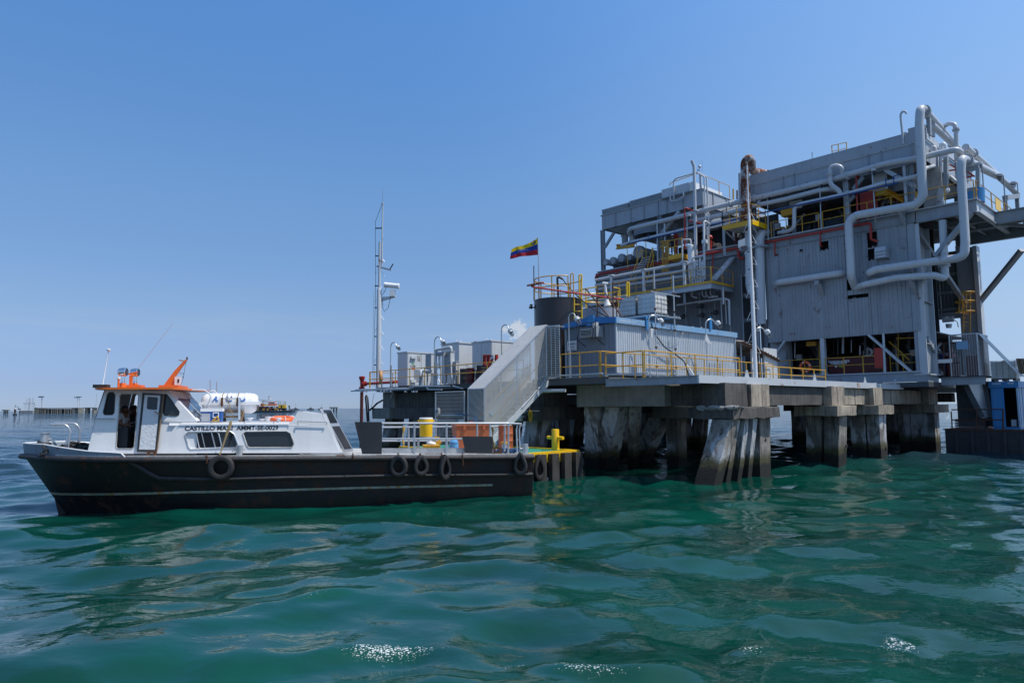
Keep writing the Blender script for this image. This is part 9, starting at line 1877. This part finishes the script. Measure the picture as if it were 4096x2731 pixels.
sg2 = PT(*kr2(592,820),23.98); single(MB().box(sg2,1.0,.03,.22,ES,ET),'white_plank',MT['white'],'white plank leaning on the rail of the side landing','plank',sg2,None,0)
wv_ = PT(*kr2(637,545),TBK-1.5); cmr = thing('pan_camera','grey camera unit on a post seen in the bright gap behind the corner column','camera',PT(*kr2(637,575),TBK-1.5)); MB().cyl(PT(*kr2(637,575),TBK-1.5),wv_,.16,.2,n=14).cyl(PT(*kr2(592,515),TBK-1.5),PT(*kr2(672,508),TBK-1.5),.2,n=16).tube([PT(*kr2(675,515),TBK-1.6),PT(*kr2(700,530),TBK-1.6),PT(*kr2(708,570),TBK-1.6)],.03,6).build('camera_head',MT['cabinet'],cmr)
cl2 = thing('caged_ladder','yellow caged ladder beside the far column at the right end','ladder',PT(*kr2(770,600),TBK-1.2))
for x in (745,795): MB().cyl(PT(*kr2(x,610),TBK-1.2),PT(*kr2(x,310),TBK-1.2),.04,n=8).build('stile',MT['yellow_rail'],cl2)
for i in range(10): y = 330+i*29; MB().tube([PT(*kr2(745,y),TBK-1.2),PT(*kr2(795,y),TBK-1.2)],.025,6).build('rung',MT['yellow_rail'],cl2)
for y in (315,380,455): MB().torus(PT(*kr2(755,y),TBK-1.6),UZ,.55,.035,20,6).build('cage_hoop',MT['yellow_rail'],cl2)
for x in (712,735,765): MB().cyl(PT(*kr2(x,460),TBK-1.9),PT(*kr2(x,315),TBK-1.9),.025,n=6).build('cage_bar',MT['yellow_rail'],cl2)
# stairs down to the barge
sb_ = thing('barge_stairs','dark open stairs leading from the side landing down to the barge','stairs',PT(*kr(1050,1030),24.9))
a0_,a1_ = PT(*kr(770,545),24.6),PT(*kr(1010,1010),24.6); b0_,b1_ = PT(*kr(1010,510),25.2),PT(*kr(1090,1010),25.2)
MB().bar(a0_,a1_,.07,.28).bar(b0_+ES*.1,b1_+ES*.1,.07,.28).build('stringer',MT['steel_dark'],sb_,0)
for i in range(11): f = (i+.5)/11; p = a0_+(a1_-a0_)*f; q = b0_+(b1_-b0_)*f; MB().bar(p,Vector((q.x,q.y,p.z)),.05,.24,UZ).build('tread',MT['galv'],sb_,0)
P_(MB().st(2.0,4.2,25.8,25.9,1.6,4.3),'stair_back_wall','steel_dark')
tote('greyish plastic tote on the roof of the blue cabin at the right edge',(loc_(PT(*kr(1470,400),25))[0],25.0,4.27),1.2,1.1,1.2)
for i,x in enumerate((1490,1545)):
    P = [PT(*kr(x+50,405),24.9),PT(*kr(x,190),24.9),PT(*kr(x+30,188),25.2),PT(*kr(x+75,400),25.2)]; single(MB().tube(P,.05,8),'hand_hoop',MT['wood'],'brown hoop rail on the roof of the blue cabin, '+['left','right'][i]+' one','hoop',P[0])
clut = thing('deck_clutter','dark stacked gratings lying on the barge deck behind the rail','gratings',W(2.6,25,1.47))
for i in range(6): MB().st(2.1,3.6,24.7,25.6,1.48+.1*i,1.55+.1*i).build('grating',MT['steel_dark'],clut,0)
# ================================================================ FAR AWAY ON THE LAKE
def far(u,v,d=None):           # a point on the water at image position (u, v)
    return PZ(u,v,0)
kq = K(100,1580,7.84)
D1 = 640.0
def fp(x,y): return PY(*kq(x,y),D1)
jt = thing('concrete_jetty','long distant concrete jetty on many legs at the left horizon','jetty',PY(*kq(900,505),D1))
def fbox(x0,y0,x1,y1,dep,nm,mm,parent,kk=kq,D=D1,base=None):
    a,b = PY(*kk(x0,y1),D),PY(*kk(x1,y0),D); z0 = min(a.z,b.z) if base is None else base
    return MB().box(Vector(((a.x+b.x)/2,D+dep/2,(z0+b.z)/2)),abs(b.x-a.x),dep,b.z-z0).build(nm,MT[mm],parent,0)
fbox(285,395,1560,428,22,'deck','concrete_far',jt); fbox(285,395,395,505,12,'end_wall','cap_grey',jt,base=-.5); fbox(1465,400,1555,498,14,'end_wall','cap_grey',jt,base=-.5)
fbox(1560,388,2200,402,5,'bridge_deck','concrete_far',jt); fbox(1850,385,2200,408,8,'bridge_head','cap_grey',jt)
for i,x in enumerate((410,470,530,600,640,720,830,900,960,1015,1090,1120,1240,1310,1355,1425,1885,1935,2110,2150)):
    fbox(x-14,430 if x < 1500 else 408,x+14,500,5,'leg','cap_grey' if i % 3 else 'cap',jt,base=-.5)
for i,(x0,y0,x1) in enumerate(((450,385,455),(500,390,460),(1590,385,1580),(1650,385,1650),(2165,380,2190))):
    top = PY(*kq(x1,(45,60,70,55,-60)[i]),D1); b = Vector((PY(*kq(x0,y0),D1).x,D1+3,5.5)); top.y = D1+3; q = thing('lamp_mast','thin distant lamp mast on the concrete jetty, '+['first from the left','second from the left','third from the left','fourth from the left','tallest one at the right end'][i],'lamp mast',b,'lamp masts on the distant jetty')
    MB().tube([b,top],.25,6,rs=[.35,.2]).build('pole',MT['pipe'],q)
    if i < 4: MB().box(top-Vector((.5,0,0)),5,1,.8).build('lamp_head',MT['steel'],q,0)
# lattice tower
tb_,tt_ = PY(*kq(145,470),900),PY(*kq(160,80),900); lt_ = thing('lattice_tower','faint distant lattice tower standing in the water at the far left','tower',tb_); hgt = tt_.z; wb,wt = 5.5,2.6
c = Vector((tb_.x,900,0))
for sx_ in (-1,1):
    for sy_ in (-1,1): MB().bar(c+Vector((sx_*wb,sy_*wb,0)),c+Vector((sx_*wt,sy_*wt,hgt)),.55).build('leg',MT['pipe'],lt_,0)
for i in range(6):
    z0,z1 = hgt*i/6,hgt*(i+1)/6; w0,w1 = wb+(wt-wb)*i/6,wb+(wt-wb)*(i+1)/6; m = MB()
    for sy_ in (-1,1): m.bar(c+Vector((-w0,sy_*w0,z0)),c+Vector((w1,sy_*w1,z1)),.3).bar(c+Vector((w0,sy_*w0,z0)),c+Vector((-w1,sy_*w1,z1)),.3)
    m.build('bracing',MT['pipe'],lt_,0)
MB().box(c+Vector((0,0,hgt*.62)),16,4,.8).build('cross_arm',MT['pipe'],lt_,0); MB().box(c+Vector((0,0,1.5)),18,14,3).build('base',MT['concrete_far'],lt_,0)
# channel buoy
kn = K(0,1590,11.76); nb_ = PZ(*kn(695,822),0); by = thing('channel_buoy','dark banded channel beacon with a white top at the far left','buoy',Vector((nb_.x,nb_.y,0))); dB = nb_.y
def np_(x,y): return PY(*kn(x,y),dB)
s1_ = (np_(780,800).x-np_(610,800).x)/2
MB().lathe(Vector((nb_.x,dB,-.2)),UZ,[(s1_,0),(s1_,.9),(s1_*.5,1.4)],16).build('float',MT['blackpaint'],by)
z1_ = np_(695,540).z; MB().cyl(Vector((nb_.x,dB,1.1)),Vector((nb_.x,dB,z1_)),s1_*.42,s1_*.38,12).build('tower',MT['cap_grey'],by)
for i in range(4): z = 1.6+(z1_-1.6)*i/4; MB().cyl(Vector((nb_.x,dB,z)),Vector((nb_.x,dB,z+.5)),s1_*.5,n=12).build('band',MT['rusty' if i % 2 else 'blackpaint'],by)
z2_ = np_(695,470).z; MB().cyl(Vector((nb_.x,dB,z1_)),Vector((nb_.x,dB,z2_)),s1_*.5,n=12).build('white_cap',MT['white_clean'],by); MB().cyl(Vector((nb_.x,dB,z2_)),Vector((nb_.x,dB,np_(695,340).z)),s1_*.12,n=8).build('lantern',MT['steel_dark'],by)
MB().bar(Vector((nb_.x,dB,np_(700,425).z)),np_(870,430),.2).bar(np_(870,430),np_(890,550),.2).box(np_(905,545),1.6,.8,.7).build('davit',MT['steel_dark'],by,0)
sk = np_(905,820); sk.z = 0; single(MB().bar(sk-UZ*.3,np_(940,590),.25),'stake',MT['steel_dark'],'thin dark stake in the water beside the channel beacon','stake',sk,None,0)
# small far platforms
def far_platform(label,kk,x0,x1,ytop,ybot,D,legs,name='well_platform'):
    a,b = PY(*kk(x0,ytop),D),PY(*kk(x1,ytop),D); zt_ = (a.z+b.z)/2; q = thing(name,label,'platform',Vector(((a.x+b.x)/2,D,0)),'small distant well platforms'); h_ = zt_
    MB().box(Vector(((a.x+b.x)/2,D,zt_-h_*.12)),b.x-a.x,(b.x-a.x)*.6,h_*.24).build('deck',MT['cap_grey'],q,0)
    for f in legs: MB().box(Vector((a.x+(b.x-a.x)*f,D,zt_*.38-.5)),(b.x-a.x)*.14,(b.x-a.x)*.14,zt_*.76+1).build('leg',MT['cap_dark'],q,0)
    return q
k1280 = K(1280,1580,11.76)
far_platform('small dark well platform on the horizon left of the red hydrant pipe',k1280,465,830,560,640,520,(.15,.5,.85)); far_platform('tiny dark well platform at the far left edge of the horizon',kn,140,420,565,635,700,(.2,.5,.8))
k1_ = K(700,1500,2.8)
for i,(x,hh) in enumerate(((1350,14),(1520,9),(1640,12))):
    p = PY(*k1_(x,372),1500); p.z = 0; q = thing('distant_boat','tiny dark boat on the horizon, '+['left one near the barge','middle one','right one near the white deck wing'][i],'boat',p,'tiny boats on the horizon'); MB().box(p+UZ*1,14,5,2.4).build('hull',MT['steel_dark'],q,0); MB().box(p+UZ*3.2,5,3,2.6).cyl(p+UZ*4,p+UZ*hh,.25,n=6).build('deckhouse',MT['cap_grey'],q,0)
# orange and yellow work barge
kz = K(960,1560,8.4); wb0 = PZ(*kz(1100,742),0); DW = wb0.y
def zp(x,y,o=0): return PY(*kz(x,y),DW+o)
wbg = thing('derrick_barge','distant orange and yellow work barge with a wheelhouse and pipe racks','barge',Vector((zp(1100,700).x,DW,0)))
def zbox(x0,y0,x1,y1,o,dep,nm,mm,parent=None,base=None):
    a,b = zp(x0,y1,o),zp(x1,y0,o); z0 = a.z if base is None else base
    return MB().box(Vector(((a.x+b.x)/2,DW+o+dep/2,(z0+b.z)/2)),b.x-a.x,dep,b.z-z0).build(nm,MT[mm],parent or wbg,0)
zbox(420,688,1735,742,0,9,'hull','blackpaint',base=-.4); zbox(425,683,1740,692,-.2,9.4,'deck_edge','rusty')
wh = zbox(960,405,1165,455,3,3,'wheelhouse','cabinet'); zbox(945,393,1170,408,2.7,3.6,'wheelhouse_roof','orange',wh)
for x in (990,1050,1105): zbox(x,418,x+38,450,2.95,.1,'wheelhouse_window','glass',wh)
zbox(935,460,1190,520,2.2,4,'upper_house','lifering'); zbox(680,455,770,540,2,3,'orange_tank','lifering'); zbox(1290,490,1510,600,1.5,4,'yellow_power_pack','yellow_bright'); zbox(1370,510,1420,595,1.4,.2,'power_pack_door','dark')
zbox(620,545,1240,690,4,3,'machinery_deck','steel_dark'); zbox(1265,600,1530,685,3,3,'pump_house','blackpaint'); zbox(1100,560,1190,605,1,2,'white_roof','cabinet'); zbox(935,285,1018,330,3.5,2,'top_cabin','white_clean')
for x0,y0,x1,y1,mm in ((745,625,830,665,'yellow'),(900,620,950,680,'yellow'),(1155,625,1240,660,'yellow'),(760,470,900,520,'yellow'),(800,560,850,600,'red'),(560,500,615,690,'wood'),(950,560,1000,620,'steel'),(1000,590,1050,680,'machine_red'),(850,600,900,680,'machine_blue'),(1270,655,1290,690,'white_clean'),(1355,655,1372,690,'white_clean')): zbox(x0,y0,x1,y1,.6,1.6,'deck_gear',mm)
m = MB()
for x in (745,800,940,1290,1350,1528): m.bar(zp(x,690,2),zp(x,390 if x > 900 else 335,2),.22).bar(zp(x,690,5),zp(x,390 if x > 900 else 335,5),.22)
for a,b in (((590,300),(745,330)),((745,330),(960,355)),((960,355),(1100,345)),((1160,375),(1530,390)),((745,380),(935,350)),((745,410),(935,405)),((1460,450),(1530,390)),((1190,460),(1530,465))): m.bar(zp(*a,2),zp(*b,2),.22)
m.build('pipe_rack',MT['rusty'],wbg,0)
m = MB().bar(zp(1655,690,3),zp(1655,540,3),.5).bar(zp(1620,640,3),zp(1700,600,3),.4).sphere(zp(1652,545,3),.9,8,6).box(zp(1725,660,3),1.6,1.5,1.2); m.build('bow_winch',MT['steel_dark'],wbg,0)
MB().cyl(zp(975,355,4),zp(975,205,4),.1,n=6).build('mast',MT['steel'],wbg); MB().add([zp(925,240,4),zp(1000,195,4),zp(1010,212,4),zp(930,250,4)],[(0,1,2,3)]).build('flag_cloth',MT['blackpaint'],wbg,0)
